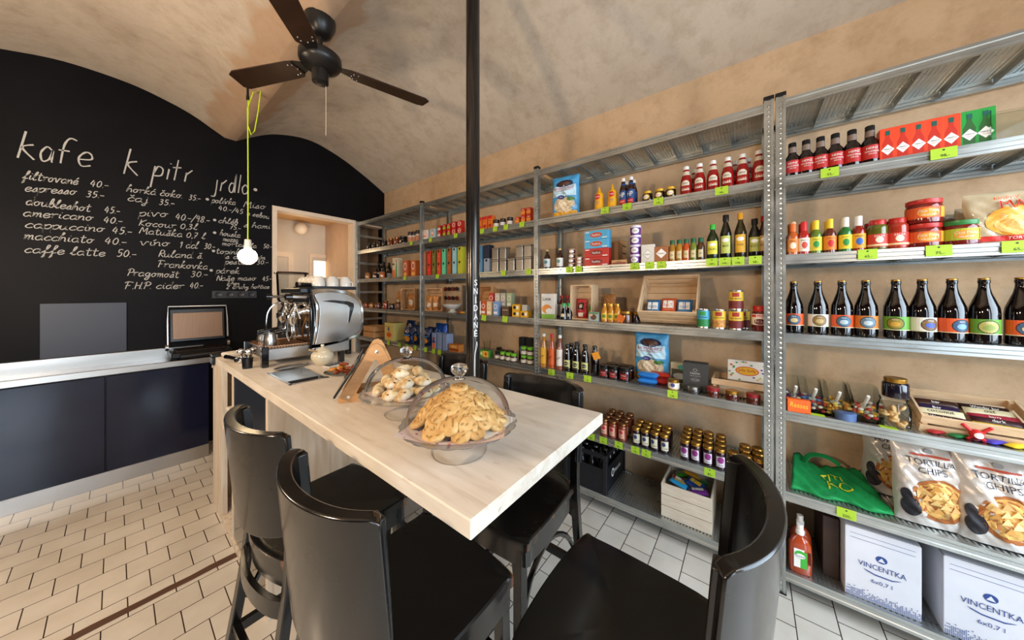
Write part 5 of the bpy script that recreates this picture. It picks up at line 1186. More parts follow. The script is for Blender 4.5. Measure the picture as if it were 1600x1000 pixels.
# level 4
SB = [(850, 'b9741a', C('d9a02a'), C('cfc8bc'), 'yellow-labelled tall swing-top lemonade bottle beside the post'), (862.5, 'b84a1a', C('d9602a'), RED, 'orange-labelled tall lemonade bottle, second from the post'), (875, '8a4a34', C('d8cfc8'), C('d8d2c8'), 'white-labelled tall lemonade bottle, third from the post')]
for u, c_, lc, cp, lb in SB:
    q = bottle('lemonade_bottle', [(.024, 0), (.027, .003), (.027, .13), (.020, .165), (.012, .20), (.0115, .235), (.0135, .238), (.0135, .262)], LQ(c_), cp, .240, lc, (.03, .155), [('t', 'limo', 0, .09, .016, INK, .032, .6)], ang=1.2, capr=.014); put(q, u, 4, .05); tag(q, lb, 'bottle', 'tall lemonade bottles')
p = bottle('cider_bottle', [(.025, 0), (.028, .003), (.028, .115), (.022, .145), (.0135, .165), (.0135, .185), (.015, .187), (.015, .197)], LQ('150a06', .08), BLK, .178, C('b9b878'), (.025, .085), [('e', 0, .058, .018, .014, INK), ('t', 'most', 0, .058, .008, WHT, .024), ('r', -.02, .026, .02, .036, INK)], ang=1.1, capr=.0165)
for i, (u, dx) in enumerate(((887, .05), (900.5, .05), (914.5, .05), (893, .12), (902, .12), (914, .12), (901, .19))):
    q = p if i == 0 else copy_tree(p); put(q, u, 4, dx); tag(q, 'dark juice bottle with black cap and pale label, '+('left in the front row', 'middle of the front row', 'right in the front row', 'left in the second row', 'middle of the second row', 'right in the second row', 'alone in the last row')[i], 'juice bottle', 'dark juice bottles')
q = bottle('wine_bottle', [(.028, 0), (.030, .003), (.030, .13), (.022, .155), (.013, .18), (.013, .205)], LQ('0d0708', .08), BLK, .19, None, None, None, capr=.016); put(q, 929.5, 4, .06)
o_ = MB().rbox(-.026, .026, -.001, .001, -.052, 0, .0005).build('orange_tag', C('d98f2a', .7), q); o_.location = (.012, -.033, .168); o_.rotation_euler = (0, -.4, 0); tag(q, 'dark bottle with an orange card tag hung on its neck', 'bottle')
p = jar('preserve_jar', .037, .085, LQ('1c0808'), BLK, None, lidr=.95, lidh=.22, shapes=[('r', -.024, .012, .024, .050, C('7a1a20')), ('t', 'Chutney', 0, .036, .008, WHT, .034), ('r', -.016, .018, .016, .024, C('b9483a'))])
for i, (u, dx) in enumerate(((945, .055), (959.5, .055), (976.5, .055), (956, .13), (972, .13), (983, .13))):
    q = p if i == 0 else copy_tree(p); put(q, u, 4, dx); tag(q, 'black-lidded preserve jar with dark red label, '+('left in front', 'middle in front', 'right in front', 'left of back row', 'middle of back row', 'right of back row')[i], 'preserve jar', 'black-lidded preserve jars')
BP = C('2a7ac8', .3)
for i, (u, dx, dz, rot, c_, lb) in enumerate(((1012, .075, 0, .1, '2a7ac8', 'light blue packet lowest in the pile before the rice bag'), (1013, .08, .036, -.05, '2a7ac8', 'light blue packet upper in the pile before the rice bag'), (1030, .12, .0, -.1, 'a8281f', 'dark red packet right of the light blue pile'), (1031, .14, .034, .2, 'b0301f', 'red packet on top behind the light blue pile'))):
    q = flow_pack('packet', .12, .08, .036, C(c_, .3), [('t', 'fazole', 0, 0, .014, WHT, .07)], seed=60+i); put(q, u, 4, dx, rot, dz); tag(q, lb, 'packet', 'packets piled before the rice bag')
q = jar('mustard_jar', .031, .06, LQ('b99a5a'), GOLD, C('d8d0c0'), (.15, .7), [('e', 0, .03, .012, .012, C('4a4a8a'))], lidr=.95, lidh=.24); put(q, 1052.5, 4, .045); tag(q, 'small pale jar with gold lid left of the grey box', 'jar')
q = box('photo_carton', .10, .035, .135, C('c8bfa0'), [('r', -.046, .006, .046, .095, C('4a4a3a')), ('e', 0, .05, .036, .02, C('a8b0b4')), ('e', .012, .108, .022, .016, C('4fa8a0'))]); put(q, 1062, 4, .20, .05); tag(q, 'carton with landscape picture behind the grey box', 'carton')
GY = M('charcoal_box', '3a3a38', .5)
q = box('gift_box', .130, .075, .165, GY, [('t', 'FARMA', 0, .105, .012, C('b8b4aa'), .05), ('t', 'SPECIAL EDITION', 0, .09, .005, C('b8b4aa'), .055), ('e', 0, .125, .012, .009, C('8a8880')), ('e', 0, .125, .009, .006, GY), ('e', 0, .068, .024, .010, C('8a8880')), ('e', 0, .068, .022, .008, GY), ('t', 'SINCE 1880', 0, .068, .006, C('b8b4aa'), .034)]); put(q, 1087, 4, .115, .05); tag(q, 'charcoal grey gift box with pale lettering in the shelf middle', 'box')
q = jar('silver_jar', .031, .040, LQ('3a3430'), STEEL, None, lidr=1.0, lidh=.35); put(q, 1083.5, 4, .037); tag(q, 'low silver-lidded jar before the charcoal gift box', 'jar')
t = slat_crate('wooden_crate', .27, .20, .085, CW, 2, gap=.016); T_ = Matrix.Translation((SX+.20, sy(1157, SX+.19), LV[4]+.003)) @ Matrix.Rotation(-PI/2, 4, 'Z'); t.matrix_world = T_; tag(t, 'low wooden crate holding sweets boxes by the double post', 'crate')
JB = [('e', 0, .06, .055, .026, C('c8281c')), ('e', 0, .06, .050, .022, C('d9a82a')), ('t', 'Jelly Belly', 0, .061, .022, RED, .085)]
rnd = random.Random(11)
for k in range(34):
    x, z = rnd.uniform(-.085, .085), rnd.uniform(.008, .112)
    if abs(x) < .062 and .028 < z < .092: continue
    JB.append(('e', x, z, .006, .004, C(rnd.choice(['2f8f45', 'c8281c', 'd9a82a', 'e07a2a', '5a3a8a', '3a7ab8', 'b0c83a']))))
q = box('sweets_box', .185, .04, .12, C('ddd6cc'), JB, r=.003); q.matrix_world = T_ @ Matrix.Translation((.03, .02, .066)) @ Matrix.Rotation(-.12, 4, 'X'); tag(q, 'white jelly bean box with coloured beans in the low crate', 'box')
q = box('packet', .16, .03, .06, C('d8d0c4'), [('r', -.07, .04, .07, .052, RED)]); q.matrix_world = T_ @ Matrix.Translation((-.02, -.05, .007)); tag(q, 'white and red packet lying low in the crate by the post', 'packet')
for i, (u, lidm, lb) in enumerate(((1114, M('dark_red_lid', '8a1c22', .3), 'small jar with dark red lid, left of three before the low crate'), (1144, GOLD, 'small jar with gold lid before the low crate'), (1177, M('dark_red_lid', '8a1c22', .3), 'small jar with dark red lid nearest the double post'))):
    q = jar('spread_jar', .031, .052, LQ('4a1c10'), lidm, None, lidr=1.0, lidh=.3); put(q, u, 4, .034); tag(q, lb, 'jar', 'small jars before the low crate')
for u, tx, wh in ((862, '69,-', 'under the swing-top lemonade bottles'), (891, '58,-', 'under the dark juice bottles'), (918.5, '55,-', 'under the juice bottles, rightmost there'), (1051, '120,-', 'under the small gold-lidded mustard jar')): price(u, 4, tx, wh, .055)
# level 5: jam jars in clusters
def jam(body, lc, sp, lid): return jar('jam_jar', .028, .112, LQ(body), lid, lc, (.16, .66), sp, lidr=.93, lidh=.15, ang=.75)
KINDS = [('pink and orange labelled', '8a3a22', C('d9a08a'), [('e', 0, .058, .012, .012, C('b8323a')), ('t', 'jahoda', 0, .032, .008, INK, .026)], [944.5, 958, 973], RGOLD),
         ('cream labelled', '241018', C('ccc5a8'), [('e', -.008, .055, .011, .013, C('3a3f6a')), ('t', 'med', .006, .032, .008, INK, .02)], [994, 1008.5, 1023.5, 1038.5], GOLD),
         ('purple and white labelled', '2a0d1a', C('d8d0d4'), [('e', 0, .055, .016, .018, C('8a2a7a')), ('t', 'dzem', 0, .028, .007, INK, .024)], [1070.5, 1088, 1106, 1126], GOLD),
         ('orange and white labelled', '3a1c12', C('ddd2c2'), [('e', 0, .055, .015, .017, C('d98a2a')), ('t', 'merunka', 0, .028, .007, INK, .026)], [1146, 1166, 1187], GOLD)]
for kn, body, lc, sp, us, lid in KINDS:
    p = None; nr = {0: 4, 1: 3, 2: 4, 3: 3}[KINDS.index((kn, body, lc, sp, us, lid))]
    for r_ in range(nr):
        for i, u in enumerate(us):
            if kn.startswith('orange') and i == 0 and r_ > 0: continue
            if kn.startswith('cream') and i == 3 and r_ > 2: continue
            if p is None: p = jam(body, lc, sp, lid); q = p
            else: q = copy_tree(p)
            X = SX+.045+.066*r_; Y = sy(u, SX+.045)+random.uniform(-.002, .002)+.004*r_
            q.location = (X, Y, LV[5]+.0006); q.rotation_euler = (0, 0, -PI/2+random.uniform(-.35, .35))
            tag(q, '%s jam jar, %s in the %s row of its cluster' % (kn, ctr(i, len(us)), ('front', 'second', 'third', 'back')[r_]), 'jam jar', 'jam jars on the low shelf')
for u, tx, wh in ((924, '89,-', 'at the bar corner under the pink-labelled jars'), (943, '92,-', 'under leftmost pink-labelled jam jars'), (967, '89,-', 'under the rightmost pink-labelled jam jars'), (993, '95,-', 'under the left cream-labelled jars'), (1010, '75,-', 'under the middle cream-labelled jars'), (1109, '85,-', 'under the purple-labelled jam jars')): price(u, 5, tx, wh, .052)
# level 6: beer crate, wooden crate with packets
BC = M('crate_plastic_black', '14161c', .4)
t = root('beer_crate'); w_, d, h = .30, .37, .27; mb = MB()
mb.box(-w_/2, w_/2, -d/2, d/2, 0, .006)
for sx in (-1, 1):
    mb.rbox(sx*w_/2-.006, sx*w_/2+.006, -d/2, d/2, 0, .17, .002); mb.rbox(sx*w_/2-.006, sx*w_/2+.006, -d/2, d/2, .24, h, .002)
    for s2 in (-1, 1): mb.rbox(sx*w_/2-.014, sx*w_/2+.014, s2*(d/2)-.014, s2*(d/2)+.014, 0, h, .003)
for sy_ in (-1, 1):
    mb.rbox(-w_/2, w_/2, sy_*d/2-.006, sy_*d/2+.006, 0, .17, .002); mb.rbox(-w_/2, w_/2, sy_*d/2-.006, sy_*d/2+.006, .24, h, .002)
mb.build('crate_shell', BC, t)
mb = MB()
for i in range(1, 4): mb.box(-w_/2+i*w_/4-.002, -w_/2+i*w_/4+.002, -d/2+.008, d/2-.008, .006, .16)
for i in range(1, 5): mb.box(-w_/2+.008, w_/2-.008, -d/2+i*d/5-.002, -d/2+i*d/5+.002, .006, .16)
mb.build('dividers', BC, t)
decal('side_emblem', [('e', -.06, .10, .024, .030, WHT), ('e', -.06, .10, .015, .020, BC), ('t', 'Matuska', .03, .10, .030, WHT, .13)], lambda x, z, e: (w_/2+.006+e, x, z), t, seg=1)
decal('front_label', [('r', -.10, .20, -.045, .235, WHT), ('t', 'pivo', -.072, .217, .014, INK, .035)], flat(d/2+.006), t, seg=1)
YC = sy(934, SX+.2)+.02; t.location = (SX+.20, YC, LV[6]+.0006); t.rotation_euler = (0, 0, -PI/2); tag(t, 'black plastic beer crate with white emblem, full of bottles', 'crate')
p = bottle('beer_bottle', [(.026, 0), (.029, .003), (.029, .15), (.022, .18), (.013, .205), (.0125, .24), (.014, .242), (.014, .25)], M('dark_bottle_glass', '0d0d10', .08, coat=.5), STEEL, .246, capr=.0145)
for i in range(4):
    for j in range(5):
        q = p if (i, j) == (0, 0) else copy_tree(p)
        q.location = (SX+.20-.148+.074*j, YC+.1125-.075*i, LV[6]+.007); q.rotation_euler = (0, 0, -PI/2)
        tag(q, 'dark bottle in the black crate, %s column, %s row' % (ctr(i, 4), ('front', 'second', 'middle', 'fourth', 'back')[j]), 'bottle', 'dark bottles in the black crate')
t = slat_crate('wooden_crate', .265, .30, .205, CW3, 3, gap=.004); YC = sy(1070, SX+.02); t.location = (SX+.19, YC, LV[6]+.0006); t.rotation_euler = (0, 0, -PI/2); tag(t, 'pale wooden crate of bright packets on the bottom shelf', 'crate')
rnd = random.Random(4)
for i, (c_, nm, x, y, z) in enumerate((('1f5ac8', 'bright blue', -.05, -.07, .13), ('b8201c', 'red', .055, -.01, .145), ('2a7a3a', 'dark green', -.05, .06, .145), ('b9bfc4', 'silver', .055, -.085, .11), ('1a3f8a', 'navy blue', -.03, .0, .16), ('3f9a2f', 'leaf green', .04, .07, .155), ('2a9ad0', 'sky blue', .05, -.07, .165), ('6a2a7a', 'violet', -.06, -.09, .165), ('c88a2a', 'amber', .0, .07, .175))):
    q = flow_pack('packet', .10, .075, .028, M('shiny_%s' % c_, c_, .18, coat=.5), [('r', -.03, -.02, .03, .012, WHT if i % 2 else YEL)], seed=80+i)
    q.location = (SX+.19+y, YC+x, LV[6]+z+.012); q.rotation_euler = (rnd.uniform(-.3, .3), rnd.uniform(-.3, .3), rnd.uniform(-.4, .4)+PI/2); tag(q, '%s shiny packet in the pale wooden crate' % nm, 'packet', 'shiny packets in the pale crate')
t = box('slatted_board', .12, .30, .24, M('grey_slats', '6a645e', .6, noise=.2, nscale=6), [('r', -.06+.012*k, .01, -.06+.012*k+.003, .225, C('2c2a28')) for k in range(1, 10)]+[('r', -.06, .228, .06, .24, C('b8401f'))], part='folded_boards'); put(t, 1186, 6, .19, 0); tag(t, 'grey folded boards with red edge on the bottom shelf by the post', 'board')
# ================= goods on the two far bays =================
# middle bay, level 1
q_ = [('e', 0, .05, .022, .022, ORG), ('e', .0, .055, .014, .012, WHT), ('t', 'Muesli', 0, .088, .011, RED, .05)]
for i, (u, c_) in enumerate(((667.5, 'dcd4c8'), (678.5, 'a8c0c4'))):
    q = box('carton', .075, .05, .105, C(c_), q_); put(q, u, 1, .05); tag(q, 'pale carton with orange picture, %s of two by the second post' % ('left', 'right')[i], 'carton', 'pale cartons by the second post')
def smallcan(c1, c2, h=.062):
    return box('carton', .042, .045, h, C(c1, .35), [('r', -.0205, .012, .0205, .036, C(c2)), ('t', 'tea', 0, .047, .009, WHT, .03)])
kinds = [('b8281f', 'd8cfc4', 'red and white'), ('b8281f', '8fb82f', 'red and green'), ('c03020', '8fb82f', 'red and lime')]
for k, (u, (a, b, nm)) in enumerate(zip((688.5, 696.5, 703.5), kinds)):
    p = smallcan(a, b)
    for j in range(2):
        q = p if j == 0 else copy_tree(p); put(q, u, 1, .05, 0, .0625*j); tag(q, '%s small carton, %s of its stacked pair' % (nm, ('lower', 'upper')[j]), 'carton', 'small stacked cartons')
p = box('carton', .055, .05, .066, C('b8281f', .35), [('e', 0, .033, .022, .022, C('e6d8d0')), ('e', 0, .033, .017, .017, C('c03020')), ('t', 'Lavazza', 0, .033, .009, WHT, .03)])
for k, u in enumerate((711.5, 720.5)):
    for j in range(2):
        q = p if (k, j) == (0, 0) else copy_tree(p); put(q, u, 1, .05, 0, .0665*j); tag(q, 'red square carton with white ring, %s %s of four' % (('lower', 'upper')[j], ('left', 'right')[k]), 'carton', 'red cartons with white rings')
p = box('carton', .052, .05, .12, C('d9702a', .35), [('r', -.0255, .09, .0255, .118, RED), ('e', 0, .03, .018, .016, C('a8281a')), ('t', 'Knorr', 0, .075, .009, INK, .03)])
row(p, [752, 760, 768.5], 1, 'tall orange and red carton, @ of three right of the pole', 'carton', 'tall orange cartons', .05, .02)
p = jar('spice_jar', .028, .072, LQ('3a2010'), BLK, C('cfc8bc'), (.15, .55), lidr=.95, lidh=.25)
row(p, [776, 786, 797], 1, 'squat dark jar with black lid, @ of three on upper shelf', 'jar', 'squat black-lidded jars', .05)
p = smallcan('c03a1f', 'd9872a', .06)
for i, (u, j) in enumerate(((810.5, 0), (819.5, 0), (828, 0), (819.5, 1), (828, 1))):
    q = p if i == 0 else copy_tree(p); put(q, u, 1, .05, 0, .0605*j); tag(q, 'orange-red small tin carton, '+('left alone at the bottom', 'middle of the bottom row', 'right of the bottom row', 'left of the top row', 'right of the top row')[i], 'carton', 'orange-red small cartons by the third post')
for u, wh in ((673, 'under pale cartons by the second post'), (712.5, 'under the red ringed cartons'), (753.6, 'under the tall orange cartons'), (774, 'under the leftmost squat dark jar'), (791, 'under the squat dark jars, rightmost'), (816, 'under the orange-red small cartons')): price(u, 1, '', 'top shelf, '+wh, .048)
# level 2: two tiers of tall coloured boxes
cols = [('a8602c', 'brown'), ('cf3620', 'bright red'), ('6f6a2c', 'olive'), ('d0482a', 'orange-red'), ('5fc49a', 'mint green'), ('a45a28', 'rust brown'), ('8fc4cc', 'pale blue'), ('b8b42c', 'lime yellow')]
for (c_, nm), u in zip(cols, (666.5, 674, 681.5, 689.5, 697, 705.2, 713.5, 722)):
    p = box('tea_box', .052, .07, .132, C(c_, .5), [('p', [(-.012, .125), (.012, .125), (.012, .108), (0, .100), (-.012, .108)], INK), ('t', 'tea', 0, .062, .007, WHT, .02)])
    for j in range(2):
        q = p if j == 0 else copy_tree(p); put(q, u, 2, .065, 0, .1325*j); tag(q, '%s tall tea box with black badge, %s tier' % (nm, ('lower', 'upper')[j]), 'tea box', 'tall tea boxes in two tiers')
for i, (u, j, c_, nm) in enumerate(((753, 0, '5a86a8', 'steel blue'), (753, 1, '4a7898', 'dusty blue'), (764, 0, '8f98a4', 'blue grey'), (764, 1, '1c2438', 'navy'))):
    q = box('tea_box', .062, .07, .125, C(c_, .5), [('p', [(-.012, .118), (.012, .118), (.012, .102), (0, .094), (-.012, .102)], INK)]); put(q, u, 2, .065, 0, .1255*j); tag(q, '%s box right of the pole, %s tier' % (nm, ('lower', 'upper')[j]), 'tea box', 'blue boxes right of the pole')
TIN = M('silver_tin', 'b8b2a8', .3, .85, noise=.06, nscale=20)
p = root('tin_box'); MB().rbox(-.034, .034, -.034, .034, 0, .092, .004).build('tin_body', TIN, p); MB().rbox(-.036, .036, -.036, .036, .092, .106, .003).build('lid', TIN, p)
for i, (u, j) in enumerate(((777, 0), (789, 0), (802, 0), (815, 0), (827.5, 0), (777, 1), (789, 1), (815, 1), (827.5, 1))):
    q = p if i == 0 else copy_tree(p); put(q, u, 2, .06, 0, .1065*j); tag(q, 'square silver tin, '+(('leftmost', 'second from left', 'middle single one', 'second from right', 'rightmost')[i]+' at the bottom' if i < 5 else ('leftmost', 'second from left', 'second from right', 'rightmost')[i-5]+' on top'), 'tin', 'square silver tins')
for u, wh in ((684, 'under the tall tea boxes'), (787, 'under the silver tins'), (826.5, 'under the silver tins by the third post')): price(u, 2, '', 'second shelf, '+wh, .05)
# level 3
t = slat_crate('wooden_crate', .20, .25, .14, CW2, 4); t.matrix_world = Matrix.Translation((SX+.22, sy(681, SX+.2), LV[3]+.127)) @ Matrix.Rotation(-PI/2+.6, 4, 'Z') @ Matrix.Rotation(math.radians(90), 4, 'X'); tag(t, 'upright wooden crate by the second post, pasta packs inside', 'crate')
for i, u in enumerate((666, 676)):
    q = pouch('pasta_pack', .07, .17, .05, M('pasta_pack', 'b9793c', .4, noise=.3, nscale=40), [('r', -.02, .05, .02, .09, C('d8c8b0'))], seed=50+i); put(q, u+5, 3, (.115, .165)[i], .6); tag(q, 'pasta pack inside the crate by the second post, %s one' % ('left', 'right')[i], 'pasta pack', 'pasta packs in the upright crate')
t = root('chocolate_rack'); WR_ = wood('pale_board', 'b89a78', 'cbb090'); MB().rbox(-.13, .13, -.012, .012, 0, .30, .002).build('back_board', WR_, t)
for z in (.115, .215):
    MB().box(-.13, .13, -.05, -.012, z, z+.006).build('ledge', WR_, t)
    for k in range(4): MB().lathe([(.022, 0), (.022, .012), (0, .013)], T=Matrix.Translation((-.095+.063*k, -.035, z+.03)) @ Matrix.Rotation(PI/2, 4, 'X'), n=14).build('chocolate_disc', C('2a1512' if (k+int(z*10)) % 2 else '6a1a14'), t, smooth=A)
put(t, 709, 3, .27, 0, .0); tag(t, 'pale wooden display board with round dark chocolates', 'display')
t = root('footed_bowl'); MB().lathe([(.05, 0), (.052, .004), (.028, .018), (.026, .028), (.07, .045), (.10, .068), (.108, .082), (.104, .082), (.09, .064), (.05, .042), (0, .036)], n=32).build('bowl', M('white_porcelain', 'd8d2c8', .2, coat=.4), t, smooth=A); put(t, 707, 3, .12); tag(t, 'white footed porcelain bowl on the middle shelf by the pole', 'bowl')
for i, (c_, nm, x, y) in enumerate((('b8281f', 'red', -.03, .0), ('c89a4a', 'tan', .03, .02), ('8a4a2a', 'brown', .0, -.03))):
    q = flow_pack('sweet', .05, .025, .012, C(c_, .3), seed=70+i); q.location = (SX+.12+x, sy(707, SX+.12)+y, LV[3]+.058+.006*i); q.rotation_euler = (0, 0, i*1.1); tag(q, '%s wrapped sweet in the white footed bowl' % nm, 'sweet')
for i, (u, c_, nm) in enumerate(((719, 'b8281f', 'red'), (723, 'd9a82a', 'yellow'))):
    q = flow_pack('sweet', .05, .03, .018, C(c_, .3), seed=75+i); put(q, u, 3, .045, .2); tag(q, '%s sweet lying on the shelf beside the footed bowl' % nm, 'sweet')
t = slat_crate('wooden_crate', .22, .22, .12, CW2, 3); t.matrix_world = Matrix.Translation((SX+.22, sy(762, SX+.2), LV[3]+.125)) @ Matrix.Rotation(-PI/2, 4, 'Z') @ Matrix.Rotation(math.radians(70), 4, 'X'); tag(t, 'tilted wooden crate right of the pole behind the round-label packs', 'crate')
for tier, lst in ((1, ((770, 'c23a30', 'red'), (779.5, 'c8c0b4', 'grey'), (788.5, 'b8b0a0', 'beige'), (798, 'a8b890', 'pale green'))), (0, ((752, 'd0c8c8', 'white'), (757.5, 'c8552a', 'orange'), (766, 'd9b88a', 'peach'), (776.5, '7a9ac8', 'blue check')))):
    for i, (u, c_, nm) in enumerate(lst):
        q = box('cookie_pack', .055, .04 if tier == 0 else .05, .125, C(c_, .45), [('e', 0, .08, .020, .022, WHT), ('e', 0, .08, .015, .017, C(c_)), ('r', -.02, .015, .02, .035, WHT)])
        if tier: put(q, u, 3, .13, 0, .075); 
        else: put(q, u, 3, .05)
        tag(q, '%s pack with round label, %s row right of the pole' % (nm, ('front', 'raised back')[tier]), 'cookie pack', 'round-label packs right of the pole')
q = box('carton', .20, .06, .072, C('8a6a4a', .6)); put(q, 784, 3, .13); tag(q, 'long flat brown carton carrying the raised round-label packs', 'carton')
q = box('display_carton', .075, .05, .082, C('5a4434', .5), [('r', -.03, .05, .03, .055, C('c8b8a0'))]); put(q, 792, 3, .055); tag(q, 'dark brown carton right of the blue check pack', 'carton')
p = box('tea_carton', .075, .06, .052, C('d9a31f', .4), [('e', -.012, .026, .014, .014, INK), ('r', .008, .012, .03, .04, WHT)])
for i, (u, j) in enumerate(((809, 0), (809, 1), (822, 0))):
    q = p if i == 0 else copy_tree(p); put(q, u, 3, .05, 0, .0525*j); tag(q, 'yellow carton, '+('lower of the stacked pair', 'upper of the stacked pair', 'single one by the third post')[i], 'carton', 'yellow cartons by the third post')
q = box('carton', .05, .05, .05, C('b8b4aa')); put(q, 822, 3, .05, 0, .0525); tag(q, 'small pale grey carton on the single yellow one', 'carton')
for u, wh in ((757, 'under the white round-label pack'), (790, 'under the dark brown carton')): price(u, 3, '', 'third shelf, '+wh, .056, .052, .12)
# level 4
def bluebag(w_, h, th, s_): return pouch('crisps_bag', w_, h, th, M('navy_foil', '14264a', .3, .2, noise=.3, nscale=12, bump=.15, bscale=20), [('e', 0, h*.30, w_*.34, h*.18, C('d9882a')), ('r', -w_*.3, h*.48, w_*.3, h*.56, C('3a8ac8')), ('e', 0, h*.74, w_*.2, h*.10, C('c8c4bc')), ('e', 0, h*.74, w_*.12, h*.06, C('8a2a20'))], seed=s_)
for i, (u, dx) in enumerate(((667, .09), (676, .17))):
    q = bluebag(.15, .20, .08, 90+i); put(q, u, 4, dx, .1); tag(q, 'navy crisps bag by the second post, %s of the middle bay pair' % ('front', 'back')[i], 'crisps bag', 'navy crisps bags')
q = pouch('crisps_bag', .2, .24, .09, M('blue_foil', '1c4a9a', .3, .2, noise=.3, nscale=12), None, seed=95); put(q, 690, 4, .24, .0); tag(q, 'large bright blue bag lying behind the grey-blue boxes', 'crisps bag')
for i, u in enumerate((683, 691.5, 700)):
    q = box('pasta_box', .062, .09, .165, C('7f8fb0', .5), [('p', [(-.022, 0), (.022, 0), (.02, .06), (-.02, .06)], ORG), ('e', 0, .10, .016, .022, C('8a2a2a')), ('r', -.025, .06, .025, .08, C('1c3a7a'))] if i == 0 else None); put(q, u, 4, .07, .0); tag(q, 'grey-blue pasta box, %s of three upright ones' % ctr(i, 3), 'pasta box', 'grey-blue pasta boxes')
q = box('biscuit_carton', .145, .07, .072, C('b8702c', .5), [('r', -.07, .01, .07, .03, C('8a3a1c')), ('e', 0, .05, .05, .012, C('d9a85a'))]); put(q, 713, 4, .06); tag(q, 'long orange biscuit carton low beside the pole', 'carton')
q = root('drinking_glass'); MB().lathe([(.028, 0), (.032, .09), (.036, .125), (.034, .125), (.030, .09), (.026, .006), (0, .005)], n=24).build('glass', GJ, q, smooth=A); put(q, 761, 4, .14); tag(q, 'empty drinking glass behind the green and yellow carton', 'glass')
q = box('carton', .11, .06, .060, C('4a8a3a', .45), [('r', -.02, .004, .05, .056, C('d9a83a')), ('e', -.035, .03, .012, .018, C('c8d8a0')), ('e', .02, .03, .015, .015, C('b8521f'))]); put(q, 760, 4, .055); tag(q, 'green and yellow carton right of the pole', 'carton')
for kn, body, lidm, pos in (('black-lidded', '2a1610', BLK, ((778, .05), (785, .12), (792, .12), (799, .12), (780, .19))), ('lime-lidded', '3a2010', C('6fae2f', .35), ((786, .045), (795, .045), (803, .045), (819, .05), (829, .05)))):
    p = jar('pesto_jar', .028, .070, LQ(body), lidm, C('c8c0b0'), (.12, .5), lidr=.97, lidh=.28)
    for i, (u, dx) in enumerate(pos):
        q = p if i == 0 else copy_tree(p); put(q, u, 4, dx); tag(q, '%s small jar, %s, right of the pole' % (kn, ('first in front row', 'second in front row' if kn[0] == 'l' else 'left in second row', 'third in front row' if kn[0] == 'l' else 'middle in second row', 'beside the dark tins' if kn[0] == 'l' else 'right in second row', 'nearest the third post' if kn[0] == 'l' else 'alone at the back')[i]), 'jar', '%s small jars' % kn)
p = jar('pesto_jar', .028, .070, LQ('3a2010'), C('6fae2f', .35), C('c8c0b0'), (.12, .5), lidr=.97, lidh=.28)
for i, u in enumerate((819, 829)):
    q = p if i == 0 else copy_tree(p); put(q, u, 4, .05, 0, .0705); tag(q, 'lime-lidded jar stacked on another by the third post, %s one' % ('left', 'right')[i], 'jar', 'lime-lidded small jars')
for i, u in enumerate((818, 829)):
    q = box('tea_canister', .06, .06, .20, C('191c20', .35), [('r', -.02, .08, .02, .12, C('3a6a8a'))]); put(q, u, 4, .15); tag(q, 'tall dark canister behind the stacked jars, %s one' % ('left', 'right')[i], 'canister', 'tall dark canisters')
for u, wh in ((625+.0, 'below the yellow carton, far bay') , (665.5, 'under the navy crisps bags'), (678, 'under the leftmost grey-blue pasta box'), (687, 'under the grey-blue pasta boxes')):
    price(u, 4, '', 'fourth shelf, '+wh, .05, .05)
# level 5, middle bay
q = pouch('crisps_bag', .11, .125, .05, M('blue_snack', '1a3f9a', .3, noise=.2), [('t', 'NESTLE', 0, .095, .014, WHT, .075), ('e', .03, .04, .025, .03, C('3f9ad0'))], seed=99); put(q, 775, 5, .07, .2); tag(q, 'small blue packet on the low shelf above the chair backs', 'packet')
for i, (u, dx) in enumerate(((700, .06), (710, .06), (752, .06), (800, .08))):
    q = jar('preserve_jar', .034, .09, LQ('5a2410'), RGOLD, None, lidr=.95, lidh=.2); put(q, u, 5, dx); tag(q, 'reddish preserve jar on the low shelf, %s of four near the pole' % ctr(i, 4), 'jar', 'reddish preserve jars on the low shelf')
# ---- far bay
p = jar('spice_jar', .030, .085, LQ('1a0f0a'), BLK, None, lidr=.92, lidh=.2, shapes=[('e', 0, .034, .014, .012, C('b8b0a4')), ('t', 'jam', 0, .034, .008, INK, .016)])
row(p, [577, 585, 593, 601.5], 1, 'dark small jar with pale label, @ of four in the far bay', 'jar', 'dark small jars in the far bay', .05)
p = jar('spice_jar', .033, .095, LQ('6a2c14'), RGOLD, None, lidr=.92, lidh=.2, shapes=[('r', -.015, .02, .015, .045, C('b8a890'))])
row(p, [611, 620.5], 1, 'amber jar with brown lid, @ of the pair in the far bay', 'jar', 'amber jars in the far bay', .05)
q = jar('spice_jar', .048, .095, LQ('120c0a'), BLK, None, lidr=.92, lidh=.2, shapes=[('r', -.02, .02, .02, .045, C('b8a890'))]); put(q, 630.5, 1, .07); tag(q, 'wide dark jar in the far bay on the upper shelf', 'jar')
p = jar('cocoa_jar', .030, .125, LQ('c8c0b4', .4), C('2a1812'), C('b87a5a'), (.06, .5), lidr=1.0, lidh=.32)
row(p, [641.5, 647.5, 653.5], 1, 'white cocoa jar with dark lid, @ of three by the second post', 'jar', 'white cocoa jars', [.05, .07, .05])
price(643, 1, '', 'top shelf, under the white cocoa jars', .048)
for i, (u, h) in enumerate(((592, .25), (600, .24), (608, .22))):
    q = bottle('wine_bottle', [(.033, 0), (.035, .003), (.035, h*.6), (.022, h*.75), (.013, h*.85), (.013, h)], LQ('0b0a0a', .1), BLK, h*.86, capr=.015); put(q, u, 2, .24); tag(q, 'dark wine bottle at the back of far bay, %s of three' % ctr(i, 3), 'bottle', 'dark wine bottles at the back')
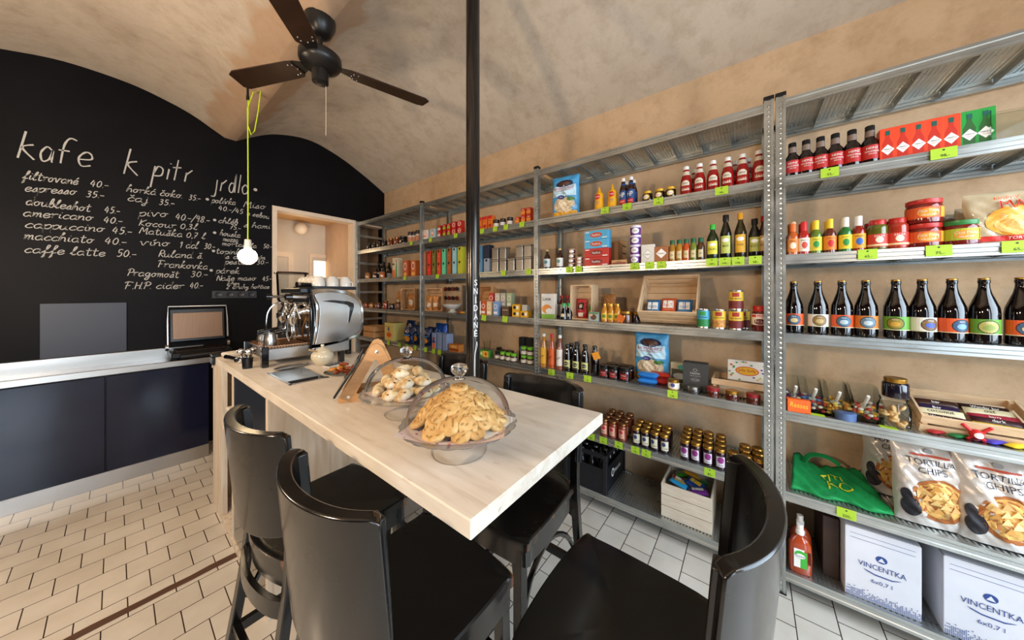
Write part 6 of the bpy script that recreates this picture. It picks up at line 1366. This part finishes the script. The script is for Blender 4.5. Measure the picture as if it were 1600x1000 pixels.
for i, (u, c_, lb) in enumerate(((575, 'a8662c', 'amber jar leftmost on the second shelf of far bay'), (587, '241410', 'dark jar between two amber ones on second shelf'), (597.5, 'b8581c', 'orange jar third from the end panel'))):
    q = jar('nut_jar', .034, .085, LQ(c_), C('8a5a34'), C('c8bca4'), (.2, .5), lidr=.95, lidh=.2, ang=.8); put(q, u, 2, .05); tag(q, lb, 'jar')
q = box('small_carton', .06, .05, .06, C('8a9490', .5)); put(q, 609.5, 2, .09); tag(q, 'small grey carton left of the green and orange carton', 'carton')
q = box('juice_carton', .105, .07, .235, C('c8bca0', .45), [('p', [(.01, 0), (.045, 0), (.045, .16), (.03, .20), (.02, .12)], C('1f8a3a')), ('r', -.05, 0, .0, .09, ORG), ('r', -.05, .15, -.01, .17, INK), ('e', .035, .20, .01, .016, RED)]); put(q, 621, 2, .07); tag(q, 'tall carton with green bottle print in the far bay', 'carton')
for i, (u, c_) in enumerate(((636.5, 'b8502c'), (649, 'c2642c'))):
    q = box('biscuit_box', .085, .06, .19-.01*i, C(c_, .45), [('e', 0, .12, .028, .045, C('d9cdb8')), ('e', 0, .12, .018, .03, C('a8402c')), ('e', 0, .03, .032, .02, C('e0a84a'))]); put(q, u, 2, .06); tag(q, 'ornate orange biscuit box, %s of the pair by the second post' % ('left', 'right')[i], 'box', 'ornate orange biscuit boxes')
price(633, 2, '', 'second shelf, under the ornate boxes', .05)
for i, (u, c_, h, dx) in enumerate(((572, '9a4a28', .07, .05), (581, 'a86a2a', .075, .05), (591, '6a3420', .075, .05), (602.5, '8a3a24', .10, .05), (612, '1c1210', .075, .05), (622, '8a5a40', .09, .12))):
    q = jar('preserve_jar', .034, h, LQ(c_), RGOLD, None, lidr=.92, lidh=.2, shapes=[('r', -.014, .02, .014, .04, C('b8a488'))]); put(q, u, 3, dx); tag(q, 'preserve jar in the far bay middle shelf, %s of six' % ctr(i, 6), 'jar', 'preserve jars on the far bay middle shelf')
q = pouch('pasta_pack', .10, .22, .06, M('pasta_pack', 'b9793c', .4, noise=.3, nscale=40), [('r', -.025, .06, .025, .12, C('d8c8b0'))], seed=55); put(q, 625, 3, .16); tag(q, 'tall pasta pack left of the upright crate in far bay', 'pasta pack')
t = slat_crate('wooden_crate', .17, .25, .14, CW2, 4); t.matrix_world = Matrix.Translation((SX+.19, sy(644, SX+.19), LV[3]+.127)) @ Matrix.Rotation(-PI/2+.6, 4, 'Z') @ Matrix.Rotation(math.radians(90), 4, 'X'); tag(t, 'upright wooden crate framing one pasta pack in the far bay', 'crate')
q = pouch('pasta_pack', .10, .19, .06, M('pasta_pack', 'b9793c', .4, noise=.3, nscale=40), [('r', -.025, .06, .025, .12, C('d8c8b0'))], seed=56); put(q, 643.5, 3, .14, .6); tag(q, 'pasta pack framed by the upright crate in the far bay', 'pasta pack')
t = slat_crate('wooden_crate', .28, .22, .14, CW2, 2); put(t, 588, 4, .14, .0); tag(t, 'orange-toned wooden crate on the fourth shelf of far bay', 'crate')
q = box('fruit_carton', .20, .16, .215, C('c8b468', .55), [('e', .0, .07, .055, .035, ORG), ('e', -.02, .07, .02, .018, C('b8521f')), ('e', .03, .07, .02, .018, C('b8521f')), ('r', -.02, .12, .01, .165, C('3a3a6a')), ('r', -.099, .172, .099, .178, C('a8924a'))]); put(q, 617, 4, .11); tag(q, 'yellow carton with orange fruit print in the far bay', 'carton')
for i, (u, dx, s_) in enumerate(((640, .07, 0), (651, .12, .02), (643, .26, .05))):
    q = bluebag(.16, .19+s_, .08, 96+i); put(q, u, 4, dx, .1); tag(q, 'navy crisps bag in the far bay, %s of three' % ('left front', 'right front', 'back')[i], 'crisps bag', 'navy crisps bags')
for u, wh in ((607.6, 'below the orange-toned crate'), (636, 'below the left navy bag'), (649, 'below the right navy bag')): price(u, 4, '', 'fourth shelf, '+wh, .05, .05)
for i, (u, c_) in enumerate(((598, '7a2c18'), (607, '8a3418'), (618, '9a3a1c'), (630, '8a2c18'), (645, '7a2414'))):
    q = jar('preserve_jar', .036, .10, LQ(c_), RGOLD, None, lidr=.95, lidh=.2); put(q, u, 5, .06); tag(q, 'rusty preserve jar low in the far bay, %s of five' % ctr(i, 5), 'jar', 'rusty preserve jars low in the far bay')
# ================= espresso machine and bar-top things =================
MX, MY_ = .545, 2.30       # front-left foot corner on the bar
t = empty('espresso_machine', 'polished chrome two-group espresso machine on the far end of the bar', 'espresso machine', loc=(MX, MY_, BZ))
def at_(x, y, z): return (x-MX, y-MY_, z-BZ)
BLKG = M('black_gloss', '0c0c0e', .15, coat=.5)
for x, y in ((.552, 2.315), (.552, 2.70), (1.055, 2.35), (1.055, 2.70)):
    a = at_(x, y, BZ); hh = .125
    MB().rbox(a[0]-.017, a[0]+.017, a[1]-.017, a[1]+.017, 0, hh, .004).build('foot', BLKG, t)
mb = MB(); a = at_(.57, 2.318, 1.085); b = at_(1.05, 2.715, 1.160); mb.rbox(a[0], b[0], a[1], b[1], a[2], b[2], .006); mb.build('base_tray', STEEL, t)
mb = MB(); a = at_(.555, 2.325, 1.160); b = at_(.80, 2.71, 1.168)
for i in range(16): mb.box(a[0]+i*.015, a[0]+i*.015+.008, a[1], b[1], a[2], b[2])
mb.box(a[0], b[0], a[1], a[1]+.01, a[2]-.004, b[2]+.004); mb.box(a[0], b[0], b[1]-.01, b[1], a[2]-.004, b[2]+.004); mb.build('drip_grille', M('copper_steel', 'b98a66', .3, .9), t)
prof = catmull([(.80, 1.13), (.815, 1.19), (.83, 1.30), (.83, 1.42), (.80, 1.50), (.84, 1.525), (.95, 1.525), (1.05, 1.505), (1.12, 1.46), (1.15, 1.38), (1.15, 1.26), (1.12, 1.19), (1.03, 1.155), (.90, 1.135), (.80, 1.13)], 4)[:-1]
poly = [(x-MX, z-BZ) for x, z in prof]
MB().prism(poly, .035, .40, 'y').build('body_shell', CHROME, t, smooth=A, bevel=.008)
# near side panel: rim, inset pane, black boomerang
cx, cz = .985-MX, 1.335-BZ
def inset(k, y): return [(cx+(x-cx)*k, cz+(z-cz)*k) for x, z in poly], y
MB().prism([(cx+(x-cx)*1.02, cz+(z-cz)*1.02) for x, z in poly], .018, .035, 'y').build('side_rim', CHROME, t, smooth=A, bevel=.004)
MB().prism([(cx+(x-cx)*.90, cz+(z-cz)*.90) for x, z in poly], .010, .018, 'y').build('side_panel', M('polished_panel', 'c3c0bc', .16, 1), t, smooth=A, bevel=.004)
MB().prism([(x-MX, z-BZ) for x, z in ((.865, 1.445), (.93, 1.452), (1.04, 1.440), (1.075, 1.425), (1.078, 1.40), (1.045, 1.285), (1.035, 1.285), (1.048, 1.395), (1.03, 1.415), (.95, 1.432))], .006, .010, 'y').build('black_badge', BLKG, t)
mb = MB(); mb.tube([(x-MX, .008, z-BZ) for x, z in catmull([(.79, 1.125), (.803, 1.22), (.81, 1.35), (.80, 1.46), (.79, 1.53)], 5)], .012, n=8, flat=(.010, .014)); mb.build('black_front_trim', BLKG, t, smooth=A)
MB().rbox(.795-MX, .815-MX, .03, .40, 1.17-BZ, 1.51-BZ, .004).build('front_plate', CHROME, t)
MB().rbox(.74-MX, .83-MX, .02, .41, 1.50-BZ, 1.535-BZ, .006).build('top_fascia', BLK, t)
mb = MB()
for y in (.03, .40): mb.box(.82-MX, 1.10-MX, y-.004, y+.004, 1.525-BZ, 1.548-BZ)
for x in (.82, 1.10): mb.box(x-.004-MX, x+.004-MX, .03, .40, 1.525-BZ, 1.548-BZ)
mb.box(.82-MX, 1.10-MX, .03, .40, 1.524-BZ, 1.529-BZ); mb.build('cup_rail', BLK, t)
BRS = M('worn_brass', 'a87a48', .25, 1)
for k, y in enumerate((.12, .30)):
    gx = .725-MX
    g_ = MB(); g_.cyl((.80-MX, y, 1.385-BZ), (gx+.01, y, 1.355-BZ), .036, .036, 18); g_.lathe([(.030, .095), (.040, .09), (.040, .06), (.034, .05), (.034, 0)][::-1], (gx, y, 1.27-BZ), 20)
    g_.cyl((gx, y, 1.36-BZ), (gx+.02, y, 1.43-BZ), .026, .018, 14); gh = g_.build('group_head', CHROME, t, smooth=A)
    MB().lathe([(.030, 0), (.037, .004), (.037, .022), (.030, .026)], (gx, y, 1.245-BZ), 20).build('portafilter_basket', CHROME, gh, smooth=A)
    MB().cyl((gx-.03, y, 1.256-BZ), (gx-.14, y, 1.236-BZ), .011, .015, 12).build('portafilter_handle', BLKG, gh, smooth=A)
    mb = MB(); mb.tube([(gx, y, 1.245-BZ), (gx-.0, y, 1.228-BZ), (gx-.012, y-.012, 1.215-BZ)], .006, 8); mb.build('spout', CHROME, gh, smooth=A)
    mb = MB(); mb.cyl((gx+.03, y-.05, 1.33-BZ), (gx+.0, y-.06, 1.42-BZ), .005, .005, 8); mb.sphere((gx-.002, y-.06, 1.427-BZ), .012, n=10, m=6); mb.build('lever', CHROME, gh, smooth=A)
for k, (y, sg) in enumerate(((.01, -1), (.42, 1))):
    mb = MB(); bx_ = .76-MX
    mb.tube(catmull([(bx_, y, 1.43-BZ), (bx_-.05, y+sg*.01, 1.42-BZ), (bx_-.09, y+sg*.015, 1.36-BZ), (bx_-.10, y+sg*.015, 1.25-BZ), (bx_-.09, y+sg*.015, 1.20-BZ)], 5), .0055, 8); mb.build('steam_wand', CHROME, t, smooth=A)
    mb = MB(); mb.cyl((.77-MX, y+.0, 1.475-BZ), (.68-MX, y, 1.475-BZ), .010, .010, 12); mb.build('valve_shaft', CHROME, t, smooth=A)
    MB().cyl((.69-MX, y, 1.475-BZ), (.655-MX, y, 1.475-BZ), .022, .020, 14).build('valve_knob', BLKG, t, smooth=A)
mb = MB(); mb.lathe([(.03, 0), (.03, .012), (0, .013)], T=Matrix.Translation((.742-MX, .20, 1.46-BZ)) @ Matrix.Rotation(-PI/2, 4, 'Y'), n=18); mb.build('pressure_gauge', CHROME, t, smooth=A)
mb = MB()
for k in range(3): mb.tube([(.79-MX, .07+.12*k, 1.34-BZ), (.77-MX, .08+.12*k, 1.27-BZ), (.78-MX, .10+.12*k, 1.20-BZ)], .006, 8)
mb.build('copper_pipes', BRS, t, smooth=A)
MB().cyl((.82-MX, .016, 1.12-BZ), (.82-MX, .008, 1.12-BZ), .008, .008, 12).build('bolt', CHROME, t)
CUPM = M('white_porcelain', 'd8d2c8', .2, coat=.4)
def cup():
    t = root('espresso_cup'); MB().lathe([(.040, 0), (.043, .004), (.042, .045), (.035, .075), (.026, .084), (.023, .089), (0, .089)], n=24).build('cup_body', CUPM, t, smooth=A)
    mb = MB(); mb.tube([(.040, 0, .018), (.058, 0, .022), (.060, 0, .046), (.038, 0, .056)], .004, 8); mb.build('handle', CUPM, t, smooth=A); return t
p = cup(); k = 0
for j, y in enumerate((2.375, 2.46, 2.545, 2.63)):
    for i, x in enumerate((.865, .955, 1.045)):
        q = p if k == 0 else copy_tree(p); q.location = (x, y, 1.5292); q.rotation_euler = (0, 0, random.uniform(0, 6)); k += 1
        tag(q, 'white upturned cup on the espresso machine, %s in %s row' % (('left', 'middle', 'right')[i], ('the nearest', 'the second', 'the third', 'the farthest')[j]), 'cup', 'white upturned cups on the espresso machine')
q = root('tamper'); MB().cyl((0, 0, .02), (.075, 0, .022), .016, .013, 14).build('handle', BLKG, q, smooth=A); MB().cyl((-.014, 0, .02), (0, 0, .02), .02, .02, 16).build('base', CHROME, q, smooth=A); q.location = (.745, 2.36, 1.535+.0006); q.rotation_euler = (0, 0, .2); tag(q, 'black-handled tamper lying on top of the espresso machine front', 'tamper')
# milk jug, cups of tools on the drip tray
def jug(nm, r, h):
    t = root(nm); MB().lathe([(r, 0), (r*1.02, .004), (r*.98, h*.5), (r*.82, h*.8), (r*.9, h), (r*.86, h), (r*.78, h*.8), (r*.9, h*.5), (r*.94, .006), (0, .005)], n=24).build('jug_body', STEEL, t, smooth=A)
    mb = MB(); mb.tube([(r*.9, 0, h*.85), (r*1.6, 0, h*.8), (r*1.6, 0, h*.3), (r*.98, 0, h*.25)], .004, 8); mb.build('handle', STEEL, t, smooth=A); return t
q = jug('milk_jug', .035, .085); q.location = (.60, 2.40, 1.1685); q.rotation_euler = (0, 0, 2.2); tag(q, 'steel milk jug on the espresso drip tray', 'jug')
q = jug('milk_jug', .028, .06); q.location = (.61, 2.62, 1.1685); q.rotation_euler = (0, 0, 1.2); tag(q, 'smaller steel milk jug at the far side of the drip tray', 'jug')
# portafilter resting before the machine, tool pot
q = root('portafilter'); MB().lathe([(.028, 0), (.034, .004), (.034, .028), (.030, .028), (.028, .008), (0, .008)], n=20).build('basket', CHROME, q, smooth=A); MB().cyl((.03, 0, .018), (.15, 0, .026), .010, .014, 12).build('handle', BLKG, q, smooth=A); q.location = (.50, 2.62, BZ+.0006); q.rotation_euler = (0, 0, 1.9); tag(q, 'portafilter lying on the bar left of the espresso machine', 'portafilter')
q = root('utensil_pot'); MB().lathe([(.024, 0), (.027, .06), (.030, .062), (.026, .062), (.022, .006), (0, .005)], n=20).build('pot', BLK, q, smooth=A)
for k, (dx, dy) in enumerate(((.02, .015), (-.018, .012), (.0, -.02))):
    mb = MB(); mb.cyl((dx*.4, dy*.4, .01), (dx*1.3, dy*1.3, .085), .0035, .0035, 6); mb.sphere((dx*1.5, dy*1.5, .10), .019, (1, .4, 1), 12, 8); mb.build('spoon', CHROME, q, smooth=A)
q.location = (.485, 2.38, BZ+.0006); tag(q, 'small black pot of steel spoons at the bar edge', 'pot')
# grinder behind
q = empty('coffee_grinder', 'coffee grinder with round hopper lid behind the espresso machine', 'grinder', loc=(.865, 2.90, BZ))
MB().rbox(-.07, .07, -.09, .09, 0, .32, .012).build('grinder_body', BLK, q); MB().lathe([(.04, .32), (.06, .35), (.092, .40), (.10, .60)], n=28, cap=False).build('hopper', GJ, q, smooth=A)
MB().lathe([(0, .6), (.112, .6), (.115, .606), (.112, .616), (.03, .618), (0, .62)], n=28).build('hopper_lid', M('smoked_lid', '2c1a14', .2, coat=.4), q, smooth=A)
# folded cloth box, black corner bracket
q = box('napkin_box', .14, .10, .03, M('white_napkins', 'ddd6cb', .7), r=.008, part='box_body'); q.location = (.535, 2.93, BZ+.0006); q.rotation_euler = (0, 0, .2); tag(q, 'low white napkin box at the far left corner of the bar', 'box')
q = root('clamp'); mb = MB(); mb.rbox(-.03, .03, -.045, .045, .0, .022, .004); mb.rbox(-.03, -.018, -.045, .045, -.055, 0, .004); mb.build('clamp_body', BLK, q); MB().cyl((-.024, 0, -.055), (-.024, 0, -.075), .006).build('clamp_screw', CHROME, q); q.location = (BX0+.014, 3.0, BZ+.0006); tag(q, 'black clamp gripping the far left corner of the bar top', 'clamp')
# sugar bowl
CRMP = M('cream_porcelain', 'cfc4a8', .22, coat=.4, noise=.06, nscale=30)
q = empty('sugar_bowl', 'round cream porcelain sugar bowl with lid and spoon before the espresso machine', 'bowl', loc=(.80, 2.13, BZ+.0006))
MB().lathe([(.030, 0), (.034, .003), (.055, .025), (.064, .048), (.060, .070), (.045, .084)], n=30).build('bowl_body', CRMP, q, smooth=A)
MB().lathe([(.048, .083), (.047, .088), (.030, .102), (.008, .108), (.006, .112), (.011, .118), (.009, .126), (0, .128)], n=30).build('lid', CRMP, q, smooth=A)
mb = MB(); mb.cyl((-.03, -.02, .085), (-.085, -.03, .108), .005, .006, 8); mb.build('spoon_handle', M('wood_spoon', 'b8976a', .5), q, smooth=A)
mb = MB()
q = root('pepper_mill'); MB().rbox(-.016, .016, -.016, .016, 0, .075, .005).build('mill_body', BLKG, q); q.location = (.905, 2.115, BZ+.0006); tag(q, 'small black pepper mill right of the sugar bowl', 'mill')
q = root('card_holder'); MB().rbox(-.055, .055, -.028, .028, 0, .012, .002).build('plate', C('c8c2b8'), q)
for k in range(3): MB().rbox(-.05+.033*k, -.024+.033*k, -.02, .02, .012, .014, .0005).build('dark_chip', BLK, q)
q.location = (.825, 2.02, BZ+.0006); q.rotation_euler = (0, 0, .25); tag(q, 'flat white card with dark chips before the sugar bowl', 'card')
q = root('oval_tray'); mb = MB(); vs = []
mb.lathe([(0, .002), (.05, .002), (.062, .006), (.066, .012), (.064, .012), (.058, .004), (0, .0005)], n=32); o_ = mb.build('tray', STEEL, q, smooth=A); q.scale = (1, 1, 1); o_.scale = (.75, 1.6, 1); q.location = (.655, 2.185, BZ+.0006); q.rotation_euler = (0, 0, -1.25); tag(q, 'oval steel tray on the bar before the espresso machine', 'tray')
# plate of glazed pastries behind the tablet stand
q = root('glass_plate'); MB().lathe([(.05, 0), (.055, .003), (.085, .012), (.09, .016), (.086, .016), (.05, .005), (0, .004)], n=28).build('plate', GJ, q, smooth=A); q.location = (.775, 1.80, BZ+.0006); tag(q, 'glass plate of dark glazed pastries behind the tablet stand', 'plate')
rnd = random.Random(8); RP = M('glazed_red_brown', '8a3a18', .3, noise=.4, nscale=40, bump=.3, bscale=60); YP_ = M('golden_crumb', 'c8802c', .45, noise=.3, nscale=40)
for i in range(14):
    mb = MB(); mb.sphere((0, 0, 0), .020, (1.1, .7, .45), 10, 6); o_ = mb.build('small_pastry', RP if i % 3 else YP_, None, smooth=True); a = i*2.4; r_ = .012+.0036*i if i < 11 else .015
    o_.location = (.775+r_*math.cos(a), 1.80+r_*math.sin(a), BZ+.016+(.014 if i % 2 else 0)+(.022 if i > 10 else 0)); o_.rotation_euler = (rnd.uniform(-.4, .4), rnd.uniform(-.4, .4), a); tag(o_, ('dark' if i % 3 else 'golden')+' glazed pastry on the glass plate, %s' % ['at its centre', 'near the centre, left', 'just behind centre', 'inner ring, bar side', 'inner ring, shelf side', 'middle ring, left', 'middle ring, back', 'middle ring, front', 'outer ring, right', 'outer ring, left', 'outer ring, back', 'on top, front', 'on top, back', 'topmost'][i], 'pastry', 'glazed pastries on the glass plate')

# ================= tablet on a wooden stand =================
PLY = wood('plywood_stand', 'b98450', 'cc9a64')
t = empty('tablet_stand', 'triangular plywood tablet stand with screws facing the barista', 'stand')
OUT = [(0, .012), (.006, 0), (.250, 0), (.258, .012), (.176, .205), (.164, .226), (.148, .235), (.130, .230), (.118, .214)]
INN = [(.070, .036), (.074, .030), (.186, .030), (.192, .036), (.152, .158), (.148, .166), (.143, .168), (.138, .166), (.132, .158)]
for y in (0, .15):
    mb = MB(); k = len(OUT); vs = []
    for yy_ in (y, y+.014):
        for ring in (OUT, INN): vs += [(x, yy_, z) for x, z in ring]
    fs = []
    for i in range(k):
        j = (i+1) % k
        fs += [(i, j, k+j, k+i), (2*k+j, 2*k+i, 3*k+i, 3*k+j), (j, i, 2*k+i, 2*k+j), (k+i, k+j, 3*k+j, 3*k+i)]
    mb.add(vs, fs); o_ = mb.build('side_frame', PLY, t)
    for x, z in ((.040, .022), (.147, .200)): MB().cyl((x, y-.002 if y == 0 else y+.016, z), (x, y if y == 0 else y+.014, z), .0065, .0065, 12).build('screw', CHROME, o_)
mb = MB(); mb.cyl((.147, .014, .200), (.147, .15, .200), .009, .009, 12); mb.build('cross_bar', PLY, t, smooth=A)
mb = MB(); mb.rbox(.03, .22, .014, .15, .002, .012, .002); mb.build('base_board', PLY, t)
t.location = (.552, 1.325, BZ+.0006); t.rotation_euler = (0, 0, math.radians(-30)); TS = Matrix.Translation(t.location) @ Matrix.Rotation(math.radians(-30), 4, 'Z')
q = root('tablet'); MB().rbox(-.125, .125, -.004, .004, 0, .175, .004).build('tablet_body', BLK, q); MB().box(-.115, .115, -.0048, -.004, .01, .165).build('screen', M('dark_screen', '1a1c22', .08, coat=.4), q)
q.matrix_world = TS @ Matrix.Translation((-.008, .082, .033)) @ Matrix.Rotation(-PI/2, 4, 'Z') @ Matrix.Rotation(math.radians(-32), 4, 'X') ; tag(q, 'black tablet leaning on the plywood stand, screen to the barista', 'tablet')

# ================= cake stands, cookies, pastries =================
KG = M('clear_knob_glass', 'f4f6f4', .02, trans=1, ior=1.45)
DG = thin_glass('dome_glass', (.985, .99, .988), .09, .02, .15)
SG = thin_glass('stand_glass', (.985, .99, .988), .22, .03, .3)
def cake_stand(x, y, lb, lb2):
    t = empty('cake_stand', lb, 'cake stand', 'glass cake stands on the bar', loc=(x, y, BZ+.0006))
    MB().lathe([(.078, 0), (.080, .003), (.076, .006), (.045, .022), (.034, .045), (.036, .062), (.05, .070)], n=40, cap=False).build('foot', SG, t, smooth=A)
    mb = MB(); n_ = 72; vs = []; fs = []; PR = ((0, .072, 0), (.10, .073, 0), (.145, .076, 0), (.158, .081, .004), (.161, .085, .005), (.158, .0865, .004), (.152, .083, .001))
    for r, z, k in PR:
        for i in range(n_): a = 2*PI*i/n_; rr = r+k*abs(math.sin(a*12)); vs.append((rr*math.cos(a), rr*math.sin(a), z))
    for j in range(len(PR)-1):
        for i in range(n_): fs.append((j*n_+i, j*n_+(i+1) % n_, (j+1)*n_+(i+1) % n_, (j+1)*n_+i))
    mb.add(vs, fs); mb.build('plate', SG, t, smooth=True)
    d = empty('glass_dome', lb2, 'dome', 'glass domes on the cake stands', loc=(x, y, BZ+.0830))
    pf = [(.145, 0), (.147, .004)]+[(.147*math.cos(a)**.82, .004+.118*math.sin(a)**.95) for a in [PI/2*k/16 for k in range(1, 16)]]+[(.012, .1215)]
    MB().lathe(pf, n=48, cap=False).build('dome', DG, d, smooth=True)
    MB().lathe([(0, .120), (.018, .121), (.012, .128), (.012, .133), (.021, .140), (.025, .150), (.022, .160), (.012, .165), (0, .166)], n=28).build('knob', KG, d, smooth=True)
    return t, d
S1 = (.603, .657); S2 = (.672, 1.02)
cake_stand(*S1, 'footed glass cake stand piled with round cookies, nearest the bar end', 'glass dome with knob over the round cookies')
cake_stand(*S2, 'footed glass cake stand with sugared pastries further along the bar', 'glass dome with knob over the sugared pastries')
def napkin_mat():
    n = N('patterned_paper', .8); tc = n.new('TexCoord'); v = n.new('TexVoronoi', i_Scale=55.0); n.ln(tc.outputs['Object'], v.inputs['Vector'])
    f = n.ramp(v.outputs['Distance'], [(.18, (1, 1, 1)), (.24, (0, 0, 0))]); v2 = n.new('TexVoronoi', i_Scale=55.0); n.ln(tc.outputs['Object'], v2.inputs['Vector'])
    hs = n.ramp(v2.outputs['Color'], [(.3, 'c0392f'), (.5, '2c4a8a'), (.8, 'c86a6a')]); n.ln(n.mix(f, 'dcccca', hs), n.b.inputs['Base Color']); return n.m
NPM = napkin_mat()
def napkin(x, y, s_, rot, m, z0=.0, lb='', lift=.02, grp=None):
    mb = MB(); zb = BZ+.0006+.0775+z0
    def f(u, v):
        X, Y = (u-.5)*s_, (v-.5)*s_; r = math.hypot(X, Y)
        z = .0005+max(0, r-.14)*.35+(max(0, min(r-.10, .04)) * .12)+.002*math.sin(X*60)*math.sin(Y*50)*min(1, r*8)*.4
        return (X, Y, z)
    mb.grid(f, 26, 26); o = mb.build('paper_napkin', m, None, smooth=True); o.location = (x, y, zb); o.rotation_euler = (0, 0, rot); tag(o, lb, 'napkin'); return o
napkin(S1[0], S1[1], .27, .62, NPM, .0, 'patterned paper napkin under the round cookies with corners hanging out')
napkin(S2[0]+.01, S2[1]+.01, .22, .2, NPM, .0, 'patterned paper napkin under the sugared pastries')
mb = MB(); mb.grid(lambda u, v: ((u-.5)*.15, (v-.5)*.09, .001+.004*v+.001*math.sin(u*20)), 12, 8); o = mb.build('white_napkin', PAPER, None, smooth=True); o.location = (S1[0]+.035, S1[1]-.085, BZ+.0825); o.rotation_euler = (.0, 0, .15); tag(o, 'plain white napkin at the front of the round cookie plate', 'napkin')
# cookies
CKM = N('cookie_dough', .7); tc = CKM.new('TexCoord'); n1 = CKM.new('TexNoise', i_Scale=38.0, i_Detail=5.0); CKM.ln(tc.outputs['Object'], n1.inputs['Vector'])
CKM.ln(CKM.ramp(n1.outputs[0], [(.3, 'b07f45'), (.5, 'c69a5c'), (.7, 'd2ae76')]), CKM.b.inputs['Base Color']); CKM.bump(n1.outputs[0], .5, .004); CKM = CKM.m
CHK = M('nut_bits', '96713c', .7)
def cookie(seed):
    rnd = random.Random(seed); t = root('cookie'); r = .0255; mb = MB(); n_ = 24
    pf = [(0, 0), (.8, 0), (.95, .0015), (1, .006), (.97, .0115), (.88, .0138), (.5, .0148), (0, .0148)]
    ph = rnd.uniform(0, 6); vs = []; fs = []
    for k, z in pf:
        for i in range(n_):
            a = 2*PI*i/n_; rr = r*k*(1+.03*math.sin(3*a+ph)+.02*math.sin(7*a)); vs.append((rr*math.cos(a), rr*math.sin(a), z+(.0006*math.sin(5*a+ph) if 0 < k < .9 else 0)))
    for j in range(len(pf)-1):
        for i in range(n_): fs.append((j*n_+i, j*n_+(i+1) % n_, (j+1)*n_+(i+1) % n_, (j+1)*n_+i))
    mb.add(vs, fs); mb.build('cookie_body', CKM, t, smooth=True)
    for k in range(5):
        a, q = rnd.uniform(0, 6.28), rnd.uniform(.2, .75)*r
        mb = MB(); mb.sphere((q*math.cos(a), q*math.sin(a), .0140), .0042, (1.5, .7, .4), 8, 5, None); mb.build('nut_piece', CHK, t, smooth=True)
    return t
protos = [cookie(i) for i in range(3)]; used = [False]*3
rnd = random.Random(21); ci = 0; seen = set()
RINGS = [(14, .112, .006, 36), (13, .100, .024, 52), (11, .083, .041, 46), (8, .062, .056, 40), (6, .042, .068, 34), (4, .022, .078, 22), (1, 0, .089, 8)]
RN = ['lowest ring', 'second ring up', 'third ring up', 'fourth ring up', 'fifth ring up', 'ring near the top', 'very top']
DIRN = ['bar-end side', 'bar-end side turning right', 'near right', 'right side, nearer', 'right side', 'right side, farther', 'far right', 'back turning right', 'back', 'back turning left', 'far left', 'left side, farther', 'left side', 'left side, nearer', 'near left', 'bar-end side turning left']
for ri, (nn, R, z, tl) in enumerate(RINGS):
    for i in range(nn):
        k = ci % 3; q = protos[k] if not used[k] else copy_tree(protos[k]); used[k] = True; ci += 1
        a = 2*PI*(i+.5*(ri % 2))/nn+rnd.uniform(-.16, .16)
        tilt = math.radians(tl+rnd.uniform(-14, 12)); R_j = R-rnd.uniform(0, .006)
        T = Matrix.Translation((S1[0]+R_j*math.cos(a), S1[1]+R_j*math.sin(a), BZ+.0835+z)) @ Matrix.Rotation(a+rnd.uniform(-.3, .3), 4, 'Z') @ Matrix.Rotation(tilt, 4, 'Y') @ Matrix.Rotation(rnd.uniform(-.15, .15), 4, 'X') @ Matrix.Rotation(rnd.uniform(0, 6), 4, 'Z')
        q.matrix_world = T
        d = round(((2*PI*(i+.5*(ri % 2))/nn+PI/2) % (2*PI))/(2*PI)*16-.01) % 16
        while (ri, d) in seen: d = (d+1) % 16
        seen.add((ri, d))
        tag(q, 'round golden cookie in the %s of the pile, %s' % (RN[ri], DIRN[d]) if ri < 6 else 'round golden cookie topmost on the pile under the front dome', 'cookie', 'round cookies under the front dome')
# sugared rolled pastries
SGM = N('sugared_pastry', .75); tc = SGM.new('TexCoord'); n1 = SGM.new('TexNoise', i_Scale=30.0, i_Detail=6.0); SGM.ln(tc.outputs['Object'], n1.inputs['Vector'])
SGM.ln(SGM.ramp(n1.outputs[0], [(.36, 'b8874c'), (.5, 'd9c296'), (.62, 'ebe2d2')]), SGM.b.inputs['Base Color']); SGM.bump(n1.outputs[0], .4, .004); SGM = SGM.m
def pastry():
    t = root('rolled_pastry'); mb = MB(); pts = []; rs = []
    for k in range(13):
        u = k/12*2-1; pts.append((u*.036, .010*u*u, .016)); rs.append(.004+.0155*(1-abs(u)**2.2)*(1+.10*math.cos(u*14)))
    mb.tube(pts, rs, 14); mb.build('pastry_body', SGM, t, smooth=True)
    MB().sphere((.012, -.012, .024), .006, (1, .8, .5), 8, 5).build('jam_filling', C('5a1a14', .3), t, smooth=True); return t
pp = pastry(); rnd = random.Random(33)
PL_ = [(.095, 0, 10, .012, 'lower ring'), (.055, 30, 6, .014, 'inner ring'), (.07, 15, 7, .042, 'second layer'), (.028, 0, 3, .048, 'second layer middle'), (.035, 40, 3, .070, 'top layer')]
k = 0
WH = ['front', 'front right', 'right', 'back right', 'back', 'back left', 'left', 'front left', 'far left', 'near left']
for R, off, nn, z, nm in PL_:
    for i in range(nn):
        a = 2*PI*i/nn+math.radians(off)+rnd.uniform(-.1, .1); q = pp if k == 0 else copy_tree(pp); k += 1
        q.location = (S2[0]+R*math.cos(a-PI/2), S2[1]+R*math.sin(a-PI/2), BZ+.068+z); q.rotation_euler = (rnd.uniform(-.35, .35), rnd.uniform(-.35, .35), a+rnd.uniform(-.7, .7))
        tag(q, 'sugared rolled pastry under the far dome, %s, %s' % (nm, WH[int(i*10/nn) if nn < 10 else i]), 'pastry', 'sugared pastries under the far dome')
